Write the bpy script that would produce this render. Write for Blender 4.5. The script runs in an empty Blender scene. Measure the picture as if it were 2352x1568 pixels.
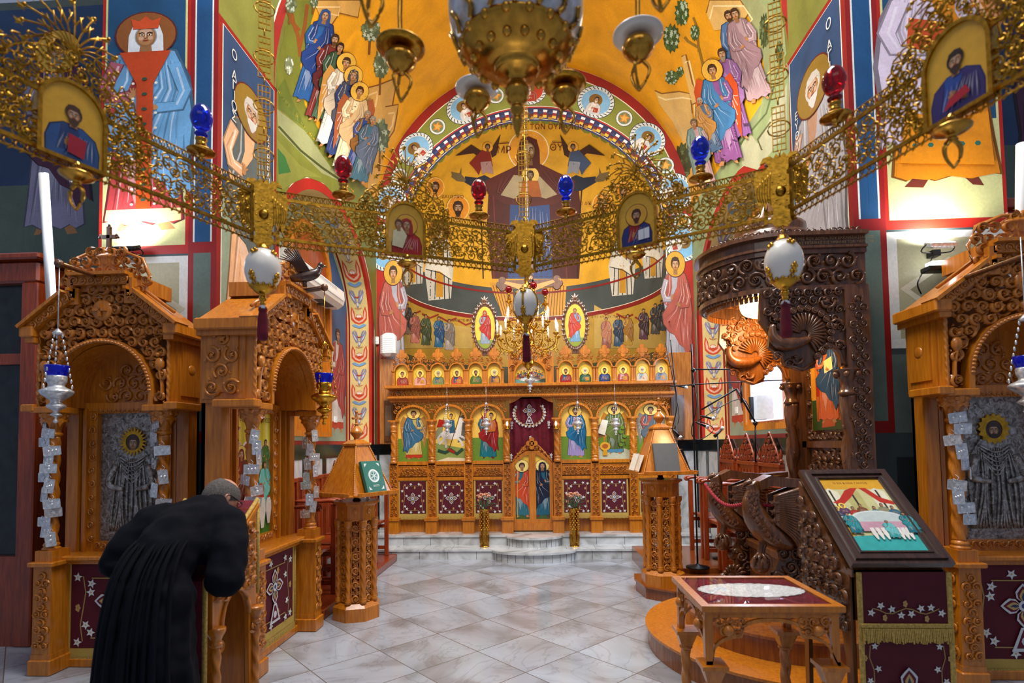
import bpy, math, random
from math import sin, cos, tan, pi, radians, sqrt, atan2, hypot
from mathutils import Vector, Matrix
from mathutils.geometry import tessellate_polygon
random.seed(7)
S = bpy.context.scene
COL = S.collection
# ---------------------------------------------------------------- camera
F = 1250.0; EYE = 1.75
PIT = radians(2.5); YC = 1020 - F*tan(PIT)
cd = bpy.data.cameras.new('camera'); cam = bpy.data.objects.new('camera', cd); COL.objects.link(cam)
RM = Matrix.Rotation(radians(3.0), 3, 'Z') @ Matrix.Rotation(pi/2+PIT, 3, 'X') @ Matrix.Rotation(radians(-0.8), 3, 'Z')
cam.matrix_world = Matrix.Translation((0, 0, EYE)) @ RM.to_4x4()
cd.sensor_width = 36; cd.lens = 36*F/2352; cd.shift_y = (YC-784)/2352
cd.clip_start = 0.05; cd.clip_end = 200
cd.dof.use_dof = True; cd.dof.focus_distance = 7.5; cd.dof.aperture_fstop = 2.4
S.camera = cam
S.view_settings.view_transform = 'Standard'; S.view_settings.look = 'None'; S.view_settings.gamma = 1
S.view_settings.use_curve_mapping = False; S.view_settings.exposure = 0.22
# ---------------------------------------------------------------- world and big lights
w = bpy.data.worlds.new('world'); S.world = w; w.use_nodes = True
bg = w.node_tree.nodes['Background']; bg.inputs[0].default_value = (0.62, 0.72, 1.0, 1); bg.inputs[1].default_value = 0.26
def light(name, kind, loc, energy, col=(1, 1, 1), size=1.0, sizey=None, look=None, spot=None, rad=None):
    l = bpy.data.lights.new(name, kind); o = bpy.data.objects.new(name, l); COL.objects.link(o)
    o.location = loc; l.energy = energy; l.color = col
    if kind == 'AREA':
        l.size = size
        if sizey: l.shape = 'RECTANGLE'; l.size_y = sizey
    if rad is not None: l.shadow_soft_size = rad
    if spot: l.spot_size = spot; l.spot_blend = 0.6
    if look: o.rotation_euler = (Vector(look)-Vector(loc)).to_track_quat('-Z', 'Y').to_euler()
    return o
light('nave_daylight', 'AREA', (-0.1, -2.5, 6.5), 50, (1.0, 0.95, 0.88), 5, 3, look=(-0.1, 7, 2.6))
light('dome_daylight', 'AREA', (-0.1, 3.2, 8.6), 620, (1.0, 0.96, 0.92), 3.5, 3, look=(-0.1, 7, 1.5))
light('right_window_daylight', 'AREA', (2.55, 7.4, 2.9), 55, (0.6, 0.78, 1.0), 1.0, 1.4, look=(-1, 6.6, 0))
light('left_window_daylight', 'AREA', (-3.1, 7.5, 3.2), 14, (1.0, 0.9, 0.78), 1.0, 1.4, look=(1, 7.5, 1))
light('screen_fill_right', 'AREA', (1.5, 6.2, 6.4), 60, (1.0, 0.93, 0.8), 1.2, 0.8, look=(-0.3, 9.2, 1.8))  # added fill to keep the icon screen bright; no window stands here
light('screen_fill_left', 'AREA', (-1.7, 6.2, 6.4), 60, (1.0, 0.93, 0.8), 1.2, 0.8, look=(0.3, 9.2, 1.8))  # matching added fill from the left, also without a window
light('vault_fill', 'AREA', (-0.1, 6.6, 4.6), 70, (1.0, 0.88, 0.66), 1.6, 1.6, look=(-0.1, 7.6, 8.4))  # unseen lamp added to brighten the painted vault
light('conch_fill', 'AREA', (-0.1, 9.75, 4.3), 34, (1.0, 0.9, 0.75), 2.4, 0.6, look=(-0.1, 11.2, 6.2))  # unseen fill added behind the screen to brighten the conch

# ---------------------------------------------------------------- pixel -> plane
def ray(px, py):
    return RM @ Vector(((px-1176)/F, (YC-py)/F, -1.0))
def W(px, py, X=None, Y=None, Z=None):
    d = ray(px, py)
    t = Y/d[1] if Y is not None else (X/d[0] if X is not None else (Z-EYE)/d[2])
    return Vector((d[0]*t, d[1]*t, EYE+d[2]*t))
# ---------------------------------------------------------------- colour / materials
def hx(s):
    if not isinstance(s, str): return s
    r = [int(s[i:i+2], 16)/255 for i in (0, 2, 4)]
    return tuple((c/12.92 if c <= .04045 else ((c+.055)/1.055)**2.4) for c in r)
def mixc(a, b, t):
    a = hx(a); b = hx(b); return tuple(a[i]*(1-t)+b[i]*t for i in range(3))
def lit(c, t=.4): return mixc(c, (1, 1, 1), t)
def drk(c, t=.5): return mixc(c, (0, 0, 0), t)
MATS = {}
def nodes(name, rough=.5, metal=0, spec=.5, coat=0):
    m = bpy.data.materials.new(name); m.use_nodes = True; MATS[name] = m
    n = m.node_tree.nodes; b = n['Principled BSDF']
    b.inputs['Roughness'].default_value = rough; b.inputs['Metallic'].default_value = metal
    b.inputs['Specular IOR Level'].default_value = spec; b.inputs['Coat Weight'].default_value = coat
    b.inputs['Coat Roughness'].default_value = .12
    return m, n, m.node_tree.links, b
def bump(n, l, b, src, strength=.3, dist=.005):
    bp = n.new('ShaderNodeBump'); bp.inputs['Strength'].default_value = strength; bp.inputs['Distance'].default_value = dist
    l.new(src, bp.inputs['Height']); l.new(bp.outputs[0], b.inputs['Normal'])
def ramp(n, l, src, stops):
    r = n.new('ShaderNodeValToRGB'); e = r.color_ramp.elements
    while len(e) < len(stops): e.new(.5)
    for i, (p, c) in enumerate(stops): e[i].position = p; e[i].color = (*hx(c), 1)
    l.new(src, r.inputs[0]); return r.outputs[0]
def noise(n, l, scale=5, detail=4, sc=(1, 1, 1), dist=0, coord='Object', rot=(0, 0, 0)):
    tc = n.new('ShaderNodeTexCoord'); mp = n.new('ShaderNodeMapping'); mp.inputs['Scale'].default_value = sc; mp.inputs['Rotation'].default_value = rot
    t = n.new('ShaderNodeTexNoise'); t.inputs['Scale'].default_value = scale; t.inputs['Detail'].default_value = detail; t.inputs['Distortion'].default_value = dist
    l.new(tc.outputs[coord], mp.inputs[0]); l.new(mp.outputs[0], t.inputs[0]); return t.outputs[0]
def plain(name, col, rough=.5, metal=0, var=.25, scale=20, bs=0, coat=0, spec=.5):
    m, n, l, b = nodes(name, rough, metal, spec, coat)
    f = noise(n, l, scale)
    c1 = hx(col); l.new(ramp(n, l, f, [(.3, drk(col, var)), (.7, tuple(min(1, q*(1+var*.5)) for q in c1))]), b.inputs['Base Color'])
    if bs: bump(n, l, b, f, bs)
    return m
def wood(name, a, c, rough=.35, coat=.4):
    m, n, l, b = nodes(name, rough, 0, .5, coat)
    f = noise(n, l, 6, 5, (7, 7, .7), .6)
    f2 = noise(n, l, 2.2, 2)
    mx = n.new('ShaderNodeMix'); mx.data_type = 'RGBA'; mx.blend_type = 'MULTIPLY'; mx.inputs[0].default_value = .35
    l.new(ramp(n, l, f, [(.3, a), (.7, c)]), mx.inputs[6]); l.new(f2, mx.inputs[7]); l.new(mx.outputs[2], b.inputs['Base Color'])
    bump(n, l, b, f, .15, .002)
    return m
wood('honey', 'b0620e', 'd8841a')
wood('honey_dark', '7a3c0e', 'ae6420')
wood('walnut', '4a2a14', '7a4a26', .3, .5)
wood('walnut_black', '2c1810', '4a2e1e', .3, .5)
wood('redwood', '7c2c0e', 'a8441a', .3, .4)
wood('floorwood', '7a3a14', '9c5622', .25, .5)
wood('pinewall', '9a5a1e', 'd08a3c', .4, .2)
plain('gold', 'cf9a34', .24, 1, .35, 30)
plain('gold_leaf', 'bc8c2e', .3, 1, .4, 60, .3)
plain('silver', 'dcdfe2', .28, .65, .35, 40, .3)
plain('brass', 'c9953c', .2, 1, .3, 40)
plain('iron', '18181a', .4, .3)
plain('white_plastic', 'e8e8e4', .35, 0, .05)
plain('chalk', 'e6e2d8', .4, 0, .08, 8, 0, .6)
plain('velvet', '6a0420', .85, 0, .4, 25, .2)
plain('rope_red', '8a0a22', .8, 0, .3, 40, .4)
plain('cassock', '0c0e16', .9, 0, .15, 60, .08, 0, .12)
plain('skin', 'c48e78', .5, 0, .15, 30)
plain('hair_grey', '5a5450', .85, 0, .6, 160, .6)
plain('gold_fringe', 'c0a050', .6, .3, .4, 90, .4)
plain('lace', 'd8dadc', .8, 0, .35, 70, .5)
plain('leafgreen', '2e5a34', .6, 0, .4, 30)
plain('rose_petal', 'e8a888', .6, 0, .25, 30)
plain('black_marble', '1c2426', .15, 0, .6, 9)
plain('dark_iron', '2a2a2c', .4, .8)
plain('page', 'e8e2d2', .7, 0, .1)
plain('book_grey', '4a525c', .5, 0, .1)
plain('book_green', '1e6a5a', .5, 0, .12)
plain('card_white', 'dfe6ee', .5, 0, .1)
def glassm(name, col, rough=.03):
    m, n, l, b = nodes(name, rough, 0, .5, 0)
    b.inputs['Base Color'].default_value = (*hx(col), 1); b.inputs['Transmission Weight'].default_value = 1.0 if name == 'clear_glass' else .75; b.inputs['IOR'].default_value = 1.45
glassm('blue_glass', '0a2ce0'); glassm('red_glass', 'a00618'); glassm('clear_glass', 'f4f8fa')
def emis(name, col, e):
    m, n, l, b = nodes(name); b.inputs['Base Color'].default_value = (*hx(col), 1)
    b.inputs['Emission Color'].default_value = (*hx(col), 1); b.inputs['Emission Strength'].default_value = e
def paneglass():
    m_, n, l, b = nodes('pane_glass'); o = n['Material Output']; t = n.new('ShaderNodeBsdfTransparent'); g = n.new('ShaderNodeBsdfGlossy'); g.inputs['Roughness'].default_value = .02; f = n.new('ShaderNodeFresnel'); f.inputs[0].default_value = 1.5; mx = n.new('ShaderNodeMixShader')
    l.new(f.outputs[0], mx.inputs[0]); l.new(t.outputs[0], mx.inputs[1]); l.new(g.outputs[0], mx.inputs[2]); l.new(mx.outputs[0], o.inputs[0])
paneglass()
emis('lamp_glow', 'ffd79a', 14); emis('flood_glow', 'ffffff', 8); emis('tube_glow', 'e6eeff', 2.2); emis('bulb_glow', 'ffe2b0', 5)
emis('window_glow', 'd8d4ff', 1.6)
def paintmat(name, rough, coat=0, var=.28, scale=3.0, metal=0, bs=.1, fine=40):
    m, n, l, b = nodes(name, rough, metal, .4, coat)
    at = n.new('ShaderNodeVertexColor'); at.layer_name = 'Col'
    f = noise(n, l, scale, 8, dist=.8); f2 = noise(n, l, fine, 4)
    r = ramp(n, l, f, [(.3, (1-var,)*3), (.62, (1, 1, 1))]); r2 = ramp(n, l, f2, [(.3, (.88,)*3), (.65, (1, 1, 1))])
    m1 = n.new('ShaderNodeMix'); m1.data_type = 'RGBA'; m1.blend_type = 'MULTIPLY'; m1.inputs[0].default_value = 1
    m2 = n.new('ShaderNodeMix'); m2.data_type = 'RGBA'; m2.blend_type = 'MULTIPLY'; m2.inputs[0].default_value = 1
    l.new(at.outputs[0], m1.inputs[6]); l.new(r, m1.inputs[7]); l.new(m1.outputs[2], m2.inputs[6]); l.new(r2, m2.inputs[7])
    l.new(m2.outputs[2], b.inputs['Base Color']); bump(n, l, b, f2, bs, .003)
paintmat('fresco', .5, 0, .26, 2.2)
paintmat('icon_paint', .3, .3, .12, 5, 0, .02)
paintmat('embroidery', .7, 0, .1, 10, 0, .3, 200)
def marble_floor():
    m, n, l, b = nodes('marble_floor', .16, 0, .5, .3)
    tc = n.new('ShaderNodeTexCoord'); mp = n.new('ShaderNodeMapping'); mp.inputs['Rotation'].default_value = (0, 0, radians(45)); mp.inputs['Location'].default_value = (0.1309, 0.0737, 0)
    br = n.new('ShaderNodeTexBrick'); br.offset = 0.0; br.inputs['Scale'].default_value = 1.0; br.inputs['Brick Width'].default_value = .596; br.inputs['Row Height'].default_value = .596
    br.inputs['Mortar Size'].default_value = .004; br.inputs['Color1'].default_value = (.2, .2, .2, 1); br.inputs['Color2'].default_value = (.8, .8, .8, 1); br.inputs['Mortar'].default_value = (0, 0, 0, 1)
    l.new(tc.outputs['Object'], mp.inputs[0]); l.new(mp.outputs[0], br.inputs[0])
    va = n.new('ShaderNodeVectorMath'); va.operation = 'ADD'; sc = n.new('ShaderNodeVectorMath'); sc.operation = 'SCALE'; sc.inputs['Scale'].default_value = 9
    l.new(br.outputs['Color'], sc.inputs[0]); l.new(tc.outputs['Object'], va.inputs[0]); l.new(sc.outputs[0], va.inputs[1])
    t = n.new('ShaderNodeTexNoise'); t.inputs['Scale'].default_value = 1.1; t.inputs['Detail'].default_value = 9; t.inputs['Distortion'].default_value = 1.2
    l.new(va.outputs[0], t.inputs[0])
    c = ramp(n, l, t.outputs[0], [(.2, '6e7074'), (.4, '8c8e94'), (.5, 'a0a6b0'), (.75, 'b0bac8')])
    v = n.new('ShaderNodeTexNoise'); v.inputs['Scale'].default_value = 1.3; v.inputs['Detail'].default_value = 6; v.inputs['Distortion'].default_value = 3
    l.new(va.outputs[0], v.inputs[0])
    r3 = ramp(n, l, v.outputs[0], [(.475, (1, 1, 1)), (.5, (.55, .52, .5)), (.525, (1, 1, 1))])
    m1 = n.new('ShaderNodeMix'); m1.data_type = 'RGBA'; m1.blend_type = 'MULTIPLY'; m1.inputs[0].default_value = .4
    l.new(c, m1.inputs[6]); l.new(r3, m1.inputs[7])
    m2 = n.new('ShaderNodeMix'); m2.data_type = 'RGBA'; l.new(br.outputs['Fac'], m2.inputs[0]); l.new(m1.outputs[2], m2.inputs[6]); m2.inputs[7].default_value = (.13, .11, .1, 1)
    l.new(m2.outputs[2], b.inputs['Base Color'])
marble_floor()
def marble(name, a, c):
    m, n, l, b = nodes(name, .2, 0, .5, .2)
    f = noise(n, l, 2.2, 9, dist=2)
    l.new(ramp(n, l, f, [(.3, a), (.5, c), (.75, lit(c, .3))]), b.inputs['Base Color'])
marble('marble_white', '8f8f8c', 'bcc0c2')
def relief_silver():
    m, n, l, b = nodes('relief_silver', .36, .7, .5)
    f = noise(n, l, 26, 6, dist=1.2)
    l.new(ramp(n, l, f, [(.3, '5a5450'), (.55, 'a09c96'), (.8, 'd0d4dc')]), b.inputs['Base Color']); bump(n, l, b, f, .9, .01)
relief_silver()
# ---------------------------------------------------------------- mesh builder
def cmr(P, m_=3):
    """smooth a short polyline of tuples"""
    out = []; n = len(P)
    for i in range(n-1):
        a, b, c, d = P[max(i-1, 0)], P[i], P[i+1], P[min(i+2, n-1)]
        for k in range(m_):
            t = k/m_; out.append(tuple(.5*((2*b[j])+(-a[j]+c[j])*t+(2*a[j]-5*b[j]+4*c[j]-d[j])*t*t+(-a[j]+3*b[j]-3*c[j]+d[j])*t**3) for j in range(len(b))))
    out.append(tuple(P[-1])); return out
class MB:
    def __init__(s): s.V = []; s.Fc = []; s.MI = []; s.C = []; s.SM = []; s.mats = []; s.T = Matrix.Identity(4); s.cm = 0; s.cc = (1, 1, 1); s.sm = False
    def mat(s, name):
        if name not in s.mats: s.mats.append(name)
        s.cm = s.mats.index(name); return s
    def add(s, vs, fs, smooth=None, col=None):
        b = len(s.V); T = s.T
        s.V.extend([(T @ Vector(v))[:] for v in vs])
        sm = s.sm if smooth is None else smooth; c = s.cc if col is None else hx(col)
        for f in fs: s.Fc.append([i+b for i in f]); s.MI.append(s.cm); s.C.append(c); s.SM.append(sm)
        return s
    def box(s, c, d, rz=0, bev=0, T=None):
        x, y, z = d[0]/2, d[1]/2, d[2]/2; R = Matrix.Translation(c) @ Matrix.Rotation(rz, 4, 'Z')
        if T is not None: R = T
        if bev and min(x, y, z) > bev:
            pr = [(x-bev, -y), (x, -y+bev), (x, y-bev), (x-bev, y), (-x+bev, y), (-x, y-bev), (-x, -y+bev), (-x+bev, -y)]
            q = [(x-bev, -y+bev)]*1
            vs = []
            for zz, k in ((-z, bev), (-z+bev, 0), (z-bev, 0), (z, bev)):
                for (a, b2) in pr: vs.append((R @ Vector((a-(k if a > 0 else -k)*(1 if k else 0), b2-(k if b2 > 0 else -k), zz)))[:])
            fs = [list(range(7, -1, -1)), [24+i for i in range(8)]]
            for k in range(3):
                for i in range(8): j = (i+1) % 8; fs.append([k*8+i, k*8+j, k*8+8+j, k*8+8+i])
            return s.add(vs, fs, False)
        vs = [(R @ Vector((a*x, b*y, e*z)))[:] for e in (-1, 1) for b in (-1, 1) for a in (-1, 1)]
        return s.add(vs, [(0, 2, 3, 1), (4, 5, 7, 6), (0, 1, 5, 4), (2, 6, 7, 3), (0, 4, 6, 2), (1, 3, 7, 5)], False)
    def bx(s, x0, x1, y0, y1, z0, z1, bev=0): return s.box(((x0+x1)/2, (y0+y1)/2, (z0+z1)/2), (abs(x1-x0), abs(y1-y0), abs(z1-z0)), 0, bev)
    def lathe(s, c, prof, n=20, ax='Z', smooth=True, cap=True, tw=None, sq=1.0):
        if smooth and 5 <= len(prof) <= 24: prof = [(max(r_, .0008), z_) for r_, z_ in cmr(prof)]
        vs = []; fs = []
        for (r, z) in prof:
            for i in range(n):
                a = 2*pi*i/n; rr = r
                if tw: rr = r*(1+tw[0]*cos(tw[1]*a+tw[2]*z))
                v = (rr*cos(a), rr*sin(a)*sq, z)
                if ax == 'Y': v = (v[0], v[2], v[1])
                if ax == 'X': v = (v[2], v[0], v[1])
                vs.append((v[0]+c[0], v[1]+c[1], v[2]+c[2]))
        m = len(prof)
        for k in range(m-1):
            for i in range(n): j = (i+1) % n; fs.append((k*n+i, k*n+j, (k+1)*n+j, (k+1)*n+i))
        if cap: fs.append(list(range(n-1, -1, -1))); fs.append([(m-1)*n+i for i in range(n)])
        return s.add(vs, fs, smooth)
    def ball(s, c, r, n=14, sz=None):
        rx, ry, rz = (r, r, r) if sz is None else sz
        vs = [(c[0], c[1], c[2]-rz)]; m = max(5, n//2)
        for k in range(1, m):
            p = -pi/2+pi*k/m
            for i in range(n): a = 2*pi*i/n; vs.append((c[0]+rx*cos(p)*cos(a), c[1]+ry*cos(p)*sin(a), c[2]+rz*sin(p)))
        vs.append((c[0], c[1], c[2]+rz)); fs = []
        for i in range(n): fs.append((0, 1+(i+1) % n, 1+i))
        for k in range(m-2):
            for i in range(n): j = (i+1) % n; fs.append((1+k*n+i, 1+k*n+j, 1+(k+1)*n+j, 1+(k+1)*n+i))
        L = len(vs)-1; o = 1+(m-2)*n
        for i in range(n): fs.append((o+i, o+(i+1) % n, L))
        return s.add(vs, fs, True)
    def tube(s, P, r, n=6, smooth=True, flat=1.0, up=None):
        if 3 <= len(P) <= 7:
            q_ = [tuple(p)+((r[k] if isinstance(r, (list, tuple)) else r),) for k, p in enumerate(P)]; q_ = cmr(q_, 4); P = [x[:3] for x in q_]; r = [max(x[3], .0005) for x in q_]
        P = [Vector(p) for p in P]; vs = []; fs = []; m = len(P)
        u0 = Vector(up) if up else None
        for k, p in enumerate(P):
            t = (P[min(k+1, m-1)]-P[max(k-1, 0)]); t = t.normalized() if t.length > 1e-9 else Vector((0, 0, 1))
            ref = u0 if u0 is not None else (Vector((0, 0, 1)) if abs(t.z) < .9 else Vector((1, 0, 0)))
            a = t.cross(ref)
            if a.length < 1e-6: a = t.orthogonal()
            a.normalize(); b = a.cross(t); rr = r[k] if isinstance(r, (list, tuple)) else r
            for i in range(n): g = 2*pi*i/n; vs.append(p+a*rr*cos(g)+b*rr*flat*sin(g))
        for k in range(m-1):
            for i in range(n): j = (i+1) % n; fs.append((k*n+i, k*n+j, (k+1)*n+j, (k+1)*n+i))
        fs.append(list(range(n-1, -1, -1))); fs.append([(m-1)*n+i for i in range(n)])
        return s.add(vs, fs, smooth)
    def prism(s, pts, y0, y1, hole=None, fr=None, sides=True):
        """outline in (x,z), extruded y0..y1; fr maps (x,y,z)"""
        loops = [[Vector((p[0], p[1], 0)) for p in pts]]
        if hole: loops.append([Vector((p[0], p[1], 0)) for p in hole])
        tr = tessellate_polygon(loops); allp = list(pts)+(list(hole) if hole else []); n = len(allp)
        g = fr or (lambda x, y, z: (x, y, z))
        vs = [g(p[0], y0, p[1]) for p in allp]+[g(p[0], y1, p[1]) for p in allp]
        fs = [tuple(t) for t in tr]+[tuple(i+n for i in reversed(t)) for t in tr]
        st = 0
        for L in ([len(pts)]+([len(hole)] if hole else [])):
            for i in range(L): a = st+i; b = st+(i+1) % L; fs.append((a, b, b+n, a+n))
            st += L
        return s.add(vs, fs, False)
    def build(s, name, mat=None, parent=None, loc=None):
        me = bpy.data.meshes.new(name); me.from_pydata(s.V, [], s.Fc)
        if not s.mats: s.mats = [mat]
        for k, m in enumerate(s.mats): me.materials.append(MATS[m if m else mat])
        me.polygons.foreach_set('material_index', s.MI); me.polygons.foreach_set('use_smooth', s.SM)
        if any(m in ('fresco', 'icon_paint', 'embroidery') for m in s.mats):
            ca = me.color_attributes.new('Col', 'FLOAT_COLOR', 'CORNER'); buf = []
            for f, c in zip(s.Fc, s.C):
                for _ in f: buf += [c[0], c[1], c[2], 1.0]
            ca.data.foreach_set('color', buf)
        me.update()
        o = bpy.data.objects.new(name, me); COL.objects.link(o)
        if parent: o.parent = parent
        if loc: o.location = loc
        return o
def thing(name, label, cat, loc=(0, 0, 0), rz=0, group=None, rx=0):
    o = bpy.data.objects.new(name, None); COL.objects.link(o); o.location = loc; o.rotation_euler = (rx, 0, rz); o.empty_display_size = .1
    return tag(o, label, cat, group)
def tag(o, label, cat, group=None):
    o['label'] = label; o['category'] = cat
    if group: o['group'] = group
    return o
def struct(o): o['kind'] = 'structure'; return o
def copy_tree(o, parent=None):
    c = o.copy(); COL.objects.link(c)
    if parent: c.parent = parent
    for ch in o.children: copy_tree(ch, c)
    return c
def m(name): b = MB(); b.mat(name); return b
def arc(cx, cz, r, a0, a1, n=16, rz=None):
    return [(cx+r*cos(radians(a0+(a1-a0)*i/n)), cz+(rz or r)*sin(radians(a0+(a1-a0)*i/n))) for i in range(n+1)]
# ---------------------------------------------------------------- carving: scrolls, leaves, grapes in (x,z), relief towards -y
def inside(pt, poly):
    x, y = pt; c = False; j = len(poly)-1
    for i in range(len(poly)):
        a = poly[i]; b = poly[j]
        if (a[1] > y) != (b[1] > y) and x < (b[0]-a[0])*(y-a[1])/(b[1]-a[1])+a[0]: c = not c
        j = i
    return c
def carve(mb, test, box, cell, y=0, d=.02, fr=None, kinds='slgf', th=.11, seed=1, inset=.42):
    rnd = random.Random(seed); g = fr or (lambda x, yy, z: (x, yy, z))
    x0, x1, z0, z1 = box; nx = max(1, round((x1-x0)/cell)); nz = max(1, round((z1-z0)/(cell*.88))); cx = (x1-x0)/nx; cz = (z1-z0)/nz
    if not callable(test):
        if test is None: tf = lambda p: True
        else: pl = test; tf = lambda p: inside(p, pl)
    else: tf = test
    k = 0
    for j in range(nz):
        for i in range(nx):
            x = x0+(i+.5)*cx; z = z0+(j+.5)*cz
            if nz > 1 and j % 2: x += cx*.5
            R = min(cx, cz)*.52; e = R*.9*inset*2
            if x+R*.5 > x1: continue
            if not (tf((x, z)) and tf((x+e*.7, z)) and tf((x-e*.7, z)) and tf((x, z+e*.7)) and tf((x, z-e*.7))): continue
            k += 1; kd = kinds[(i*2+j+k % 2) % len(kinds)]; hand = 1 if (i+j) % 2 else -1; a0 = rnd.random()*6.28
            # stem curl round every cell
            vs = []; fs = []; N = 17
            for q in range(N):
                t = q/(N-1); a = a0+hand*t*7.6; r = R*(1.02-.72*t); ww = R*th*(1.25-.6*t)
                for (dr, dy) in ((-ww, -d*.35), (0, -d*(1-.2*t)), (ww, -d*.35)): vs.append(g(x+(r+dr)*cos(a), y+dy, z+(r+dr)*sin(a)))
            for q in range(N-1):
                for p in (0, 1): b = q*3+p; fs.append((b, b+1, b+4, b+3))
            mb.add(vs, fs, True)
            if kd == 'g':
                for (gx, gz) in ((-.22, .22), (.0, .26), (.22, .2), (-.12, .02), (.12, .02), (0, -.2)):
                    pyr(mb, g, x+gx*R, z+gz*R, R*.15, y, d*1.1, 5)
            elif kd == 'f':
                for q in range(6):
                    a = q*pi/3+a0; pyr(mb, g, x+.3*R*cos(a), z+.3*R*sin(a), R*.2, y, d, 4)
                pyr(mb, g, x, z, R*.17, y, d*1.3, 5)
            else:
                leaf(mb, g, x, z, R*(.62 if kd == 'l' else .42), a0, y, d*1.1)
            for q in range(2):
                a = a0+q*3.1+1.1; leaf(mb, g, x+R*1.02*cos(a), z+R*1.02*sin(a), R*.3, a, y, d*.8, 3)
def pyr(mb, g, x, z, r, y, d, n=5):
    vs = [g(x+r*cos(6.283*i/n), y-d*.2, z+r*sin(6.283*i/n)) for i in range(n)]+[g(x+r*.5*cos(6.283*i/n), y-d*.9, z+r*.5*sin(6.283*i/n)) for i in range(n)]+[g(x, y-d, z)]
    fs = [(i, (i+1) % n, n+(i+1) % n, n+i) for i in range(n)]+[(n+i, n+(i+1) % n, 2*n) for i in range(n)]
    mb.add(vs, fs, True)
def leaf(mb, g, x, z, r, a0, y, d, n=5):
    pts = []
    for i in range(2*n):
        a = a0+pi*i/n; rr = r if i % 2 == 0 else r*.45; pts.append(g(x+rr*cos(a), y-d*(.3 if i % 2 == 0 else .62), z+rr*sin(a)))
    pts.append(g(x, y-d*.72, z)); fs = [(i, (i+1) % (2*n), 2*n) for i in range(2*n)]; mb.add(pts, fs, False)
def frieze(mb, x0, x1, z0, z1, y, d, fr=None, seed=1, th=.16):
    h = z1-z0; L = x1-x0
    if min(h, L) > .11: return carve(mb, None, (x0, x1, z0, z1), min(h, L)*.52, y, d, fr, 'lgsf', th+.02, seed, .2)
    if L >= h: carve(mb, None, (x0, x1, z0, z1), h*1.1, y, d, fr, 'lgsf', th, seed)
    else: carve(mb, None, (x0, x1, z0, z1), L*1.1, y, d, fr, 'lgsf', th, seed)
def beads(mb, x0, x1, z, y, r, fr=None):
    g = fr or (lambda x, yy, zz: (x, yy, zz)); n = max(2, int(abs(x1-x0)/(r*2.3)))
    for i in range(n): pyr(mb, g, x0+(x1-x0)*(i+.5)/n, z, r, y, r*1.3, 5)
def twist(mb, c, r, z0, z1, n=16, tw=(.16, 3, None), seg=None):
    seg = seg or max(10, int((z1-z0)/(r*.35))); k = tw[2] or 2.0/r
    prof = [(r, z0+(z1-z0)*i/seg) for i in range(seg+1)]; mb.lathe((c[0], c[1], 0), prof, n, tw=(tw[0], tw[1], k))
def frame_fn(o, ux, n):
    """local (x,y,z): x along ux, y along n (into the wall), z up"""
    o = Vector(o); ux = Vector(ux); n = Vector(n)
    return lambda x, y, z: o+ux*x+n*y+Vector((0, 0, z))

def wpart(mb, name, K, mat=None, par=None):
    """mesh written in world coordinates, child of the empty K"""
    o = mb.build(name, mat, par or K)
    if par is None: o.matrix_parent_inverse = (Matrix.Translation(K.location) @ K.rotation_euler.to_matrix().to_4x4()).inverted()
    return o
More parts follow.
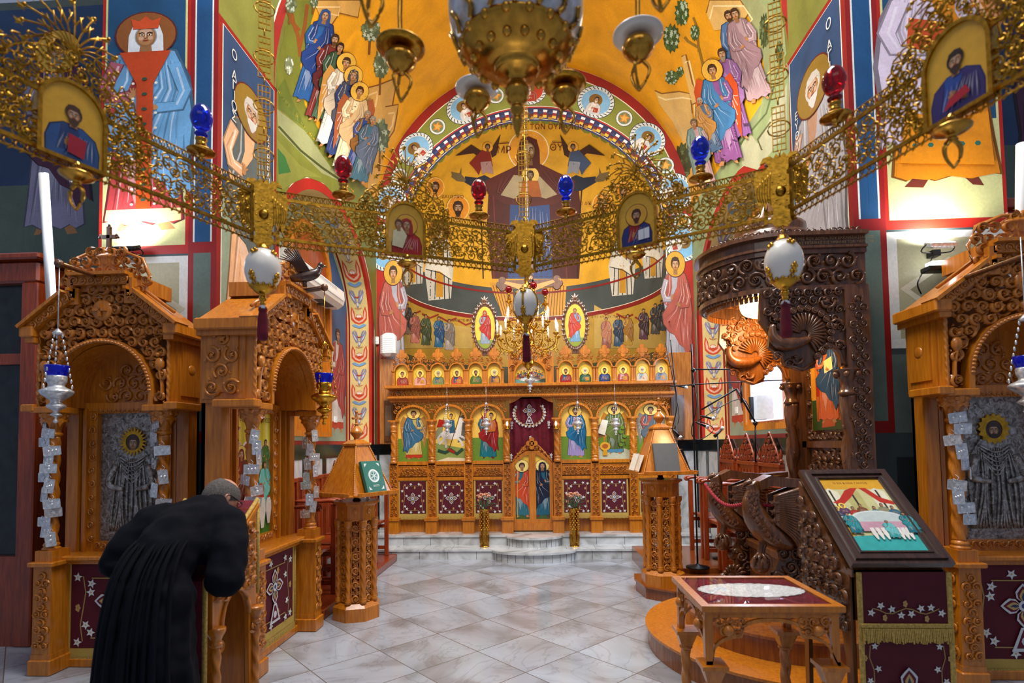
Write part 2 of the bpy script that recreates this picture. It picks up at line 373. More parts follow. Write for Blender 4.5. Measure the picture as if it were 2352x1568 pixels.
# ---------------------------------------------------------------- flat painting on a surface: fn(u, v, lift) -> point
class Paint:
    def __init__(s, mb, fn, L=None, eps=.00015): s.mb = mb; s.fn = fn; s.L = L; s.e = eps; s.k = 1; s.kx = lambda u, v: (u, v)
    def poly(s, pts, col, k=None):
        pts = [s.kx(*p) for p in pts]
        k = s.k if k is None else k; s.k += 1 if k == s.k else 0
        tr = tessellate_polygon([[Vector((p[0], p[1], 0)) for p in pts]]); P = [tuple(p[:2]) for p in pts]; T = [tuple(t) for t in tr]
        if s.L:
            for _ in range(7):
                mid = {}; N = []; any_ = False
                def md(a, b):
                    key = (min(a, b), max(a, b))
                    if key in mid: return mid[key]
                    if hypot(P[a][0]-P[b][0], P[a][1]-P[b][1]) > s.L: P.append(((P[a][0]+P[b][0])/2, (P[a][1]+P[b][1])/2)); mid[key] = len(P)-1
                    else: mid[key] = -1
                    return mid[key]
                for (a, b, c) in T:
                    x, y, z = md(a, b), md(b, c), md(c, a); q = (x >= 0)+(y >= 0)+(z >= 0)
                    if q == 0: N.append((a, b, c)); continue
                    any_ = True
                    if q == 3: N += [(a, x, z), (x, b, y), (z, y, c), (x, y, z)]
                    elif q == 2:
                        if x < 0: a, b, c, x, y, z = b, c, a, y, z, x; 
                        if x >= 0 and y < 0: a, b, c, x, y, z = c, a, b, z, x, y
                        if z >= 0 and x >= 0 and y < 0: a, b, c, x, y, z = c, a, b, z, x, y
                        # x,y split, z not
                        N += [(x, b, y), (a, x, y), (a, y, c)]
                    else:
                        if y >= 0: a, b, c, x = b, c, a, y
                        elif z >= 0: a, b, c, x = c, a, b, z
                        N += [(a, x, c), (x, b, c)]
                T = N
                if not any_: break
        s.mb.add([s.fn(p[0], p[1], s.e*k) for p in P], T, False, col); return s
    def ell(s, cx, cy, rx, ry, col, n=18, rot=0, a0=0, a1=360, k=None):
        c, q = cos(rot), sin(rot); P = []
        for i in range(n if a1-a0 >= 360 else n+1):
            a = radians(a0+(a1-a0)*i/n); x = rx*cos(a); y = ry*sin(a); P.append((cx+x*c-y*q, cy+x*q+y*c))
        return s.poly(P, col, k)
    def line(s, pts, w, col, k=None, taper=False):
        L = []; R = []; n = len(pts)
        for i, p in enumerate(pts):
            a = pts[max(i-1, 0)]; b = pts[min(i+1, n-1)]; dx = b[0]-a[0]; dy = b[1]-a[1]; d = hypot(dx, dy) or 1
            ww = w*(.5 if not taper else .5*(1-.85*abs(2*i/(n-1)-1))); L.append((p[0]-dy/d*ww, p[1]+dx/d*ww)); R.append((p[0]+dy/d*ww, p[1]-dx/d*ww))
        kk = s.k if k is None else k
        for i in range(n-1): s.poly([L[i], L[i+1], R[i+1], R[i]], col, kk)
        if k is None: s.k = kk+1
        return s
    def ring(s, cx, cy, rx, ry, w, col, n=24, a0=0, a1=360):
        return s.line([(cx+rx*cos(radians(a0+(a1-a0)*i/n)), cy+ry*sin(radians(a0+(a1-a0)*i/n))) for i in range(n+1)], w, col)
    def grid(s, u0, u1, v0, v1, col, k=None): return s.poly([(u0, v0), (u1, v0), (u1, v1), (u0, v1)], col, k)
    def sub(s, ox, oy, sx, sy, rot=0, shear=0):
        p = Paint(s.mb, s.fn, s.L, s.e); b = s.kx; c, q = cos(rot), sin(rot)
        p.kx = lambda u, v: b(ox+(u*sx+v*shear)*c-v*sy*q, oy+(u*sx+v*shear)*q+v*sy*c); p.k = s.k; return p
SK = 'b8804e'
def face(p, x, y, r, skin=SK, hair='3a2415', beard=None, veil=None, halo='e0b040', hl=True, crown=None, turn=0):
    """head of half-height r; up is +v"""
    if halo: p.ell(x, y+.1*r, 2.0*r, 2.0*r, '5a1a10', 24); p.ell(x, y+.1*r, 1.9*r, 1.9*r, halo, 24)
    if veil:
        p.poly([(x-1.15*r, y-1.8*r), (x-1.1*r, y), (x-.8*r, y+1.05*r), (x, y+1.38*r), (x+.8*r, y+1.05*r), (x+1.1*r, y), (x+1.15*r, y-1.8*r)], veil)
        p.ell(x+turn*r*.2, y-.05*r, .72*r, .95*r, drk(veil, .6), 16); hair = None
    if hair: p.ell(x, y+.22*r, .88*r, 1.0*r, hair, 16)
    p.poly([(x-.34*r, y-.6*r), (x+.34*r, y-.6*r), (x+.42*r, y-1.5*r), (x-.42*r, y-1.5*r)], drk(skin, .35))
    t = turn*.2*r
    p.ell(x+t, y-.08*r, .64*r, .88*r, drk(skin, .45), 16); p.ell(x+t, y-.02*r, .56*r, .78*r, drk(skin, .15), 16); p.ell(x+t, y+.38*r, .4*r, .24*r, lit(skin, .16), 12)
    for q in (-1, 1): p.ell(x+t+q*.26*r, y+.07*r, .2*r, .14*r, drk(skin, .42), 8); p.ell(x+t+q*.3*r, y-.2*r, .17*r, .2*r, lit(skin, .14), 8)
    if beard: p.poly([(x+t-.62*r, y-.1*r), (x+t-.4*r, y-.5*r), (x+t, y-.38*r), (x+t+.4*r, y-.5*r), (x+t+.62*r, y-.1*r), (x+t+.5*r, y-.85*r), (x+t+.1*r, y-1.4*r), (x+t-.1*r, y-1.4*r), (x+t-.5*r, y-.85*r)], beard)
    if hair: p.poly([(x-.85*r, y+.25*r), (x-.6*r, y+.55*r), (x+.6*r, y+.55*r), (x+.85*r, y+.25*r), (x+.6*r, y+1.05*r), (x, y+1.25*r), (x-.6*r, y+1.05*r)], hair)
    for q in (-1, 1):
        p.line([(x+t+q*.08*r, y+.22*r), (x+t+q*.26*r, y+.3*r), (x+t+q*.44*r, y+.2*r)], .08*r, '24140c')
        p.ell(x+t+q*.25*r, y+.08*r, .13*r, .07*r, 'e8d8b8', 8); p.ell(x+t+q*.24*r, y+.08*r, .06*r, .07*r, '1a0e08', 6)
    p.line([(x+t+.0*r, y+.3*r), (x+t+.0*r, y-.16*r)], .1*r, lit(skin, .22)); p.line([(x+t+.07*r, y+.2*r), (x+t+.1*r, y-.16*r), (x+t-.06*r, y-.22*r)], .05*r, drk(skin, .6))
    p.line([(x+t-.16*r, y-.4*r), (x+t+.16*r, y-.4*r)], .09*r, '8a2a1a')
    if crown: p.poly([(x-.8*r, y+.6*r), (x-.95*r, y+1.5*r), (x-.4*r, y+1.25*r), (x, y+1.7*r), (x+.4*r, y+1.25*r), (x+.95*r, y+1.5*r), (x+.8*r, y+.6*r)], crown)
def folds(p, pts, col, n=5, w=.012):
    """pts: top edge (2 points) and bottom edge (2 points); soft painted drapery in three tones"""
    p.k += 1; kk = p.k; n = int(n*1.9)
    (a, b), (c, d), (e, f), (g, h) = pts; sp = hypot(c-a, d-b)+hypot(g-e, h-f)
    for i in range(n):
        t = (i+.5)/n; x0 = a+(c-a)*t; y0 = b+(d-b)*t; x1 = e+(g-e)*t; y1 = f+(h-f)*t; L = []; s_ = sin(i*2.3)
        t0 = .12*abs(sin(i*1.7)); t1 = 1-.2*abs(sin(i*2.9))
        for j in range(5): q = t0+(t1-t0)*j/4; L.append((x0+(x1-x0)*q+sp*.018*s_*sin(q*5+i), y0+(y1-y0)*q))
        tone = (drk(col, .42), lit(col, .22), drk(col, .25), lit(col, .38))[i % 4]; p.line(L, w*(1.25, 1.0, .8, .6)[i % 4], tone, k=kk+(i % 2), taper=True)
    p.k = kk+2
def hand(p, x, y, r, skin=SK, a=0):
    p.ell(x, y, r, r*.75, skin, 8, a)
    for i in range(4): b = a+(-.5+i*.33); p.line([(x+.7*r*cos(b), y+.7*r*sin(b)), (x+2.0*r*cos(b), y+2.0*r*sin(b))], .34*r, skin)
    p.line([(x, y+.3*r), (x+1.1*r*cos(a+1.2), y+1.1*r*sin(a+1.2))], .36*r, skin)
def saint(P, x, y, h, robe, mantle, rot=0, wide=1.0, flip=1, wings=None, book=None, staff=None, bare=True, veil=None, blessing=True, hem=None, **kw):
    """standing figure, base at (x,y), height h"""
    p = P.sub(x, y, h*wide*flip, h, rot)
    if wings:
        for q in (-1, 1):
            p.poly([(q*.06, .78), (q*.17, .86), (q*.22, .74), (q*.21, .5), (q*.17, .22), (q*.13, .4), (q*.08, .6)], wings)
            for i in range(4): p.line([(q*(.1+.02*i), .76-.04*i), (q*(.15+.018*i), .36+.09*i)], .01, lit(wings, .35))
    for q, fx in ((-1, -.055), (1, .06)): p.poly([(fx-.02, .05), (fx+.02, .05), (fx+.02+q*.03, .005), (fx-.018+q*.02, 0)], SK if bare else '6a2a1a')
    R0 = [(-.1, .82), (-.05, .85), (.05, .85), (.1, .82), (.125, .6), (.105, .42), (.125, .2), (.135, .05), (.1, .03), (.07, .05), (.03, .028), (-.02, .05), (-.06, .03), (-.1, .055), (-.135, .045), (-.12, .2), (-.105, .42), (-.13, .6)]
    p.poly([(q_[0]*1.06, q_[1]-.004 if q_[1] < .1 else q_[1]+.004) for q_ in R0], drk(robe, .72)); p.poly(R0, robe)
    folds(p, ((-.05, .6), (.06, .6), (-.12, .06), (.12, .06)), robe, 8, .011)
    p.poly([(-.07, .3), (-.02, .42), (.0, .3), (-.03, .12)], lit(robe, .18)); p.poly([(.03, .26), (.06, .36), (.075, .26), (.055, .12)], drk(robe, .2))
    if hem: p.poly([(-.135, .05), (-.13, .1), (.128, .1), (.13, .045), (.05, .03), (0, .045), (-.06, .03)], hem)
    if mantle:
        M0 = [(.03, .848), (.1, .828), (.145, .7), (.165, .5), (.15, .3), (.165, .16), (.13, .2), (.1, .13), (.07, .22), (.02, .25), (-.03, .33), (-.08, .35), (-.14, .42), (-.15, .5), (-.06, .6), (.01, .72)]
        p.poly([(q_[0]*1.07+.002, (q_[1]-.5)*1.02+.5) for q_ in M0], drk(mantle, .72)); p.poly(M0, mantle)
        p.k += 1; kk = p.k
        for i in range(9):
            t = i/8; L = [(.04+.06*t, .8-.02*t), (.05+.075*t, .66-.02*t), (-.02+.13*t, .53-.04*t), (-.13+.24*t, .46-.2*t)]
            p.line(L, .011-.003*(i % 2), (drk(mantle, .42), lit(mantle, .3), drk(mantle, .22))[i % 3], k=kk+i % 2, taper=True)
        p.k = kk+2; folds(p, ((.02, .45), (.15, .45), (.04, .25), (.15, .18)), mantle, 3, .01)
        p.poly([(-.1, .82), (-.045, .848), (-.04, .72), (-.09, .56), (-.145, .6), (-.14, .72)], drk(mantle, .2)); p.line([(-.06, .83), (-.065, .7), (-.11, .58)], .008, lit(mantle, .3)); p.line([(-.09, .8), (-.11, .68), (-.13, .62)], .006, drk(mantle, .6))
    sl_ = mixc(robe, mantle or robe, .15)
    p.line([(-.1, .785), (-.14, .68), (-.125, .62), (-.055, .625)], .056, drk(sl_, .6)); p.line([(-.1, .785), (-.138, .68), (-.122, .622), (-.055, .625)], .046, sl_); p.line([(-.095, .77), (-.125, .67), (-.1, .63), (-.06, .632)], .009, lit(robe, .35)); p.line([(-.11, .75), (-.145, .67), (-.12, .61)], .007, drk(robe, .4))
    mr_ = mantle or robe; p.line([(.1, .77), (.14, .64), (.12, .57), (.04, .565)], .052, drk(mr_, .6)); p.line([(.1, .77), (.138, .64), (.118, .572), (.04, .567)], .043, mr_); p.line([(.11, .75), (.135, .64), (.11, .575)], .008, lit(mr_, .3))
    if staff: p.line([(-.08, 0), (-.07, 1.0)], .012, staff)
    if book: p.poly([(-.02, .54), (.09, .57), (.08, .7), (-.03, .67)], book); p.line([(-.02, .54), (.09, .57)], .01, 'e8e0c8')
    hand(p, -.045, .63, .017, a=1.3 if blessing else .2); hand(p, .03, .57, .017, a=2.6)
    face(p, 0, .905, .055, veil=veil, **kw)
def bust(P, x, y, w, robe, mantle, book=None, **kw):
    """half figure filling width w from (x,y) up; height about 1.25 w"""
    p = P.sub(x, y, w, w)
    p.poly([(-.44, 0), (-.45, .3), (-.38, .54), (-.16, .68), (.16, .68), (.38, .54), (.45, .3), (.44, 0)], drk(robe, .7)); p.poly([(-.42, 0), (-.43, .3), (-.36, .52), (-.16, .66), (.16, .66), (.36, .52), (.43, .3), (.42, 0)], robe)
    folds(p, ((-.2, .55), (.2, .55), (-.35, .02), (.35, .02)), robe, 6, .026)
    if mantle:
        p.poly([(.08, .66), (.16, .66), (.36, .52), (.43, .3), (.42, 0), (-.38, 0), (-.3, .12), (0, .2), (.1, .4)], mantle)
        folds(p, ((.12, .6), (.34, .5), (-.2, .03), (.38, .03)), mantle, 7, .03); p.poly([(-.42, .0), (-.43, .3), (-.36, .52), (-.2, .62), (-.24, .3), (-.3, 0)], mantle)
    if book: p.poly([(.02, .1), (.3, .12), (.28, .4), (0, .38)], book)
    hand(p, -.1, .3, .055, a=1.2); hand(p, .12, .2, .05, a=2.4)
    face(p, 0, .86, .16, **kw)
def flower_white(p, x, y, r, a=0, c='d8dcdc'):
    P = []
    for i in range(10): b = a+pi*i/5; q = r if i % 2 == 0 else r*.45; P.append((x+q*cos(b), y+q*sin(b)))
    p.poly(P, c); p.ell(x, y, r*.2, r*.2, 'c8a860', 6)
def vine(p, pts, r, side=1):
    p.line(pts, r*.22, 'a88a50')
    n = len(pts)
    for i, (x, y) in enumerate(pts):
        q = side*(1 if i % 2 else -1); a = pts[max(i-1, 0)]; b = pts[min(i+1, n-1)]; dx = b[0]-a[0]; dy = b[1]-a[1]; d = hypot(dx, dy) or 1
        ox = -dy/d*r*1.1*q; oy = dx/d*r*1.1*q
        if i % 3 != 2: flower_white(p, x+ox, y+oy, r, i)
        else:
            for k in range(5): p.ell(x+ox+r*.3*cos(k*1.25), y+oy+r*.5*sin(k*1.25), r*.3, r*.34, 'b8935a', 6)
def cross_orn(p, x, y, r, col='c8ccd2', stand=False):
    for k in range(4):
        a = k*pi/2; q = p.sub(x, y, r, r, a)
        for c, s_ in ((col, 1), ('5a0a22', .78), ('b89860', .5), ('2a3a5a', .22)):
            q.poly([(.12, 0), (.35, .3*s_), (.62*(.5+.5*s_), .34*s_), (.8*(.5+.5*s_), .2*s_), (.5+.5*s_, 0), (.8*(.5+.5*s_), -.2*s_), (.62*(.5+.5*s_), -.34*s_), (.35, -.3*s_)], c)
        p.k = q.k
    p.ell(x, y, r*.24, r*.24, col, 10); p.ell(x, y, r*.12, r*.12, '2a3a6a', 8)
    if stand:
        p.poly([(x-.18*r, y-r*.95), (x+.18*r, y-r*.95), (x+.62*r, y-2.0*r), (x-.62*r, y-2.0*r)], col); p.poly([(x-.1*r, y-r*1.05), (x+.1*r, y-r*1.05), (x+.42*r, y-1.86*r), (x-.42*r, y-1.86*r)], '5a0a22')
        p.ell(x, y-1.55*r, .2*r, .2*r, col, 8)
def podea(p, w, h, stand=False, fringe=True, L=None, top=True):
    """embroidered cloth, centred on u, v 0..h"""
    p.grid(-w/2, w/2, 0, h, 'b89a48'); b = .04*min(w, h)+.008; p.grid(-w/2+b, w/2-b, b*2.2, h-b, '520219')
    r = .042*min(w, h)+.006; m_ = b+r*2.6
    n = max(5, int(h/(r*3.4)))
    for q in (-1, 1): vine(p, [(q*(w/2-m_+r*.5*sin(i*1.6)), m_+(h-2*m_)*i/(n-1)) for i in range(n)], r, q)
    n2 = max(4, int((w-2*m_)/(r*3)))
    vine(p, [(-w/2+m_*1.5+(w-3*m_)*i/(n2-1), h-m_*1.1) for i in range(n2)], r, 1); vine(p, [(-w/2+m_*1.5+(w-3*m_)*i/(n2-1), m_*1.2) for i in range(n2)], r, -1)
    cross_orn(p, 0, h*(.58 if stand else .5), min(w, h)*.2, stand=stand)
def fringe(mb, g, x0, x1, z, ln, d=.008, seed=2):
    """hanging threads, as one strip of narrow tapering cords"""
    rnd = random.Random(seed); n = max(6, int((x1-x0)/.009))
    for i in range(n):
        x = x0+(x1-x0)*(i+.5)/n; l_ = ln*(.85+.3*rnd.random()); q = (x1-x0)/n*.42; o = (rnd.random()-.5)*q
        mb.add([g(x-q, -d, z), g(x+q, -d, z), g(x+q*.7+o, -d*1.6, z-l_), g(x-q*.7+o, -d*1.6, z-l_), g(x-q, 0, z), g(x+q, 0, z), g(x+q*.7+o, -d*.4, z-l_), g(x-q*.7+o, -d*.4, z-l_)],
               [(0, 1, 2, 3), (4, 7, 6, 5), (0, 3, 7, 4), (1, 5, 6, 2), (3, 2, 6, 7)], False)
def text_tris(body, size, font_align='CENTER'):
    c = bpy.data.curves.new('t', 'FONT'); c.body = body; c.size = size; c.align_x = font_align; c.resolution_u = 2
    o = bpy.data.objects.new('t', c); me = o.to_mesh(); v = [tuple(x.co) for x in me.vertices]; f = [tuple(q.vertices) for q in me.polygons]
    o.to_mesh_clear(); bpy.data.objects.remove(o); bpy.data.curves.remove(c); return v, f
def write(p, body, x, y, size, col, rot=0, align='CENTER', k=None):
    """letters painted on the surface of painter p, up is +v in p's own frame"""
    v, f = text_tris(body, size, align); c, q = cos(rot), sin(rot); kk = p.k; p.k += 1
    if not v: return
    pts = [p.kx(x+a*c-b*q, y+a*q+b*c) for (a, b, _) in v]
    p.mb.add([p.fn(u, w_, p.e*kk) for (u, w_) in pts], f, False, col)
# ================================================================ THE ROOM
XL, XR = -2.87, 2.66; YP = 4.65; YA = 9.4; CX = -0.1; VR = 2.765; VZ = 5.72; AR = 2.33; AZ = 5.13; YV = 5.78
def shell(name, vs_fs_list, mat, col=(1, 1, 1)):
    b = m(mat); b.cc = hx(col)
    for v, f in vs_fs_list: b.add(v, f)
    o = b.build(name); return struct(o)
b = m('marble_floor'); b.add([(-7, -4, 0), (7, -4, 0), (7, 9.4, 0), (-7, 9.4, 0)], [(0, 1, 2, 3)]); struct(b.build('floor'))
def pxY(Y, sgn=-1): return lambda u, v, l: W(u, -v, Y=Y-l)
def pxX(X):
    s_ = 1 if X < 0 else -1
    return lambda u, v, l: W(u, -v, X=X+s_*l)
def pp(pts): return [(x, -y) for x, y in pts]
def vault(u, v, l):
    d = ray(u, -v); r = VR-l; ox = -CX; oz = EYE-VZ
    a = d.x**2+d.z**2; bb = 2*(ox*d.x+oz*d.z); c = ox*ox+oz*oz-r*r; D = bb*bb-4*a*c
    t = (-bb+sqrt(max(D, 0)))/(2*a); q = Vector((d.x*t, d.y*t, EYE+d.z*t))
    if q.z < VZ or D < 0:
        X = (XL+l) if d.x < 0 else (XR-l); t = X/d.x; q = Vector((d.x*t, d.y*t, EYE+d.z*t))
    return q
def conch(u, v, l):
    d = ray(u, -v); r = AR-l; o = Vector((-CX, -YA, EYE-AZ)); a = d.dot(d); bb = 2*o.dot(d); c = o.dot(o)-r*r; D = bb*bb-4*a*c
    t = (-bb+sqrt(max(D, 0)))/(2*a); q = Vector((d.x*t, d.y*t, EYE+d.z*t))
    if q.z < AZ:
        a = d.x**2+d.y**2; bb = 2*(-CX*d.x-YA*d.y); c = CX*CX+YA*YA-r*r; D = bb*bb-4*a*c
        t = (-bb+sqrt(max(D, 0)))/(2*a); q = Vector((d.x*t, d.y*t, EYE+d.z*t))
    return q
# ---------------- apse
b = m('fresco'); b.sm = True
n = 96; vs = []; fs = []
for i in range(n+1):
    a = pi*i/n
    for z in (0, 3.2, 4.44, AZ): vs.append((CX-AR*cos(a), YA+AR*sin(a), z))
for i in range(n):
    for k in range(3): q = i*4+k; fs.append((q, q+4, q+5, q+1))
for i, f in enumerate(fs): pass
b.add(vs, [f for i, f in enumerate(fs) if i % 3 == 0], True, '8a6a28')
b.add(vs, [f for i, f in enumerate(fs) if i % 3 == 1], True, 'b08a30')
b.add(vs, [f for i, f in enumerate(fs) if i % 3 == 2], True, '3c4444')
nv = 44; vs = []; fs = []
for k in range(nv+1):
    e = pi/2*k/nv
    for i in range(n+1): a = pi*i/n; vs.append((CX-AR*cos(a)*cos(e), YA+AR*sin(a)*cos(e), AZ+AR*sin(e)))
for k in range(nv):
    for i in range(n): q = k*(n+1)+i; fs.append((q, q+1, q+n+2, q+n+1))
b.add(vs, fs, True, 'cf9a24')
def band(z0, z1, c, dl):
    v = []; f = []
    for i in range(n+1):
        a = pi*i/n; v += [(CX-(AR-dl)*cos(a), YA+(AR-dl)*sin(a), z0), (CX-(AR-dl)*cos(a), YA+(AR-dl)*sin(a), z1)]
    for i in range(n): f.append((2*i, 2*i+2, 2*i+3, 2*i+1))
    b.add(v, f, True, c)
band(4.42, 4.50, '7a1210', .006); band(4.50, 4.512, 'e0d8c0', .007); band(AZ-.12, AZ-.08, '7a1210', .006); band(3.0, 3.42, '4a4a30', .005)
P = Paint(b, conch, 9, .00018); P.k = 12
# dark ground behind bishops on the apse wall is the base colour; Mother of God in the conch
P.ell(1214, -345, 47, 47, 'e8dcc0', 30); P.ell(1214, -345, 45, 45, 'd8942a', 30)
maro = '4a1a16'
P.poly(pp([(1130, 640), (1118, 520), (1122, 440), (1112, 418), (1160, 395), (1195, 375), (1238, 375), (1270, 398), (1325, 415), (1330, 440), (1338, 520), (1330, 640)]), maro)
P.poly(pp([(1166, 640), (1172, 470), (1190, 450), (1240, 450), (1262, 470), (1270, 640)]), '2f4a80'); folds(P.sub(1218, -560, 100, 170), ((-.4, .5), (.4, .5), (-.5, -.4), (.5, -.4)), '3a5690', 11, .03)
P.k += 2
for q in (-1, 1):
    X = lambda x: 1218+q*x
    P.poly([(X(60), -425), (X(105), -402), (X(122), -408), (X(150), -405), (X(152), -418), (X(118), -438), (X(80), -440)], '1e2636')
    P.poly([(X(148), -412), (X(158), -400), (X(158), -384), (X(163), -398), (X(182), -394), (X(180), -402), (X(182), -406), (X(168), -416), (X(150), -418)], '6a5a3a')
    P.poly([(X(20), -375), (X(55), -392), (X(104), -415), (X(98), -445), (X(60), -468), (X(0), -474), (X(0), -380)], '54201a')
    for i in range(7): P.line([(X(18+i*9), -385-i*4), (X(60+i*3), -430-i*2), (X(40-i*3), -466)], 1.6, '7a3a30' if i % 2 else '260c0a', taper=True)
    P.line([(X(118), -436), (X(112), -520), (X(108), -640)], 3, '2a0e0c'); P.line([(X(85), -450), (X(80), -540), (X(84), -640)], 3, '6a2c24')
P.poly(pp([(1180, 402), (1150, 448), (1180, 456), (1218, 446), (1254, 456), (1280, 446), (1240, 405)]), 'a89878'); P.ell(1218, -403, 20, 20, 'e0c060', 20); face(P, 1218, -403, 10, halo=None, skin='7a5a30')
P.poly(pp([(1200, 415), (1236, 415), (1244, 452), (1194, 452)]), 'a85a20')
face(P, 1214, -345, 23, veil='4a1a16', halo=None, skin='8a6638')
for q, rc in ((-1, '7a2018'), (1, '3a4a68')):
    X = lambda x: 1218+q*x
    P.poly([(X(95), -358), (X(135), -332), (X(172), -358), (X(130), -352), (X(104), -372)], '3a1e14'); P.poly([(X(78), -356), (X(68), -308), (X(82), -330), (X(92), -345), (X(88), -362)], '3a1e14')
    P.ell(X(98), -338, 12, 12, 'd89a30', 16)
    P.poly([(X(92), -348), (X(112), -345), (X(140), -375), (X(128), -388), (X(118), -402), (X(112), -385), (X(86), -382)], rc); P.poly([(X(90), -370), (X(115), -372), (X(110), -400), (X(100), -395), (X(84), -400)], lit(rc, .2)); face(P, X(98), -338, 7, halo=None, skin='7a5228')
write(P, 'Η ΠΛΑΤΥΤΕΡΑ ΤΩΝ ΟΥΡΑΝΩΝ', 1218, -297, 17, '5a140c'); write(P, 'ΜΡ', 1158, -352, 22, '5a140c'); write(P, 'ΘΥ', 1278, -346, 22, '5a140c')
P.line([(1146, -330), (1170, -328)], 2, '5a140c'); P.line([(1268, -326), (1292, -328)], 2, '5a140c')
# prophets and bishops low in the conch / on the wall
for (x, y, hh, rb, mt) in ((1052, -478, 14, '2c3a2a', None), (1000, -430, 11, '3a3030', None), (1385, -470, 13, '3a3030', None), (1432, -440, 11, '2c3a2a', None)):
    P.ell(x, y, hh*1.9, hh*2.1, 'e8c070', 20); P.ell(x, y, hh*1.75, hh*1.95, 'd08420', 20); face(P, x, y, hh, halo=None, beard='2a1a10', skin='8a6030')
write(P, 'ΔΑΙ Ο ΠΡΟ', 1040, -455, 10, '5a140c'); write(P, 'Ο ΔΙΚ', 1345, -470, 10, '5a140c')
P.k = 20
for (x, y0, y1, sc) in ((948, 655, 520, 1), (1010, 690, 530, 1.1), (1430, 680, 530, 1.1), (1500, 640, 520, 1)):
    p = P.sub(x, -y0, (y1-y0)*-1.0, (y0-y1)); c = 'b8b4a8'
    p.poly([(-.16, 0), (.16, .03), (.2, .5), (.1, .95), (-.1, .95), (-.22, .45)], c)
    for i in range(5): p.line([(-.1+i*.05, .9), (-.14+i*.07, .02)], .014, '20242c')
    p.poly([(-.05, .05), (.05, .05), (.05, .75), (-.05, .75)], 'b08028'); p.poly([(-.2, .45), (-.1, .7), (.12, .5), (.16, .3), (0, .42)], 'c8c4b8'); p.line([(-.2, .45), (0, .4), (.16, .3)], .012, '20242c')
    face(p, 0, 1.0, .08, halo='7a5418', beard='a8a090')
# communion of the apostles strip
for (x0, x1) in ((920, 1085), (1365, 1535)):
    P.poly(pp([(x0, 735), (x0, 700), ((x0+x1)/2, 742 if x0 < 1000 else 748), (x1, 752 if x0 < 1000 else 705), (x1, 800), (x0, 800)]), 'b89a50')
    for i in range(4): x = x0+(x1-x0)*(i+.2)/4; P.line([(x, -712-8*i), (x+18, -722-8*i), (x+38, -714-8*i)], 4, '8a2a18')
for i, (x, y, c, mt) in enumerate(((935, 770, '7a6a5a', '30343c'), (953, 790, 'c87a6a', 'a05a50'), (978, 795, '4a5a3a', '3a4a30'), (1008, 800, '2a6a90', '1e4a74'), (1032, 806, 'a89a90', '7a7068'), (1392, 802, '9a5a50', 'b87a60'), (1420, 798, '3a5a78', '2a3a50'), (1442, 795, 'b8923a', '9a6a2a'), (1478, 782, '5a3a48', '3a2a34'), (1505, 770, '4a4a4a', '303438'), (1520, 762, '2a4a5a', '203440'))):
    saint(P, x, -y, 76, c, mt, halo=None)
P.poly(pp([(1012, 740), (1040, 742), (1040, 800), (1012, 800)]), '7a8a88', k=19); P.poly(pp([(1405, 735), (1428, 737), (1428, 795), (1405, 795)]), '8a8a78', k=19)
write(P, 'ΛΑΒΕΤΕ ΦΑΓΕΤΕ', 1070, -738, 8, '5a140c'); write(P, 'ΠΙΕΤΕ ΕΞ ΑΥΤΟΥ ΠΑΝΤΕΣ', 1390, -730, 8, '5a140c')
# gold throne with open cross back behind the crucifix
P.poly(pp([(1124, 648), (1176, 655), (1186, 742), (1160, 740)]), 'c8902a', k=19); P.poly(pp([(1258, 655), (1302, 640), (1296, 735), (1250, 742)]), 'c8902a', k=19)
for i in range(6): P.line([(1132+i*7, -655), (1156+i*5, -735)], 1.5, '6a3a10', k=21); P.line([(1264+i*6, -655), (1256+i*7, -735)], 1.5, '6a3a10', k=21)
struct(b.build('wall_apse'))
# ---------------- arch wall with ring and medallions
b = m('fresco')
outer = [(XL, 0), (XL, VZ)]+[(CX+VR*cos(a), VZ+VR*sin(a)) for a in [pi-pi*i/40 for i in range(41)]]+[(XR, VZ), (XR, 0)]
inner = [(CX+AR, 0)]+[(CX+AR*cos(pi*i/40), AZ+AR*sin(pi*i/40)) for i in range(41)]+[(CX-AR, 0)]
b.cc = hx('7a8230'); b.prism(outer+inner, YA, YA+.25)
P = Paint(b, lambda u, v, l: Vector((u, YA-l, v)), .35, .0002)
def ringarc(P, cx, cz, r0, r1, a0, a1, col, n=40, k=None):
    pts = [(cx+r1*cos(radians(a0+(a1-a0)*i/n)), cz+r1*sin(radians(a0+(a1-a0)*i/n))) for i in range(n+1)]
    pts += [(cx+r0*cos(radians(a1-(a1-a0)*i/n)), cz+r0*sin(radians(a1-(a1-a0)*i/n))) for i in range(n+1)]
    P.poly(pts, col, k)
ringarc(P, CX, VZ, VR-.16, VR-.002, 0, 180, '8a1408'); ringarc(P, CX, VZ, VR-.175, VR-.16, 0, 180, 'e8e4d0')
for q in (-1, 1):
    xo = CX+q*VR; P.poly([(xo, 1.78), (xo-q*.16, 1.78), (xo-q*.16, VZ), (xo, VZ)], 'a81c0a')
    xa = xo-q*.17; xb = CX+q*(AR+.0); P.poly([(xa, 1.78), (xb, 1.78), (xb, 3.3), (xa, 3.3)], '8c9a88', k=2); P.poly([(xa, 3.3), (xb, 3.3), (xb, 5.0), (xa, 5.0)], '24406a', k=2); P.poly([(xa, 3.5), (xb, 3.2), (xb, 1.9), (xa, 1.9)], '8c9a88', k=3)
    saint(P.sub(0, 0, 1, 1), (xa+xb)/2, 2.9, 2.1, 'a8a8b4', 'b0584a', wide=.75, flip=q, halo='c89a30'); P.poly([(xb, 1.78), (xb-q*.02, 1.78), (xb-q*.02, 5.1), (xb, 5.1)], 'd8d4c0')
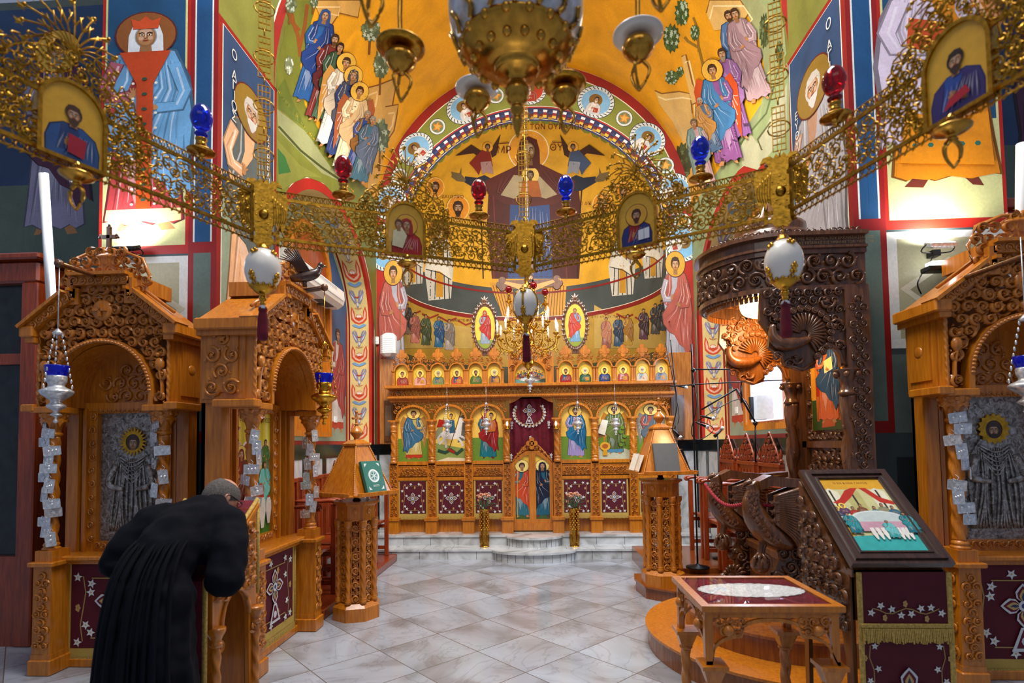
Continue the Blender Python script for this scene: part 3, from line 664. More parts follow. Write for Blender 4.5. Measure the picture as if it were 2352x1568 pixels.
ringarc(P, CX, AZ, AR, AR+.24, 0, 180, '1c2450'); ringarc(P, CX, AZ, AR+.235, AR+.26, 0, 180, 'a02018'); ringarc(P, CX, AZ, AR+.26, AR+.272, 0, 180, 'e0e0d0'); ringarc(P, CX, AZ, AR+.03, AR+.04, 0, 180, 'd8d8d0')
N = 46; k = P.k
for i in range(N):
    a = 180*(i+.2)/N; w = 180/N*.42
    for (r0, c) in ((.155, 'e4e4e8'), (.11, '8a2018'), (.06, 'e8b030')):
        ringarc(P, CX, AZ, AR+r0, AR+r0+.05, a, a+w, c, 2, k=k); ringarc(P, CX, AZ, AR+r0-.03, AR+r0+.02, a+w, a+2*w, drk(c, .55) if c != 'e4e4e8' else '283a6a', 2, k=k)
P.k += 1
mid_r = 2.45; k0 = P.k
for i, a in enumerate((90, 66, 43, 21, 1, 114, 137, 159, 179)):
    P.k = k0; rr = AR+.26+ (VR-.17+ (VZ-AZ)*sin(radians(a))-AR-.26)/2
    x = CX+rr*cos(radians(a)); z = AZ+rr*sin(radians(a)); R = .30 if i else .28; p = P.sub(x, z, R, R, radians(a-90)*.9)
    p.ell(0, 0, 1.12, .98, '1c2a34'); p.ell(0, 0, 1.08, .94, 'd0d8d8', 24)
    kk = p.k
    for j in range(26): t = j*6.283/26; p.line([(.88*cos(t), .78*sin(t)), (1.05*cos(t+.12), .92*sin(t+.12))], .05, '24323a', k=kk)
    p.k = kk+1; p.ell(0, 0, .86, .74, '7ab0d8' if i else 'b83a18', 24); p.ell(-.05, .12, .4, .36, '7a5a18'); bust(p, 0, -.72, 1.0, 'e8e0d8', 'c8c8c8' if i else 'a03010', halo=None, beard='c8c0b0', book='a03020')
    a2 = a+ (11.7 if a >= 90 else -11.7)
    for a3 in ((a2,) if i else (102, 78)):
        P.k = k0; rr = AR+.26+(VR-.17+(VZ-AZ)*sin(radians(a3))-AR-.26)/2; x = CX+rr*cos(radians(a3)); z = AZ+rr*sin(radians(a3))
        if a3 < 6 or a3 > 174: continue
        P.ell(x, z, .15, .15, '24323a'); P.ell(x, z, .142, .142, 'd0d8d8'); P.ell(x, z, .11, .11, '6a7a5a'); flower_white(P, x, z, .11, 0, 'b87a28'); flower_white(P, x, z, .08, .3, 'd8a040')
struct(b.build('wall_arch'))
# ---------------- vault
b = m('fresco'); n = 120; ny = 6; vs = []; fs = []
for j in range(ny+1):
    for i in range(n+1): a = pi*i/n; vs.append((CX-VR*cos(a), YV+(YA-YV)*j/ny, VZ+VR*sin(a)))
for j in range(ny):
    for i in range(n): q = j*(n+1)+i; fs.append((q, q+1, q+n+2, q+n+1))
b.add(vs, fs, True, 'e09c14')
P = Paint(b, vault, 11, .00014); P.k = 18
# left: hillside, rocks, trees, mourners
P.poly(pp([(636, 150), (650, 90), (668, 0), (730, 0), (712, 60), (690, 150), (700, 240), (745, 330), (780, 380), (840, 430), (872, 470), (866, 560), (860, 760), (852, 660), (840, 590), (806, 506), (776, 455), (742, 420), (705, 406), (669, 422), (640, 470), (634, 500)]), '6e7428')
P.poly(pp([(636, 250), (700, 300), (760, 380), (800, 410), (790, 420), (740, 398), (690, 350), (640, 300)]), '8c9064')
P.poly(pp([(636, 320), (690, 380), (740, 408), (700, 404), (640, 440)]), '7c8034')
P.line(pp([(640, 290), (690, 345), (740, 385), (780, 412)]), 5, '3a4418'); P.line(pp([(700, 210), (720, 280), (760, 350)]), 4, '6a7430')
P.poly(pp([(655, 180), (672, 230), (700, 290), (672, 275), (650, 255), (640, 250), (640, 200)]), '5a6824')
P.poly(pp([(638, 340), (655, 360), (668, 395), (640, 400)]), '2a6a30')
for (pts) in ([(690, 130), (684, 80), (676, 60), (670, 30)], [(688, 110), (700, 60), (706, 10)], [(688, 70), (670, 50), (660, 20)]): P.line(pp(pts), 8, '8a4a1a')
rocks = [[(812, 210), (870, 195), (908, 180), (908, 205), (900, 250), (880, 300), (880, 380), (868, 420), (845, 440), (838, 330), (812, 240)], [(885, 245), (915, 240), (912, 262), (905, 300), (885, 330)], [(720, 0), (830, 0), (822, 40), (780, 30), (760, 60), (740, 50)]]
for r in rocks: P.poly(pp(r), 'c89a50'); P.line(pp(r[:5]), 3, '7a4a18'); P.line(pp([((a[0]+r[0][0])/2+6, (a[1]+r[0][1])/2+16) for a in r[:5]]), 4, 'e0bc80')
def bush(P, x, y, w, h, rot=0, c='6a7a58', c2='b0bca8'):
    p = P.sub(x, -y, w, h, rot); rnd = random.Random(int(x*7+y)); pts = []
    for i in range(26): a = i*6.283/26; q = (1 if i % 2 else .8)*(1-.15*rnd.random()); pts.append((q*cos(a)*.5, q*sin(a)*.5))
    p.poly(pts, drk(c, .45)); kk = p.k
    for i in range(22):
        a = rnd.random()*6.28; q = rnd.random()**.5*.4; flower_white_k(p, q*cos(a), q*sin(a), .1, rnd.random()*3, c if i % 2 else c2, kk+i % 3)
def flower_white_k(p, x, y, r, a, c, k):
    P_ = []
    for i in range(10): b_ = a+pi*i/5; q = r if i % 2 == 0 else r*.5; P_.append((x+q*cos(b_), y+q*sin(b_)))
    p.poly(P_, c, k); p.k = max(p.k, k+1)
for (x, y, w, h) in ((852, 70, 50, 62), (876, 148, 40, 78), (875, 312, 48, 90), (668, 10, 30, 50), (722, 5, 22, 30)): P.line(pp([(x-4, y+h*.9), (x-2, y+h*.3), (x, y)]), 5, '7a4a1a'); bush(P, x, y, w, h)
bush(P, 664, 150, 24, 50, 0, '9aa880', 'e0e0d0')
K = P.k+4
for i, (xb, yb, xt, yt, r1, r2, kw) in enumerate(((700, 238, 752, 16, '1a5a9a', '0c3a80', dict(veil='1a4a8a', halo=None)), (726, 280, 774, 72, '7a2a2a', '5a1a24', dict(beard='5a3a20', halo=None)), (738, 282, 786, 92, '3a5a44', '2a4a34', dict(hair='2a1a10', halo=None)), (752, 340, 800, 125, 'e0dcd0', 'c8b8a0', dict(wings='c08a40')), (772, 365, 816, 155, '203a70', '4a4e60', dict(veil='3a4258')), (788, 395, 830, 192, 'e8d8b0', 'd0b080', dict(wings='a0522a', hair='3a1a0a')), (808, 402, 848, 250, '1a4a9a', '8a5a20', dict(halo=None, hair='8a8070')), (822, 420, 860, 262, '3a6a80', '5a6a84', dict(halo=None, hair='8a8880')))):
    P.k = K+i*66; hgt = hypot(xt-xb, yt-yb); ro = -atan2(xt-xb, -(yt-yb)); saint(P, xb, -yb, hgt, r1, r2, rot=ro, wide=.95, **kw)
# right side
P.k = 18
P.poly(pp([(1816, 430), (1812, 180), (1800, 60), (1788, 0), (1740, 0), (1752, 60), (1758, 130), (1756, 200), (1740, 280), (1700, 340), (1660, 390), (1620, 430), (1594, 470), (1592, 640), (1600, 740), (1601, 672), (1609, 605), (1623, 538), (1644, 475), (1672, 421), (1705, 381), (1742, 364), (1778, 378)]), '8c9c6c')
P.poly(pp([(1700, 0), (1745, 0), (1800, 60), (1806, 150), (1760, 230), (1755, 150), (1740, 80)]), '9aa070')
P.poly(pp([(1808, 190), (1760, 290), (1740, 330), (1720, 300), (1700, 340), (1705, 380), (1740, 390), (1808, 300)]), 'b0b090')
P.line(pp([(1800, 120), (1760, 260), (1700, 330)]), 4, '5a6a40'); P.line(pp([(1770, 280), (1740, 320), (1750, 345)]), 4, '5a5a3a')
for r in ([(1504, 208), (1520, 215), (1560, 210), (1585, 215), (1590, 260), (1600, 330), (1625, 380), (1605, 420), (1590, 400), (1570, 330), (1545, 280), (1515, 240)], [(1622, 30), (1630, 0), (1700, 0), (1720, 30), (1700, 60), (1640, 70)], [(1565, 130), (1575, 125), (1590, 190), (1610, 230), (1590, 240), (1575, 180)]): P.poly(pp(r), 'd8b068'); P.line(pp(r[:5]), 3, '8a5a20'); P.line(pp([(x+8, y+14) for x, y in r[:5]]), 4, 'f0d8a0')
P.line(pp([(1622, 180), (1612, 140), (1605, 110), (1580, 95), (1572, 85)]), 6, '8a6a20'); P.line(pp([(1605, 120), (1600, 60), (1592, 40)]), 5, '8a6a20')
for (x, y, w, h) in ((1542, 88, 44, 72), (1566, 30, 38, 72), (1596, 75, 24, 44), (1543, 178, 36, 38), (1562, 165, 18, 28)): bush(P, x, y, w, h, 0, '4a6a34', 'b0c4b0')
for (x, y, w, h) in ((1755, 70, 26, 90), (1790, 120, 20, 60), (1567, 370, 50, 100)): bush(P, x, y, w, h, 0, '4a5a30', '6a7a50')
K = P.k+4
for i, (xb, yb, xt, yt, r1, r2, kw) in enumerate(((1725, 224, 1668, 18, '6a8ab8', '4a74a8', dict(halo=None, beard='4a2a10')), (1748, 232, 1682, 12, 'b0949a', '9a7a84', dict(halo=None)), (1700, 322, 1654, 104, '8a5a9a', '9a70a8', dict(halo=None, beard='8a8070')), (1676, 378, 1632, 140, '8a5090', '3a7ab0', dict(wings='c84a18')), (1645, 352, 1604, 220, '4a6a90', 'c08a40', dict(halo=None, hair='a0a098')), (1625, 430, 1590, 268, 'c09aa0', '7a9a98', dict(halo=None, hair='6a5a40')))):
    P.k = K+i*66; hgt = hypot(xt-xb, yt-yb); ro = -atan2(xt-xb, -(yt-yb)); saint(P, xb, -yb, hgt, r1, r2, rot=ro, flip=-1, wide=.95, **kw)
P.k = 2
for i in range(9):
    x = 1000+i*60
struct(b.build('ceiling'))
b = m('fresco'); b.cc = hx('727432')
b.prism([(XL, VZ)]+[(CX-VR*cos(pi*i/40), VZ+VR*sin(pi*i/40)) for i in range(41)]+[(XR, VZ), (XR+1.5, VZ), (XR+1.5, 9.2), (XL-1.5, 9.2), (XL-1.5, VZ)], YV-.1, YV)
P = Paint(b, lambda u, v, l: Vector((u, YV-.1-l, v)), .4, .0005); ringarc(P, CX, VZ, VR-.0, VR+.1, 0, 180, '9c140a'); ringarc(P, CX, VZ, VR+.1, VR+.12, 0, 180, 'e0dcc8')
struct(b.build('wall_transverse'))
# ---------------- side walls with arched niches
def nich(q, X):
    b = m('fresco'); a, c, yc, zc = 1.68, 1.42, 7.45, 3.78; z0 = 1.78
    Y0 = YP; out = [(Y0, 0), (YA, 0), (YA, VZ), (Y0, VZ)]
    arch = [(yc-a, z0)]+[(yc-a*cos(pi*i/90), zc+c*sin(pi*i/90)) for i in range(91)]+[(yc+a, z0)]
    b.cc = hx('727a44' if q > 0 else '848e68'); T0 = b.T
    fr = lambda x, y, z: Vector((X+q*y, x, z))      # x->Y, y-> towards nave
    b.prism(out, 0, -.01, hole=arch, fr=fr); dep = .42
    # reveal
    vs = []; 
    for (yy, zz) in arch: vs += [fr(yy, 0, zz), fr(yy, -dep, zz)]
    b.add(vs, [(2*i, 2*i+2, 2*i+3, 2*i+1) for i in range(len(arch)-1)], False, 'e0c884')
    b.add([fr(yc-a, 0, z0), fr(yc+a, 0, z0), fr(yc+a, -dep, z0), fr(yc-a, -dep, z0)], [(0, 1, 2, 3)], False, 'd8d0c0')
    b.cc = hx('8fa08a'); b.prism([(yc-a-.1, z0-.1), (yc+a+.1, z0-.1), (yc+a+.1, zc+c+.2), (yc-a-.1, zc+c+.2)], -dep, -dep-.05, fr=fr)
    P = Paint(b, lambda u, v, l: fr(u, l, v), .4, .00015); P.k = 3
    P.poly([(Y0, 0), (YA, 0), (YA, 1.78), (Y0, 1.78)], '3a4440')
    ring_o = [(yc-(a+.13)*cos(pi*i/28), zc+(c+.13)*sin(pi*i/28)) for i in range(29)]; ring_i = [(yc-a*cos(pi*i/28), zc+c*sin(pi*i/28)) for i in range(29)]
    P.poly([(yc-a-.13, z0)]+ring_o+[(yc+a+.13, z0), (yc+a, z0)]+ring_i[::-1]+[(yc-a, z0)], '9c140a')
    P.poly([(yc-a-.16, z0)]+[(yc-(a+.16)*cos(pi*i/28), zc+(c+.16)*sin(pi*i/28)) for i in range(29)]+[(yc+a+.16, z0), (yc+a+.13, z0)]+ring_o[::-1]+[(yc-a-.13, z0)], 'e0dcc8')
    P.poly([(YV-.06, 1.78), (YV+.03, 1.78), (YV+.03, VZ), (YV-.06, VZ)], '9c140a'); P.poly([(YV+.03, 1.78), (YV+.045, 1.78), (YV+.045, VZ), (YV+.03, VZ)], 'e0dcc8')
    # pier panel with saint
    P.poly([(YP, 1.78), (YV-.06, 1.78), (YV-.06, VZ), (YP, VZ)], '8a1010'); P.poly([(YP+.07, 2.9), (YV-.1, 2.9), (YV-.1, VZ-.05), (YP+.07, VZ-.05)], '8f9f86'); P.poly([(YP+.07, 4.1), (YV-.1, 3.8), (YV-.1, VZ-.05), (YP+.07, VZ-.05)], '1e4166')
    P.line([(YP+.07, 2.9), (YP+.07, VZ-.05), (YV-.1, VZ-.05), (YV-.1, 2.9), (YP+.07, 2.9)], .015, 'dcdccc')
    P.poly([(YP+.07, 1.84), (YV-.1, 1.84), (YV-.1, 2.78), (YP+.07, 2.78)], 'c8ccc0'); P.poly([(YP+.11, 1.88), (YV-.14, 1.88), (YV-.14, 2.74), (YP+.11, 2.74)], '56665c')
    saint(P, (YP+YV)/2, 2.98, 2.35, 'e8b080' if q > 0 else 'b08468', '5a6462' if q > 0 else 'a8a4a8', wide=1.25, flip=q, beard='c8c4bc', hair='c0b8ac', halo='8a6a20', hem=None)
    P.k += 70; T_ = P.sub(0, 0, q, 1)
    for i, ch in enumerate('Ο ΑΓΙΟΣ'): write(T_, ch, q*(YP+.24), 5.45-i*.1, .13, 'e0dcd0', k=T_.k)
    for i, ch in enumerate('ΣΑΒΒΑΣ' if q > 0 else 'ΕΥΘΥΜΙΟΣ'): write(T_, ch, q*(YV-.24), 5.0-i*.1, .11, 'e0dcd0', k=T_.k)
    # back wall of the niche: painted saints either side of the window
    B = Paint(b, lambda u, v, l: fr(u, -dep+l, v), .4, .00015); B.k = 3
    B.poly([(yc+.86, z0), (yc+a-.02, z0), (yc+a-.02, zc+.3), (yc+.86, zc+1.1)], '8fa08c'); B.poly([(yc+.86, 2.6), (yc+a-.02, 2.6), (yc+a-.02, zc+.5), (yc+.86, zc+1.2)], '3a5a84')
    B.poly([(yc+a-.09, z0), (yc+a, z0), (yc+a, zc+.1), (yc+a-.09, zc+.3)], '9c140a'); B.line([(yc-a, z0+.03), (yc+a, z0+.03)], .06, '9c140a')
    saint(B, yc+1.22, 1.98, 1.75, 'd8d0c8', 'a83a3a', wide=1.1, flip=q, hair='5a2a10', halo=None, hem='b83a2a')
    # ribbon on the far reveal, facing the nave: tulips
    R_ = Paint(b, lambda u, v, l: Vector((X+q*u, yc+a*cos(max(0, (v-zc))/c if v > zc else 0)-l-.0, v)) if v <= zc else Vector((X+q*u, yc+a*sqrt(max(.02, 1-((v-zc)/c)**2))-l, v)), .1, .0006)
    for s0 in (0, 1):
        u = -dep+.03 if s0 == 0 else -.025; R_.line([(u, z0+.03), (u, zc), (u, zc+.6), (u, zc+1.1)], .05 if s0 else .03, 'b82a10' if s0 else '8a1a10')
    z = z0+.12; kk = R_.k
    while z < zc+1.05:
        u0 = -dep/2-.005; R_.k = kk
        p = R_.sub(u0, z, .15, .15)
        p.poly([(-.9, .3), (-.95, 1.1), (-.8, 1.75), (-.5, 1.2), (-.45, .6), (0, .3), (.45, .6), (.5, 1.2), (.8, 1.75), (.95, 1.1), (.9, .3), (.5, -.1), (0, -.25), (-.5, -.1)], 'd0502a'); p.poly([(-.75, .45), (-.8, 1.1), (-.72, 1.45), (-.58, .9), (-.5, .4), (0, .1), (.5, .4), (.58, .9), (.72, 1.45), (.8, 1.1), (.75, .45), (.4, .08), (0, -.08), (-.4, .08)], 'f0b8a0')
        p.ell(0, .62, .36, .3, 'd0502a'); p.ell(0, .66, .28, .22, 'e8c8b0'); p.line([(-.3, .7), (0, .6), (.3, .7)], .1, 'f4ece4'); p.line([(-.25, .42), (0, .5), (.25, .42)], .1, 'c04020')
        for s_ in (-1, 1):
            p.poly([(s_*.1, 2.2), (s_*.3, 2.0), (s_*.6, 2.5), (s_*.85, 3.2), (s_*.7, 3.5), (s_*.5, 3.0), (s_*.35, 2.9), (s_*.6, 3.5), (s_*.3, 3.3), (s_*.15, 2.8)], '8a88a8'); p.poly([(s_*.2, 2.2), (s_*.5, 2.5), (s_*.75, 3.1), (s_*.45, 2.7)], 'd8d8e0')
            p.poly([(0, 3.7), (s_*.5, 3.85), (s_*.85, 4.1), (s_*.5, 4.2), (0, 3.95)], '7aa4d0')
        p.ell(0, 1.9, .14, .32, '8a88a8'); p.ell(0, 1.95, .08, .2, 'e4e4ea'); p.line([(-.3, 2.75), (0, 2.68), (.3, 2.75)], .1, 'c04020'); p.line([(-.4, 1.6), (0, 1.45), (.4, 1.6)], .05, 'c04020')
        z += .66
    # marble skirting: black cap, grey panels with black strips
    side = 'left' if q > 0 else 'right'
    o = struct(b.build('wall_'+side))
    d_ = m('black_marble'); d_.bx(X, X+q*.03, YP, YA, 1.6, 1.78); d_.bx(X, X+q*.03, YP, YA, 0, .14)
    for i in range(9): y = YP+i*(YA-YP)/8; d_.bx(X, X+q*.03, y-.06, y+.06, .14, 1.6)
    d_.mat('marble_white')
    for i in range(8): y = YP+i*(YA-YP)/8; d_.bx(X, X+q*.024, y+.06, y+.53, .14, 1.6)
    struct(d_.build('trim_'+('1' if q > 0 else '2')))
    return fr, dep, yc, a, zc, c
NL = nich(1, XL); NR = nich(-1, XR)
# frontal pier faces
def pier(q, X0, X1, name):
    b = m('fresco'); b.cc = hx('3a4648'); b.add([(X0, YP, 0), (X1, YP, 0), (X1, YP, 7.5), (X0, YP, 7.5)], [(0, 1, 2, 3)]); b.add([(X1, YP, 0), (X1, 6.4, 0), (X1, 6.4, 7.5), (X1, YP, 7.5)], [(0, 1, 2, 3)], col='4a5450')
    b.add([(X1, 6.4, 0), (X1+(-4 if q > 0 else 4), 6.4, 0), (X1+(-4 if q > 0 else 4), 6.4, 7.5), (X1, 6.4, 7.5)], [(0, 1, 2, 3)], col='55605a')
    b.add([(X0, YP, VZ), (X0, YV, VZ), (X0, YV, 8.4), (X0, YP, 8.4)], [(0, 1, 2, 3)], col='727432')
    P = Paint(b, lambda u, v, l: Vector((u, YP-l, v)), .6, .00015)
    xa, xb = X0-q*.04, X1+q*.02
    xi = X0-q*.26
    P.poly([(X0, 1.8), (xi, 1.8), (xi, 7.4), (X0, 7.4)], '8a1010'); P.poly([(X0-q*.05, 1.9), (xi+q*.05, 1.9), (xi+q*.05, 3.5), (X0-q*.05, 3.5)], '5c7068'); P.poly([(X0-q*.05, 3.6), (xi+q*.05, 3.6), (xi+q*.05, 7.3), (X0-q*.05, 7.3)], '1a4a78')
    P.line([(X0-q*.05, 3.6), (X0-q*.05, 7.3)], .015, 'd8dcd8'); P.line([(xi+q*.05, 3.6), (xi+q*.05, 7.3)], .015, 'd8dcd8'); P.line([(X0-q*.15, 3.7), (X0-q*.15, 7.3)], .04, '184a78')
    P.k = 1
    P.poly([(xi, 3.5), (X1, 3.5), (X1, 7.4), (xi, 7.4)], 'a81c0c'); P.poly([(xi-q*.03, 3.58), (X1+q*.03, 3.58), (X1+q*.03, 7.4), (xi-q*.03, 7.4)], 'c8c88c'); P.poly([(xi-q*.05, 4.42), (X1+q*.05, 4.42), (X1+q*.05, 7.4), (xi-q*.05, 7.4)], '1b476c')
    P.poly([(xi, 2.5), (X1, 2.5), (X1, 3.48), (xi, 3.48)], 'd8dcd8'); P.poly([(xi-q*.08, 2.58), (X1+q*.08, 2.58), (X1+q*.08, 3.42), (xi-q*.08, 3.42)], 'aaa888')
    P.poly([(xi, 1.8), (X1, 1.8), (X1, 2.45), (xi, 2.45)], '5a6864'); P.poly([(xi, 0), (X1, 0), (X1, 1.6), (xi, 1.6)], '202628')
    xc = (xi+X1)/2
    P.poly([(xc-.4, 3.0), (xc, 3.26), (xc+.4, 3.0), (xc, 2.68)], 'c8c4ae'); P.poly([(xc-.32, 2.99), (xc, 3.2), (xc+.32, 2.99), (xc, 2.74)], '8c8a70')
    P.k = 8
    return b, P, xc
b, P, xc = pier(1, XL, -3.97, 'l')
saint(P, xc-.0, 3.72, 2.0, 'a83a3c', '6aa0cc', wide=1.35, halo='8a5020', veil='d8dce0', crown='c84a1c', hem='e0c890', blessing=True)
p = P.sub(xc, 3.72, 2.0*1.35, 2.0); p.k = P.k+70; p.poly([(-.09, .83), (.09, .83), (.03, .68), (.025, .1), (-.025, .1), (-.03, .68)], 'b8400f')
for i in range(9): p.ell(-.04, .12+i*.07, .006, .006, 'e8e0c8', 6); p.ell(.04, .12+i*.07, .006, .006, 'e8e0c8', 6); p.ell(0, .14+i*.07, .01, .008, '2a4a3a', 6)
struct(b.build('wall_front_left'))
b, P, xc = pier(-1, XR, 3.9, 'r')
saint(P, xc+.02, 3.85, 2.1, 'd8820c', 'd8c8dc', wide=1.5, halo='8a5020', beard='c8c4bc', bare=False, flip=-1, hem='d8820c', book='c84a1c')
p = P.sub(xc+.02, 3.85, 2.1*1.5, 2.1); p.k = P.k+70; p.poly([(-.03, .5), (.03, .5), (.035, .12), (-.035, .12)], 'c8a040'); p.poly([(-.12, .1), (.12, .08), (.11, .3), (.0, .26), (-.1, .32)], 'e08a0c')
for i in range(5): p.ell(-.08+i*.04, .17, .008, .01, '2a6a5a', 6)
struct(b.build('wall_front_right'))
# painted saints on the dim walls further out
for q in (-1, 1):
    b = m('fresco'); P = Paint(b, lambda u, v, l: Vector((u, 6.4-l, v)), None, .0002); xc = -6.05 if q < 0 else 6.0
    P.poly([(xc-1.2, 3.5), (xc+1.15, 3.5), (xc+1.15, 7.4), (xc-1.2, 7.4)], '5a6a5e'); P.poly([(xc-1.2, 5.1), (xc+1.15, 5.1), (xc+1.15, 7.4), (xc-1.2, 7.4)], '2c4468'); P.line([(xc-1.2, 3.45), (xc+1.2, 3.45), (xc+1.2, 7.4)], .08, '6a1420')
    saint(P, xc, 4.45, 2.6, '9a94b0', '5a2a44', wide=1.1, flip=-q, beard='8a8478'); struct(b.build('wall_panel_'+('left' if q < 0 else 'right')))
# ---------------- windows in the niches
def wind(q, X, num):
    fr, dep, yc, a, zc, c = NL if q > 0 else NR
    g = lambda x, y, z: fr(x, -dep+y, z)
    y0, y1 = 6.75, 8.2; zw = 4.25; out = [(y0, 1.9), (y0, zw)]+[((y0+y1)/2-(y1-y0)/2*cos(pi*i/16), zw+.7*sin(pi*i/16)) for i in range(17)]+[(y1, zw), (y1, 1.9)]
    inn = [(y0+.09, 1.98), (y0+.09, zw)]+[((y0+y1)/2-((y1-y0)/2-.09)*cos(pi*i/16), zw+.61*sin(pi*i/16)) for i in range(17)]+[(y1-.09, zw), (y1-.09, 1.98)]
    e = thing('x', 'x', 'x'); bpy.data.objects.remove(e)
    f_ = m('honey'); f_.prism(out, .0, .09, hole=inn, fr=g); o = struct(f_.build('window_%d' % num))
    pn = m('honey' if q > 0 else 'pinewall')
    for i in range(12):
        x = y0+.09+(y1-y0-.18)*i/12; xx = x+(y1-y0-.18)/12-.008; mid = (x+xx)/2-(y0+y1)/2; h = zw+.6*sqrt(max(0, 1-(mid/((y1-y0)/2-.09))**2)); pn.prism([(x, 1.98), (xx, 1.98), (xx, h), (x, h)], .0, .03, fr=g)
    o2 = pn.build('shutter', parent=o)
    if q > 0:
        r = m('redwood'); r.prism([(y0+.12, 4.05), (y1-.12, 4.05)]+[((y0+y1)/2+((y1-y0)/2-.12)*cos(pi*i/14), 4.22+.58*sin(pi*i/14)) for i in range(15)], .03, .06, fr=g); r.build('arched_panel', parent=o)
    return g
gL = wind(1, XL, 1); gR = wind(-1, XR, 2)
# right window: bright pane in the sill box
b = m('window_glow'); b.prism([(7.0, 2.02), (8.02, 2.02), (8.02, 2.75), (7.6, 3.0), (7.0, 2.75)], .035, .04, fr=gR); o = b.build('window_3'); struct(o)
# ---------------- marble steps of the sanctuary
def slab(b, pts, z0, z1, nose=.02):
    n_ = len(pts); T = lambda x, y, z: (x, z, y)
    vs = [(x, y, z0) for x, y in pts]+[(x, y, z1) for x, y in pts]; b.add(vs, [tuple(range(n_, 2*n_))]+[(i, (i+1) % n_, n_+(i+1) % n_, n_+i) for i in range(n_)])
def halfround(cx, y, r, ry, n=24): return [(cx-r*cos(pi*i/n), y-ry*sin(pi*i/n)) for i in range(n+1)]
b = m('marble_white')
cx = -.13
def stp(y, z0, z1, r, ry):
    pts = [(XL+.03, YA+.1), (XL+.03, y)]+halfround(cx, y, r, ry)+[(XR-.03, y), (XR-.03, YA+.1)]
    slab(b, pts, z0, z1-.03)
    q = [(XL+.03, YA+.1), (XL+.03, y-.02)]+halfround(cx, y-.02, r+.02, ry+.02)+[(XR-.03, y-.02), (XR-.03, YA+.1)]; slab(b, q, z1-.03, z1)
stp(8.36, 0, .155, .62, .3); stp(8.72, .155, .31, .43, .28)
b.mat('black_marble')
for r, ry, y, z0, z1 in ((.62, .3, 8.36, .002, .125), (.43, .28, 8.72, .157, .28)):
    for i in range(1, 14):
        a = pi*i/14; x = cx-(r+.001)*cos(a); yy = y-(ry+.001)*sin(a); b.box((x, yy, (z0+z1)/2), (.004, .004, z1-z0))
for i in range(-6, 7):
    if abs(cx+i*.44-cx) > .63: b.bx(cx+i*.44-.002, cx+i*.44+.002, 8.357, 8.36, .0, .125); b.bx(cx+i*.44+.1, cx+i*.44+.104, 8.717, 8.72, .155, .28)
    b.bx(cx+i*.44+.05, cx+i*.44+.054, 8.34, 8.7, .155, .1556)
struct(b.build('steps_marble'))
# ================================================================ ICONOSTASIS
Y9 = 9.0
def IX(px): return W(px, 1050, Y=Y9).x
def IZ(py): return W(1222, py, Y=Y9).z
def IM(y0): return lambda u, v, l: Vector((u, y0-l, v))
ICO = thing('iconostasis', 'carved honey wood iconostasis screen with painted saints and central gates on the marble steps', 'icon screen', (-.15, Y9, .31))
def ib(mb, name, mat=None, par=None):
    o = mb.build(name, mat, ICO if par is None else par); 
    if par is None: o.matrix_parent_inverse = Matrix.Translation((.15, -Y9, -.31))
    return o
def ix(mb, x0, x1, y0, y1, ya, yb, bev=0): mb.bx(IX(x0), IX(x1), Y9+ya, Y9+yb, IZ(y1), IZ(y0), bev)
cols = [906, 993, 1077, 1165, 1280, 1366, 1454, 1541]
fr_ = m('honey')
ix(fr_, 897, 1170, 1060, 1223, .06, .14); ix(fr_, 1275, 1550, 1060, 1221, .06, .14)
ix(fr_, 893, 1172, 1186, 1192, -.02, .08); ix(fr_, 1273, 1552, 1184, 1190, -.02, .08)
for (a, c) in ((897, 1170), (1275, 1550)): ix(fr_, a, c, 1056, 1064, -.04, .1); ix(fr_, a, c, 1093, 1100, -.03, .1); ix(fr_, a, c, 912, 918, -.02, .1)
ib(fr_, 'frame')
c_ = m('honey'); ix(c_, 893, 1552, 906, 912, -.10, .14, .006); ix(c_, 893, 1552, 888, 890, -.03, .12); ix(c_, 893, 1552, 904, 906, -.03, .12); ix(c_, 888, 1556, 881, 888, -.14, .16, .008); beads(c_, IX(895), IX(1550), IZ(909), Y9-.10, .013)
frieze(c_, IX(897), IX(1548), IZ(905), IZ(889), Y9-.0, .05, seed=5, th=.2); ib(c_, 'cornice')
for i, x in enumerate(cols):
    p = m('honey'); X = IX(x); ix(p, x-13, x+13, 1192, 1224, -.14, .1, .006); ix(p, x-15, x+15, 1184, 1192, -.16, .1, .006); ib(p, 'pedestal')
    p = m('honey'); ix(p, x-9, x+9, 1062, 1185, -.04, .1); frieze(p, IX(x-8), IX(x+8), IZ(1182), IZ(1066), Y9-.02, .04, seed=i, th=.17); 
    p.bx(IX(x-10), IX(x-8), Y9-.06, Y9, IZ(1185), IZ(1062)); p.bx(IX(x+8), IX(x+10), Y9-.06, Y9, IZ(1185), IZ(1062)); ib(p, 'pilaster')
    p = m('honey'); p.T = Matrix.Translation((X, Y9-.04, 0)); twist(p, (0, 0), .045, IZ(1046), IZ(990), 16)
    p.lathe((0, 0, 0), [(.06, IZ(1060)), (.06, IZ(1056)), (.048, IZ(1053)), (.055, IZ(1050)), (.044, IZ(1046))], 14); p.lathe((0, 0, 0), [(.044, IZ(990)), (.056, IZ(987)), (.05, IZ(984)), (.06, IZ(976)), (.05, IZ(972)), (.075, IZ(966)), (.08, IZ(963))], 12); p.box((0, 0, IZ(962)), (.17, .14, .025)); ib(p, 'column')
bays = [(914, 986), (1001, 1070), (1085, 1157), (1288, 1359), (1374, 1447), (1462, 1533)]
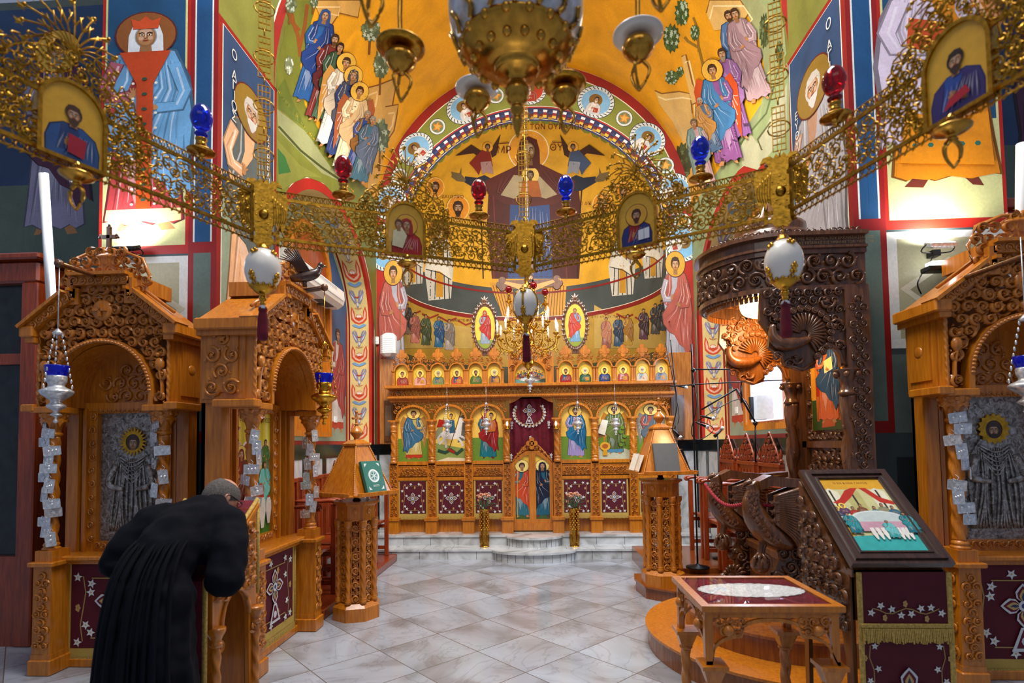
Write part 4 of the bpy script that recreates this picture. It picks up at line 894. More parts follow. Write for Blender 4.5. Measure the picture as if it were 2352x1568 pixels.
def arched(x0, x1, z0, zs, ztop, n=20):
    cx = (x0+x1)/2; a = (x1-x0)/2; return [(x0, z0), (x0, zs)]+[(cx-a*cos(pi*i/n), zs+(ztop-zs)*sin(pi*i/n)) for i in range(1, n)]+[(x1, zs), (x1, z0)]
def icon(mb, pts, y0, gold='e8b23c', ground=None, gz=None):
    """arched gilded board with optional painted ground"""
    mb.mat('icon_paint'); mb.cc = hx(gold); mb.prism(pts, y0, y0+.02); P = Paint(mb, lambda u, v, l: Vector((u, y0-l, v)), None, .00025)
    if ground: xs = [p[0] for p in pts]; zs = [p[1] for p in pts]; P.poly([(min(xs), min(zs)), (max(xs), min(zs)), (max(xs), gz), (min(xs), gz)], ground)
    return P
def bay_icon(k, px0, px1):
    x0, x1 = IX(px0), IX(px1); z0, zs, zt = IZ(1056), IZ(962), IZ(930); cx = (x0+x1)/2; hh = zt-z0
    s = m('honey'); sp = [(x0-.06, IZ(1056)), (x0-.06, IZ(914)), (x1+.06, IZ(914)), (x1+.06, IZ(1056))]
    
    ap = arched(x0, x1, z0, zs, zt); ap2 = arched(x0-.03, x1+.03, z0, zs, zt+.035)
    s.prism([(p[0], p[1]) for p in ap2]+ap[::-1], Y9-.05, Y9+.06)
    for i in range(len(ap)-1):
        L = hypot(ap[i+1][0]-ap[i][0], ap[i+1][1]-ap[i][1]); n = max(1, int(L/.026))
        for j in range(n): t = (j+.5)/n; pyr(s, lambda x, y, z: (x, y, z), ap[i][0]*(1-t)+ap[i+1][0]*t, ap[i][1]*(1-t)+ap[i+1][1]*t, .012, Y9-.045, .018, 4)
    ell_ = lambda p: ((p[0]-cx)/((x1-x0)/2+.05))**2+((p[1]-zs)/(zt-zs+.045))**2 > 1 if p[1] > zs-.02 else False
    carve(s, lambda p: ell_(p), (x0-.07, x1+.07, IZ(964), IZ(915)), .075, Y9+.02, .05, None, 'lslg', .22, k, .2)
    ib(s, 'arch_surround')
    b = m('icon_paint'); P = icon(b, ap, Y9+.03, 'f0c050' if k not in (1, 4) else 'f0cc60', '6a8a2c' if k not in (1,) else None, z0+hh*.42)
    H = hh*.93; zb = z0+.03
    if k == 0: saint(P, cx, zb, H, 'c8b060', '3a6a8a', wings='b07a3a', wide=1.25, hem='b83a1c', halo='f0d070', flip=-1)
    if k == 5: saint(P, cx, zb, H, 'b0503a', '5a6870', wings='8a8070', wide=1.25, hem='b83a1c', halo='f0d070')
    if k == 2: saint(P, cx, zb, H, '14707c', 'a01c14', wide=1.2, veil='a01c14', halo='e8b840', bare=False); p = P.sub(cx+.06, zb+H*.52, .26, .26); p.k = P.k+60; p.poly([(-.3, 0), (.25, .05), (.3, .5), (.1, .85), (-.15, .85), (-.3, .4)], 'c06a20'); folds(p, ((-.1, .8), (.15, .8), (-.2, .05), (.2, .08)), 'c06a20', 4, .04); face(p, 0, 1.05, .17, halo='e8b840')
    if k == 3: saint(P, cx, zb, H, '9a8ab8', '1a6a94', wide=1.2, beard='5a3018', hair='4a2818', halo='e8b840', book='d8a030')
    if k == 4:
        P.poly([(x0, z0), (x1, z0), (x1, z0+.14), (cx+.1, z0+.2), (cx, z0+.13), (x0, z0+.22)], 'b8bca0'); P.poly([(x0, z0+.55), (x0+.14, z0+.62), (x0+.2, z0+.4), (x0, z0+.34)], '8a6040'); saint(P, cx+.02, zb+.05, H*.95, '5a6a34', '6a7a3a', wide=1.25, wings='c07a20', beard='4a3018', halo='f0c860', hem='4a86a0')
        p = P.sub(cx-.14, zb, 1, 1); p.k = 80; p.ell(0, .18, .085, .07, 'd8a030'); p.ell(0, .18, .05, .04, 'a85a20'); p.poly([(-.04, .03), (.04, .03), (.03, .12), (-.03, .12)], 'c8901c'); p.poly([(-.12, .4), (0, .36), (.06, .6), (-.04, .62)], 'f0ecd8')
        for i in range(5): bush(p, .2+.03*(i % 3), -0, .0001, .0001) if 0 else p.ell(.26+.03*(i % 3), .2+.07*i, .035, .03, '6a8a2a', 8)
    if k == 1:
        P.poly([(x0, z0), (x1, z0), (x1, z0+.2), (x0, z0+.3)], '8a9a50'); P.poly([(x0, z0), (x0+.2, z0+.06), (x1, z0+.04), (x1, z0)], 'd8d0b0'); P.poly([(x1-.14, z0+.3), (x1, z0+.35), (x1, z0+.78), (x1-.1, z0+.74)], '6a6a5a'); P.poly([(x0, z0+.5), (x0+.14, z0+.74), (x0+.1, z0+.4), (x0, z0+.36)], '8a8a68')
        p = P.sub(cx, z0+.44, 1, 1)
        p.ell(0, 0, .17, .085, 'e8e4dc'); p.poly([(.08, 0), (.14, .26), (.2, .22), (.17, -.02)], 'e8e4dc'); p.ell(.19, .24, .055, .03, 'e8e4dc', 12, -.7)
        for (a, c, d, e) in ((.1, -.04, .2, -.2), (.14, -.02, .24, -.08), (-.1, -.04, -.2, -.16), (-.14, 0, -.08, -.22)): p.line([(a, c), ((a+d)/2+.02, (c+e)/2), (d, e)], .035, 'dcd8d0')
        p.line([(-.16, .02), (-.22, -.06), (-.2, -.14)], .03, 'c8c4b8'); p.poly([(-.02, .02), (.08, .03), (.06, .24), (-.04, .24)], '2a5a74'); p.poly([(-.02, .22), (-.2, .26), (-.24, .12), (-.1, .14)], 'a82418'); p.line([(.18, .4), (-.05, -.3)], .012, '6a3a1a'); face(p, .01, .31, .035, halo='e8b840')
        p.line([(-.22, -.26), (-.1, -.3), (0, -.25), (.1, -.32), (.2, -.24)], .05, '2a4a3a'); p.line([(-.05, -.24), (.06, -.3)], .04, 'a82418')
    ib(b, 'icon_panel')
    b = m('honey'); b.bx(x0-.02, x1+.02, Y9-.02, Y9+.04, IZ(1091), IZ(1066)); frieze(b, x0+.03, x1-.03, IZ(1087), IZ(1071), Y9-.02, .03, seed=k+3)
    for zz in (IZ(1089), IZ(1068)): beads(b, x0-.02, x1+.02, zz, Y9-.02, .01)
    ib(b, 'carved_rail')
for k, (a, c) in enumerate(bays): bay_icon(k, a, c)
# top tier
tiers = [(925, 0), (966, 1), (1008, 2), (1051, 3), (1095, 4), (1138, 5), (1303, 6), (1348, 7), (1393, 8), (1436, 9), (1480, 10), (1524, 11)]
tc = [('8a2a2a', 'a83a2a', None), ('c06a5a', 'e0a8a0', None), ('3a6a8a', '7a8a4a', 'b0aca0'), ('1a4a7a', 'c04a30', '6a4a2a'), ('7a8a3a', '4a6a2a', '4a3018'), ('3a3a6a', 'a06a20', 'c8c0b0'), ('2a5a7a', 'a01818', '6a3a18'), ('3a6a5a', '2a5a34', 'd0ccc0'), ('4a5a9a', '2a3a6a', '3a2010'), ('d0a0a0', 'b04a3a', None), ('8ab0c0', 'e0c8a8', 'c8c4b8'), ('4a6a8a', '8a8a90', None)]
for (px, i) in tiers:
    x0, x1 = IX(px-15.5), IX(px+15.5); zs, zt, z0 = IZ(848), IZ(832), IZ(880)
    ap = arched(x0, x1, z0, zs, zt, 14); b = m('honey'); b.prism(arched(IX(px-19), IX(px+19), z0, zs, zt+.03, 14)+ap[::-1], Y9-.02, Y9+.06); carve(b, lambda p: p[1] > zs and ((p[0]-IX(px))/.14)**2+((p[1]-zs)/(zt-zs+.04))**2 > 1, (IX(px-22), IX(px+22), zs-.02, IZ(822)), .06, Y9, .03, None, 'sl', .2, i, .1); a2 = arched(x0-.02, x1+.02, z0, zs, zt+.022, 14); b.prism(a2+ap[::-1], Y9-.05, Y9); ib(b, 'small_arch')
    b = m('icon_paint'); P = icon(b, ap, Y9+.01, 'f2c23c'); bust(P, (x0+x1)/2, z0+.005, (x1-x0)*.98, tc[i][0], tc[i][1], beard=tc[i][2], hair=tc[i][2] or '4a2a14', halo='f6d468', book='c89030' if i % 2 else None); ib(b, 'small_icon')
    b = m('honey')
    for s_ in (-1, 1): b = m('honey'); b.lathe((IX(px+s_*19.5), Y9-.05, 0), [(.028, z0), (.028, z0+.02), (.02, z0+.03), (.02, zs-.02), (.03, zs-.005), (.034, zs+.015)], 10); ib(b, 'colonnette')
    b = m('honey'); cx = IX(px); carve(b, None, (IX(px-21), IX(px+21), IZ(828), IZ(810)), .075, Y9+.0, .04, None, 'ls', .2, i); ib(b, 'cresting')
    b = m('honey'); z = IZ(813); r = .052
    for (dx, dz) in ((0, 1), (0, -1), (1, 0), (-1, 0), (0, 0)): b.lathe((cx+dx*r*.95, Y9-.02, z+dz*r*1.15+.02), [(r*.8, -.012-.004*(dx == 0 and dz == 0)), (r*.88, 0), (r*.8, .012)], 12, 'Y', False)
    ib(b, 'cross_finial')
b = m('honey'); X0, X1 = IX(1170), IX(1275); z0 = IZ(880); ap = arched(IX(1186), IX(1256), z0, IZ(862), IZ(830))
b.prism([(X0, z0), (X0, IZ(812)), (IX(1195), IZ(800)), (IX(1222), IZ(792)), (IX(1250), IZ(800)), (X1, IZ(812)), (X1, z0)]+ap[::-1], Y9-.03, Y9+.05); a2 = arched(IX(1182), IX(1260), z0, IZ(862), IZ(826)); b.prism(a2+ap[::-1], Y9-.07, Y9)
carve(b, lambda p: ((p[0]-IX(1221))/(.30))**2+((p[1]-IZ(862))/.28)**2 > 1, (X0+.02, X1-.02, z0, IZ(808)), .11, Y9-.03, .035, None, 'lg', .13, 9, .3); ib(b, 'center_gable')
b = m('icon_paint'); P = icon(b, ap, Y9, 'e8b840', '6a9a90', z0+.08); cx = IX(1221); P.ell(cx, z0+.1, .22, .07, 'e8e4d8'); P.ell(cx, z0+.1, .2, .055, 'c8d0d0')
P.poly([(cx-.2, z0+.22), (cx+.2, z0+.22), (cx+.14, z0+.29), (cx-.14, z0+.29)], 'c8a070')
for i in range(9): t = (i-4)/4; P.k = 8+i*28; bust(P, cx+t*.2, z0+.13-.06*t*t, .1, ('a83020', '2a5a8a', '4a8a4a', '1a7a8a', 'a82418')[i % 5], ('c08030', '6a2a4a')[i % 2], halo='f0d070' if i == 4 else None)
ib(b, 'lunette_icon')
# gates
def gate(s):
    xc = IX(1222); x1 = IX(1269 if s > 0 else 1175); w = abs(x1-xc)
    def out(f, t, bt): # height profile of the leaf
        n = 10; pts = [(xc+s*bt, IZ(1218)+bt*3.3 if bt else IZ(1218))]; top = []
        for i in range(n+1): u = bt/w+(1-2*bt/w)*i/n; h = IZ(1035)-bt*1.2+(IZ(1064)-IZ(1035))*((u-.25)/.75)**1.3 if u > .25 else IZ(1035)-bt*1.2; top.append((xc+s*w*u, h))
        base = IZ(1218) if not bt else IZ(1192)
        return [(xc+s*bt, base)]+top+[(x1-s*bt, base)]
    b = m('honey'); o = out(0, 0, 0); i_ = out(0, 0, .055); b.prism(o, Y9, Y9+.05, hole=i_[::-1]); g = b
    b.bx(xc+s*.006, x1, Y9-.01, Y9, IZ(1217), IZ(1201)); dr = ib(b, 'royal_door')
    b = m('icon_paint'); P = icon(b, i_, Y9+.03, 'f2c84a', '3c5a2c', IZ(1168)); cx = (xc+x1)/2; hgt = IZ(1058)-IZ(1188)
    if s < 0: saint(P, cx, IZ(1188), hgt, '2a6a7a', 'c8481c', wings='6a3a1a', wide=1.15, staff='c8a040', halo='f6dc80')
    else: saint(P, cx, IZ(1188), hgt, '1a5a70', '141c34', veil='141c34', wide=1.15, halo='f6dc80', flip=-1, bare=False)
    o_ = b.build('gate_icon', parent=dr)
    b = m('honey'); top = [(p[0], p[1]) for p in o[1:-1]]
    for i in range(5): 
        a = top[i*2]; r = .07-.008*i; pts = [(a[0]+(r)*(1-.1*t)*cos(t*1.0+i), Y9+.02, a[1]+r*.8+r*(1-.1*t)*sin(t*1.0+i)) for t in range(8)]; b.tube(pts, .012, 5); leaf(b, lambda x, y, z: (x, y, z), a[0], a[1]+r*.8, r*.5, i, Y9+.02, .02)
    b.tube([(p[0], Y9+.02, p[1]+.13-.012*i) for i, p in enumerate(top)], .014, 6); b.build('carved_crest', parent=dr)
gate(-1); gate(1)
b = m('honey'); xc = IX(1222); z = IZ(1018)
for (dx, dz) in ((0, .06), (0, -.06), (.055, 0), (-.055, 0), (0, 0)): b.lathe((xc+dx, Y9-.02, z+dz), [(.04, -.02), (.045, 0), (.04, .02)], 12, 'Y', False)
ib(b, 'gate_cross')
b = m('honey'); b.prism([(IX(1172), IZ(912)), (IX(1272), IZ(912)), (IX(1272), IZ(925)), (IX(1262), IZ(922)), (IX(1250), IZ(915)), (IX(1240), IZ(910.5)), (IX(1204), IZ(910.5)), (IX(1194), IZ(915)), (IX(1182), IZ(922)), (IX(1172), IZ(925))], Y9-.02, Y9+.02); ib(b, 'door_valance')
# curtain behind the gates
b = m('velvet'); vs = []; n = 60
for i in range(n+1):
    t = i/n; x = IX(1171)+(IX(1273)-IX(1171))*t; y = Y9+.1+.015*sin(t*34)
    vs += [(x, y, IZ(1215)), (x, y, IZ(908))]
b.add(vs, [(2*i, 2*i+2, 2*i+3, 2*i+1) for i in range(n)], True)
b.mat('embroidery'); P = Paint(b, lambda u, v, l: Vector((u, Y9+.08-l, v)), None, .0003); xc = IX(1217); cross_orn(P, xc, IZ(942), .11, stand=True)
k = P.k
for i in range(19): a = radians(200+140*i/18) if 0 else radians(150+240*i/18); flower_white(P, xc+.26*cos(a), IZ(948)+.22*sin(a), .03, i); P.ell(xc+.235*cos(a+.08), IZ(948)+.2*sin(a+.08), .014, .018, 'b8935a', 6)
for (px, py) in ((1219, 1004), (1176, 970), (1262, 970), (1174, 1045), (1266, 1045)):
    for j in range(3): flower_white(P, IX(px), IZ(py+j*6), .034-.006*j, j)
tag(b.build('curtain'), 'dark red velvet curtain with silver cross and flower garland above the closed gates', 'curtain')
# six embroidered cloths
cl = [(915, 982, 'far left, under the pale winged angel'), (1003, 1070, 'under the horseman'), (1088, 1156, 'behind the left vase'), (1290, 1358, 'behind the right vase'), (1376, 1441, 'under the winged hermit'), (1466, 1532, 'half hidden behind the right lectern')]
for i, (a, c, t) in enumerate(cl):
    w = IX(c)-IX(a); zb, zt = IZ(1186), IZ(1098); h = zt-zb; xm = (IX(a)+IX(c))/2
    e = thing('embroidered_cloth', 'dark red embroidered icon screen cloth, '+t, 'cloth', (xm, Y9-.02, zb), group='cloths hung along the icon screen')
    b = m('embroidery'); b.bx(-w/2, w/2, .003, .012, 0, h); b.C = [hx('5e0420')]*len(b.C); P = Paint(b, lambda u, v, l: Vector((u, .003-l, v)), None, .00012); podea(P, w, h); b.build('cloth_panel', parent=e)
    b = m('gold_fringe'); fringe(b, lambda x, y, z: (x, y, z), -w/2, w/2, .012, .04); b.build('fringe', parent=e)
# oval icons and the painted crucifix above the screen
for s_, px, t in ((-1, 1117, 'oval icon of a woman in red, on the screen left of the crucifix'), (1, 1327, 'oval icon of a youth in red cloak, on the screen right of the crucifix')):
    e = thing('oval_icon', t, 'icon', (IX(px), Y9+.02, IZ(812)))
    zc = IZ(748)-IZ(812); n = 30; b = m('walnut'); oo = [(.215*cos(6.283*i/n), zc+.42*sin(6.283*i/n)) for i in range(n)]; ii = [(.17*cos(6.283*i/n), zc+.36*sin(6.283*i/n)) for i in range(n)]
    b.prism(oo, 0, .04, hole=ii)
    for i in range(30): a = 6.283*i/30; leaf(b, lambda x, y, z: (x, y, z), .205*cos(a), zc+.405*sin(a), .045, a, 0, .02)
    b.box((0, .02, .02), (.12, .04, .06)); leaf(b, lambda x, y, z: (x, y, z), 0, zc+.46, .08, 1.57, 0, .03, 7); b.build('carved_frame', parent=e)
    b = m('icon_paint'); b.cc = hx('f0c040'); b.prism([(p[0]*1.01, zc+(p[1]-zc)*1.01) for p in ii], .01, .03); P = Paint(b, lambda u, v, l: Vector((u, .01-l, v)), None, .00025)
    P.poly([p for p in ii if p[1] < zc-.2], '8a9a2c'); 
    if s_ < 0: saint(P, .0, zc-.3, .6, '8a98a8', 'b0241a', veil='b0241a', wide=1.0, halo=None)
    else: saint(P, 0, zc-.3, .6, '6a98b8', 'c03a24', wide=1.05, halo=None, hair='7a4a20', flip=-1)
    b.build('painting', parent=e)
e = thing('crucifix', 'large painted wooden crucifix rising above the centre of the icon screen', 'crucifix', (IX(1222), Y9+.08, IZ(800)))
b = m('walnut'); zc = IZ(648)-IZ(800); b.bx(-.07, .07, 0, .04, 0, zc+.42); b.bx(-.46, .46, 0, .04, zc-.06, zc+.07)
for (x, z) in ((-.46, zc+.07), (-.46, zc-.05), (-.5, zc), (.46, zc+.07), (.46, zc-.05), (.5, zc)): b.lathe((x, 0.016-.0015*(z > zc+.04)-.003*(z < zc-.02), z), [(.06, -.02), (.07, 0), (.06, .02)], 10, 'Y', False)
b.build('cross_board', parent=e)
b = m('icon_paint'); P = Paint(b, lambda u, v, l: Vector((u, 0-l, v)), None, .0004); sk = 'd09050'
P.poly([(-.1, zc-.12), (-.12, zc-.02), (.12, zc-.02), (.1, zc-.12), (.08, zc-.4), (-.08, zc-.4)], sk); 
for q in (-1, 1): P.poly([(q*.08, zc-.02), (q*.3, zc+.03), (q*.46, zc+.07), (q*.47, zc+.03), (q*.32, zc-.03), (q*.1, zc-.12)], sk); hand(P, q*.49, zc+.055, .022, sk, 0 if q > 0 else pi); P.poly([(q*.0, zc-.5), (q*.07, zc-.5), (q*.05, zc-.95), (q*.01, zc-.95)], sk)
P.poly([(-.11, zc-.38), (.11, zc-.38), (.1, zc-.58), (-.1, zc-.56)], 'e8e0d0'); face(P, .02, zc+.1, .06, hair='3a2010', beard='3a2010', halo=None, skin=sk); b.build('painted_figure', parent=e)
# wood panelled blocks either side of the screen
for (a, c, nm, t) in ((864, 898, 'l', 'tall oak side board left of the icon screen with a small framed door'), (1548, 1603, 'r', 'tall oak side board right of the icon screen behind the microphone boom')):
    e = thing('side_panel', t, 'wood panel', ((IX(a)+IX(c))/2, 9.19, 1.78)); X0 = -abs(IX(c)-IX(a))/2
    zt = IZ(812)-1.78; b = m('pinewall'); b.bx(X0, -X0, 0, .08, 0, zt, .01); k = 4
    for i in range(1, k): b.bx(X0-2*X0*i/k-.003, X0-2*X0*i/k+.003, -.003, 0, 0, zt)
    b.build('board', parent=e); b = m('walnut'); b.bx(X0*.3 if nm == 'l' else X0*.9, -X0*.95 if nm == 'l' else -X0*.2, -.03, 0, .05, .75); b.build('door_frame', parent=e)
    b = m('icon_paint'); b.cc = hx('6a5a4a'); b.bx(X0*.1 if nm == 'l' else X0*.7, -X0*.75 if nm == 'l' else -X0*.0, -.035, -.03, .14, .66); b.build('painted_inset', parent=e)
# hanging lamps in front of the screen
def silver_lamp(px, py, label, Y=8.6, sc=1.0, metal='silver', cup=None, chain_to=None, group='silver lamps hanging before the icon screen', ztop=None):
    p = W(px, py, Y=Y); e = thing('hanging_lamp', label, 'oil lamp', p, group=group)
    b = m(metal); s = sc
    b.lathe((0, 0, 0), [(.004*s, -.2*s), (.014*s, -.19*s), (.006*s, -.165*s), (.03*s, -.15*s), (.012*s, -.13*s), (.05*s, -.1*s), (.028*s, -.07*s), (.075*s, -.03*s), (.082*s, -.005*s), (.04*s, .02*s), (.05*s, .05*s), (.05*s, .08*s), (.042*s, .085*s)], 18); b.build('lamp_body', parent=e)
    if cup: b = m(cup); b.lathe((0, 0, 0), [(.04*s, .07*s), (.055*s, .1*s), (.062*s, .14*s), (.056*s, .14*s), (.045*s, .09*s)], 16, cap=False); b.build('glass_cup', parent=e)
    top = ztop or (chain_to-p.z if chain_to else .5); b = m(metal)
    for i in range(3):
        a = i*2.094+.4; P0 = Vector((.08*s*cos(a), .08*s*sin(a), 0)); P1 = Vector((.02*s*cos(a), .02*s*sin(a), min(top, .34*s)))
        n = 10
        for k in range(n): c = P0.lerp(P1, (k+.5)/n); b.ball(c, .007*s, 6, (.004*s+.003*s*(k % 2), .004*s+.003*s*(1-k % 2), .014*s))
    b.lathe((0, 0, min(top, .34*s)), [(.002, .03*s), (.03*s, .0), (.022*s, -.01*s)], 10); b.tube([(0, 0, min(top, .34*s)), (0, 0, top)], .003*s, 5)
    b.build('chain', parent=e); return e
for px, py, t in ((1027, 975, 'in front of the horseman icon'), (1117, 972, 'in front of the mother and child icon'), (1327, 970, 'in front of the robed teacher icon'), (1414, 972, 'in front of the winged hermit icon')):
    silver_lamp(px, py, 'small silver hanging lamp '+t, 8.82, .95, ztop=IZ(888)-W(px, py, Y=8.82).z)
silver_lamp(1217, 872, 'silver hanging lamp before the last supper panel in the middle', 8.6, 1.0, ztop=8.47-W(1217, 872, Y=8.6).z)
for px, t in ((1165, 'left'), (1277, 'right')):
    p = W(px, 985, Y=8.9); e = thing('wall_sconce', 'brass candle sconce with glass drops on the column '+t+' of the curtain', 'sconce', p, group='sconces either side of the curtain'); b = m('brass'); b.lathe((0, 0, 0), [(.05, 0), (.055, .012), (.03, .02), (.018, .05)], 12); b.tube([(0, 0, 0), (0, .04, -.06), (0, .09, -.02)], .008, 6); b.build('sconce_arm', parent=e)
    b = m('clear_glass')
    for i in range(8): a = i*pi/4; b.ball((.045*cos(a), .045*sin(a), -.03-.01*(i % 2)), .01, 6, (.007, .007, .022))
    b.build('glass_drops', parent=e); b = m('bulb_glow'); b.ball((0, 0, .09), .02, 8, (.016, .016, .04)); b.build('bulb', parent=e)
# flower vases
def vase(px, py, label):
    p = W(px, py, Z=.155); e = thing('flower_vase', label, 'vase', p, group='tall brass vases on the marble step')
    b = m('brass'); b.lathe((0, 0, 0), [(.075, 0), (.078, .01), (.072, .03), (.07, .2), (.072, .32), (.07, .5), (.074, .56), (.078, .58), (.07, .58), (.066, .5)], 24, tw=(.0, 1, 1))
    for k in range(9):
        for i in range(9): a = i*.698+k*.35; c = (.072*cos(a), .072*sin(a), .27+k*.033); b.ball(c, .012, 6)
    for i in range(8): a = i*pi/4; b.tube([(.073*cos(a+t*.3), .073*sin(a+t*.3), .2-.14*abs(t)**2) for t in (-1, -.6, 0, .6, 1)], .005, 5)
    b.build('vase_body', parent=e)
    rnd = random.Random(px); lv = m('leafgreen')
    for i in range(60):
        a = rnd.random()*6.28; r = .04+.11*rnd.random(); z = .6+.16*rnd.random(); q = Vector((r*cos(a), r*sin(a), z)); dirn = Vector((cos(a), sin(a), rnd.random()*.8-.2)).normalized(); s_ = dirn.cross(Vector((0, 0, 1))).normalized()*.018
        lv.add([q, q+dirn*.03+s_, q+dirn*.075, q+dirn*.03-s_, q+dirn*.03+Vector((0, 0, .006))], [(0, 1, 4), (1, 2, 4), (2, 3, 4), (3, 0, 4)], False)
    for i in range(8): a = i*.8; lv.tube([(0.02*cos(a), .02*sin(a), .5), (.07*cos(a), .07*sin(a), .72)], .004, 5)
    lv.build('foliage', parent=e)
    for i in range(8):
        a = i*2.4; r = .03+.085*(i/8)**.5; c = (r*cos(a), r*sin(a), .77+.05*(1-i/8)); rs = m('rose_petal')
        rs.ball(c, .02, 8)
        for ring, (nn, rr, hh) in enumerate(((4, .022, .03), (5, .032, .026))):
            for j in range(nn):
                g = j*6.283/nn+ring; d = Vector((cos(g), sin(g), 0)); s_ = Vector((-sin(g), cos(g), 0))*rr*.7; C_ = Vector(c)
                rs.add([C_+d*.006+Vector((0, 0, -.02)), C_+d*rr+s_+Vector((0, 0, -.002)), C_+d*rr*1.1+Vector((0, 0, hh*.6)), C_+d*rr-s_+Vector((0, 0, -.002))], [(0, 1, 2, 3)], True)
        rs.build('rose', parent=e)
vase(1113, 1255, 'tall embossed brass vase of peach roses left of the gates'); vase(1320, 1254, 'tall embossed brass vase of peach roses right of the gates')
# ================================================================ CANOPIED ICON SHRINES
def tags(parent_xyz, r, z0, z1, n, where, seed, face_dir=-pi/2, grp='silver votive plaques tied to the shrine columns', spread=1.3):
    rnd = random.Random(seed); kinds = ['two eyes', 'a kneeling figure', 'a heart', 'a child', 'a leg', 'a couple', 'a hand', 'a standing figure', 'a house', 'a baby']
    ords = ['topmost', 'second', 'third', 'fourth', 'fifth', 'sixth', 'seventh', 'eighth', 'ninth', 'tenth', 'eleventh', 'twelfth', 'thirteenth', 'fourteenth', 'fifteenth', 'sixteenth']
    for i in range(n):
        z = z1-(z1-z0)*(i+.3)/n; a = face_dir+(rnd.random()-.5)*spread*1.4; land = rnd.random() < .5; w_, h_ = ((.105, .068) if land else (.062, .105)); rr = r+.012+.008*(i % 2)
        x = parent_xyz[0]+rr*cos(a); y = parent_xyz[1]+rr*sin(a)
        o = thing('votive_plaque', '%s silver votive plaque from the top on the %s' % (ords[i], where), 'votive plaque', (x, y, z), a+pi/2+(rnd.random()-.5)*.5, group=grp)
        b = m('silver'); tl = (rnd.random()-.5)*.3; R = Matrix.Rotation(tl, 4, 'Y'); b.T = R
        b.bx(-w_/2, w_/2, -.002, .002, -h_/2, h_/2); 
        fr = lambda xx, yy, zz: (xx, yy, zz)
        for q in (-1, 1): b.bx(-w_/2, w_/2, -.004, -.002, q*h_/2-.003, q*h_/2+.003); b.bx(q*w_/2-.003, q*w_/2+.003, -.004, -.002, -h_/2, h_/2)
        kd = i % 4
        if kd == 0:
            for q in (-1, 1): pyr(b, fr, q*w_*.2, 0, min(w_, h_)*.2, -.002, .006, 8)
        elif kd == 1: pyr(b, fr, 0, h_*.22, .011, -.002, .007, 7); pyr(b, fr, 0, -h_*.1, .016, -.002, .006, 5)
        elif kd == 2: leaf(b, fr, 0, 0, min(w_, h_)*.36, 1.57, -.002, .006, 5)
        else:
            for q in (-1, 0, 1): pyr(b, fr, q*w_*.22, h_*.05*q, min(w_, h_)*.15, -.002, .006, 6)
        b.build('plaque', parent=o)
        b = m('card_white'); b.tube([(0, 0, h_/2), (.01, .004, h_/2+.02), (-.008, .008, h_/2+.04)], .0018, 4); b.tube([(0, 0, h_/2), (-.02, -.004, h_/2+.012), (-.012, -.006, h_/2-.02)], .0015, 4); b.build('ribbon', parent=o)
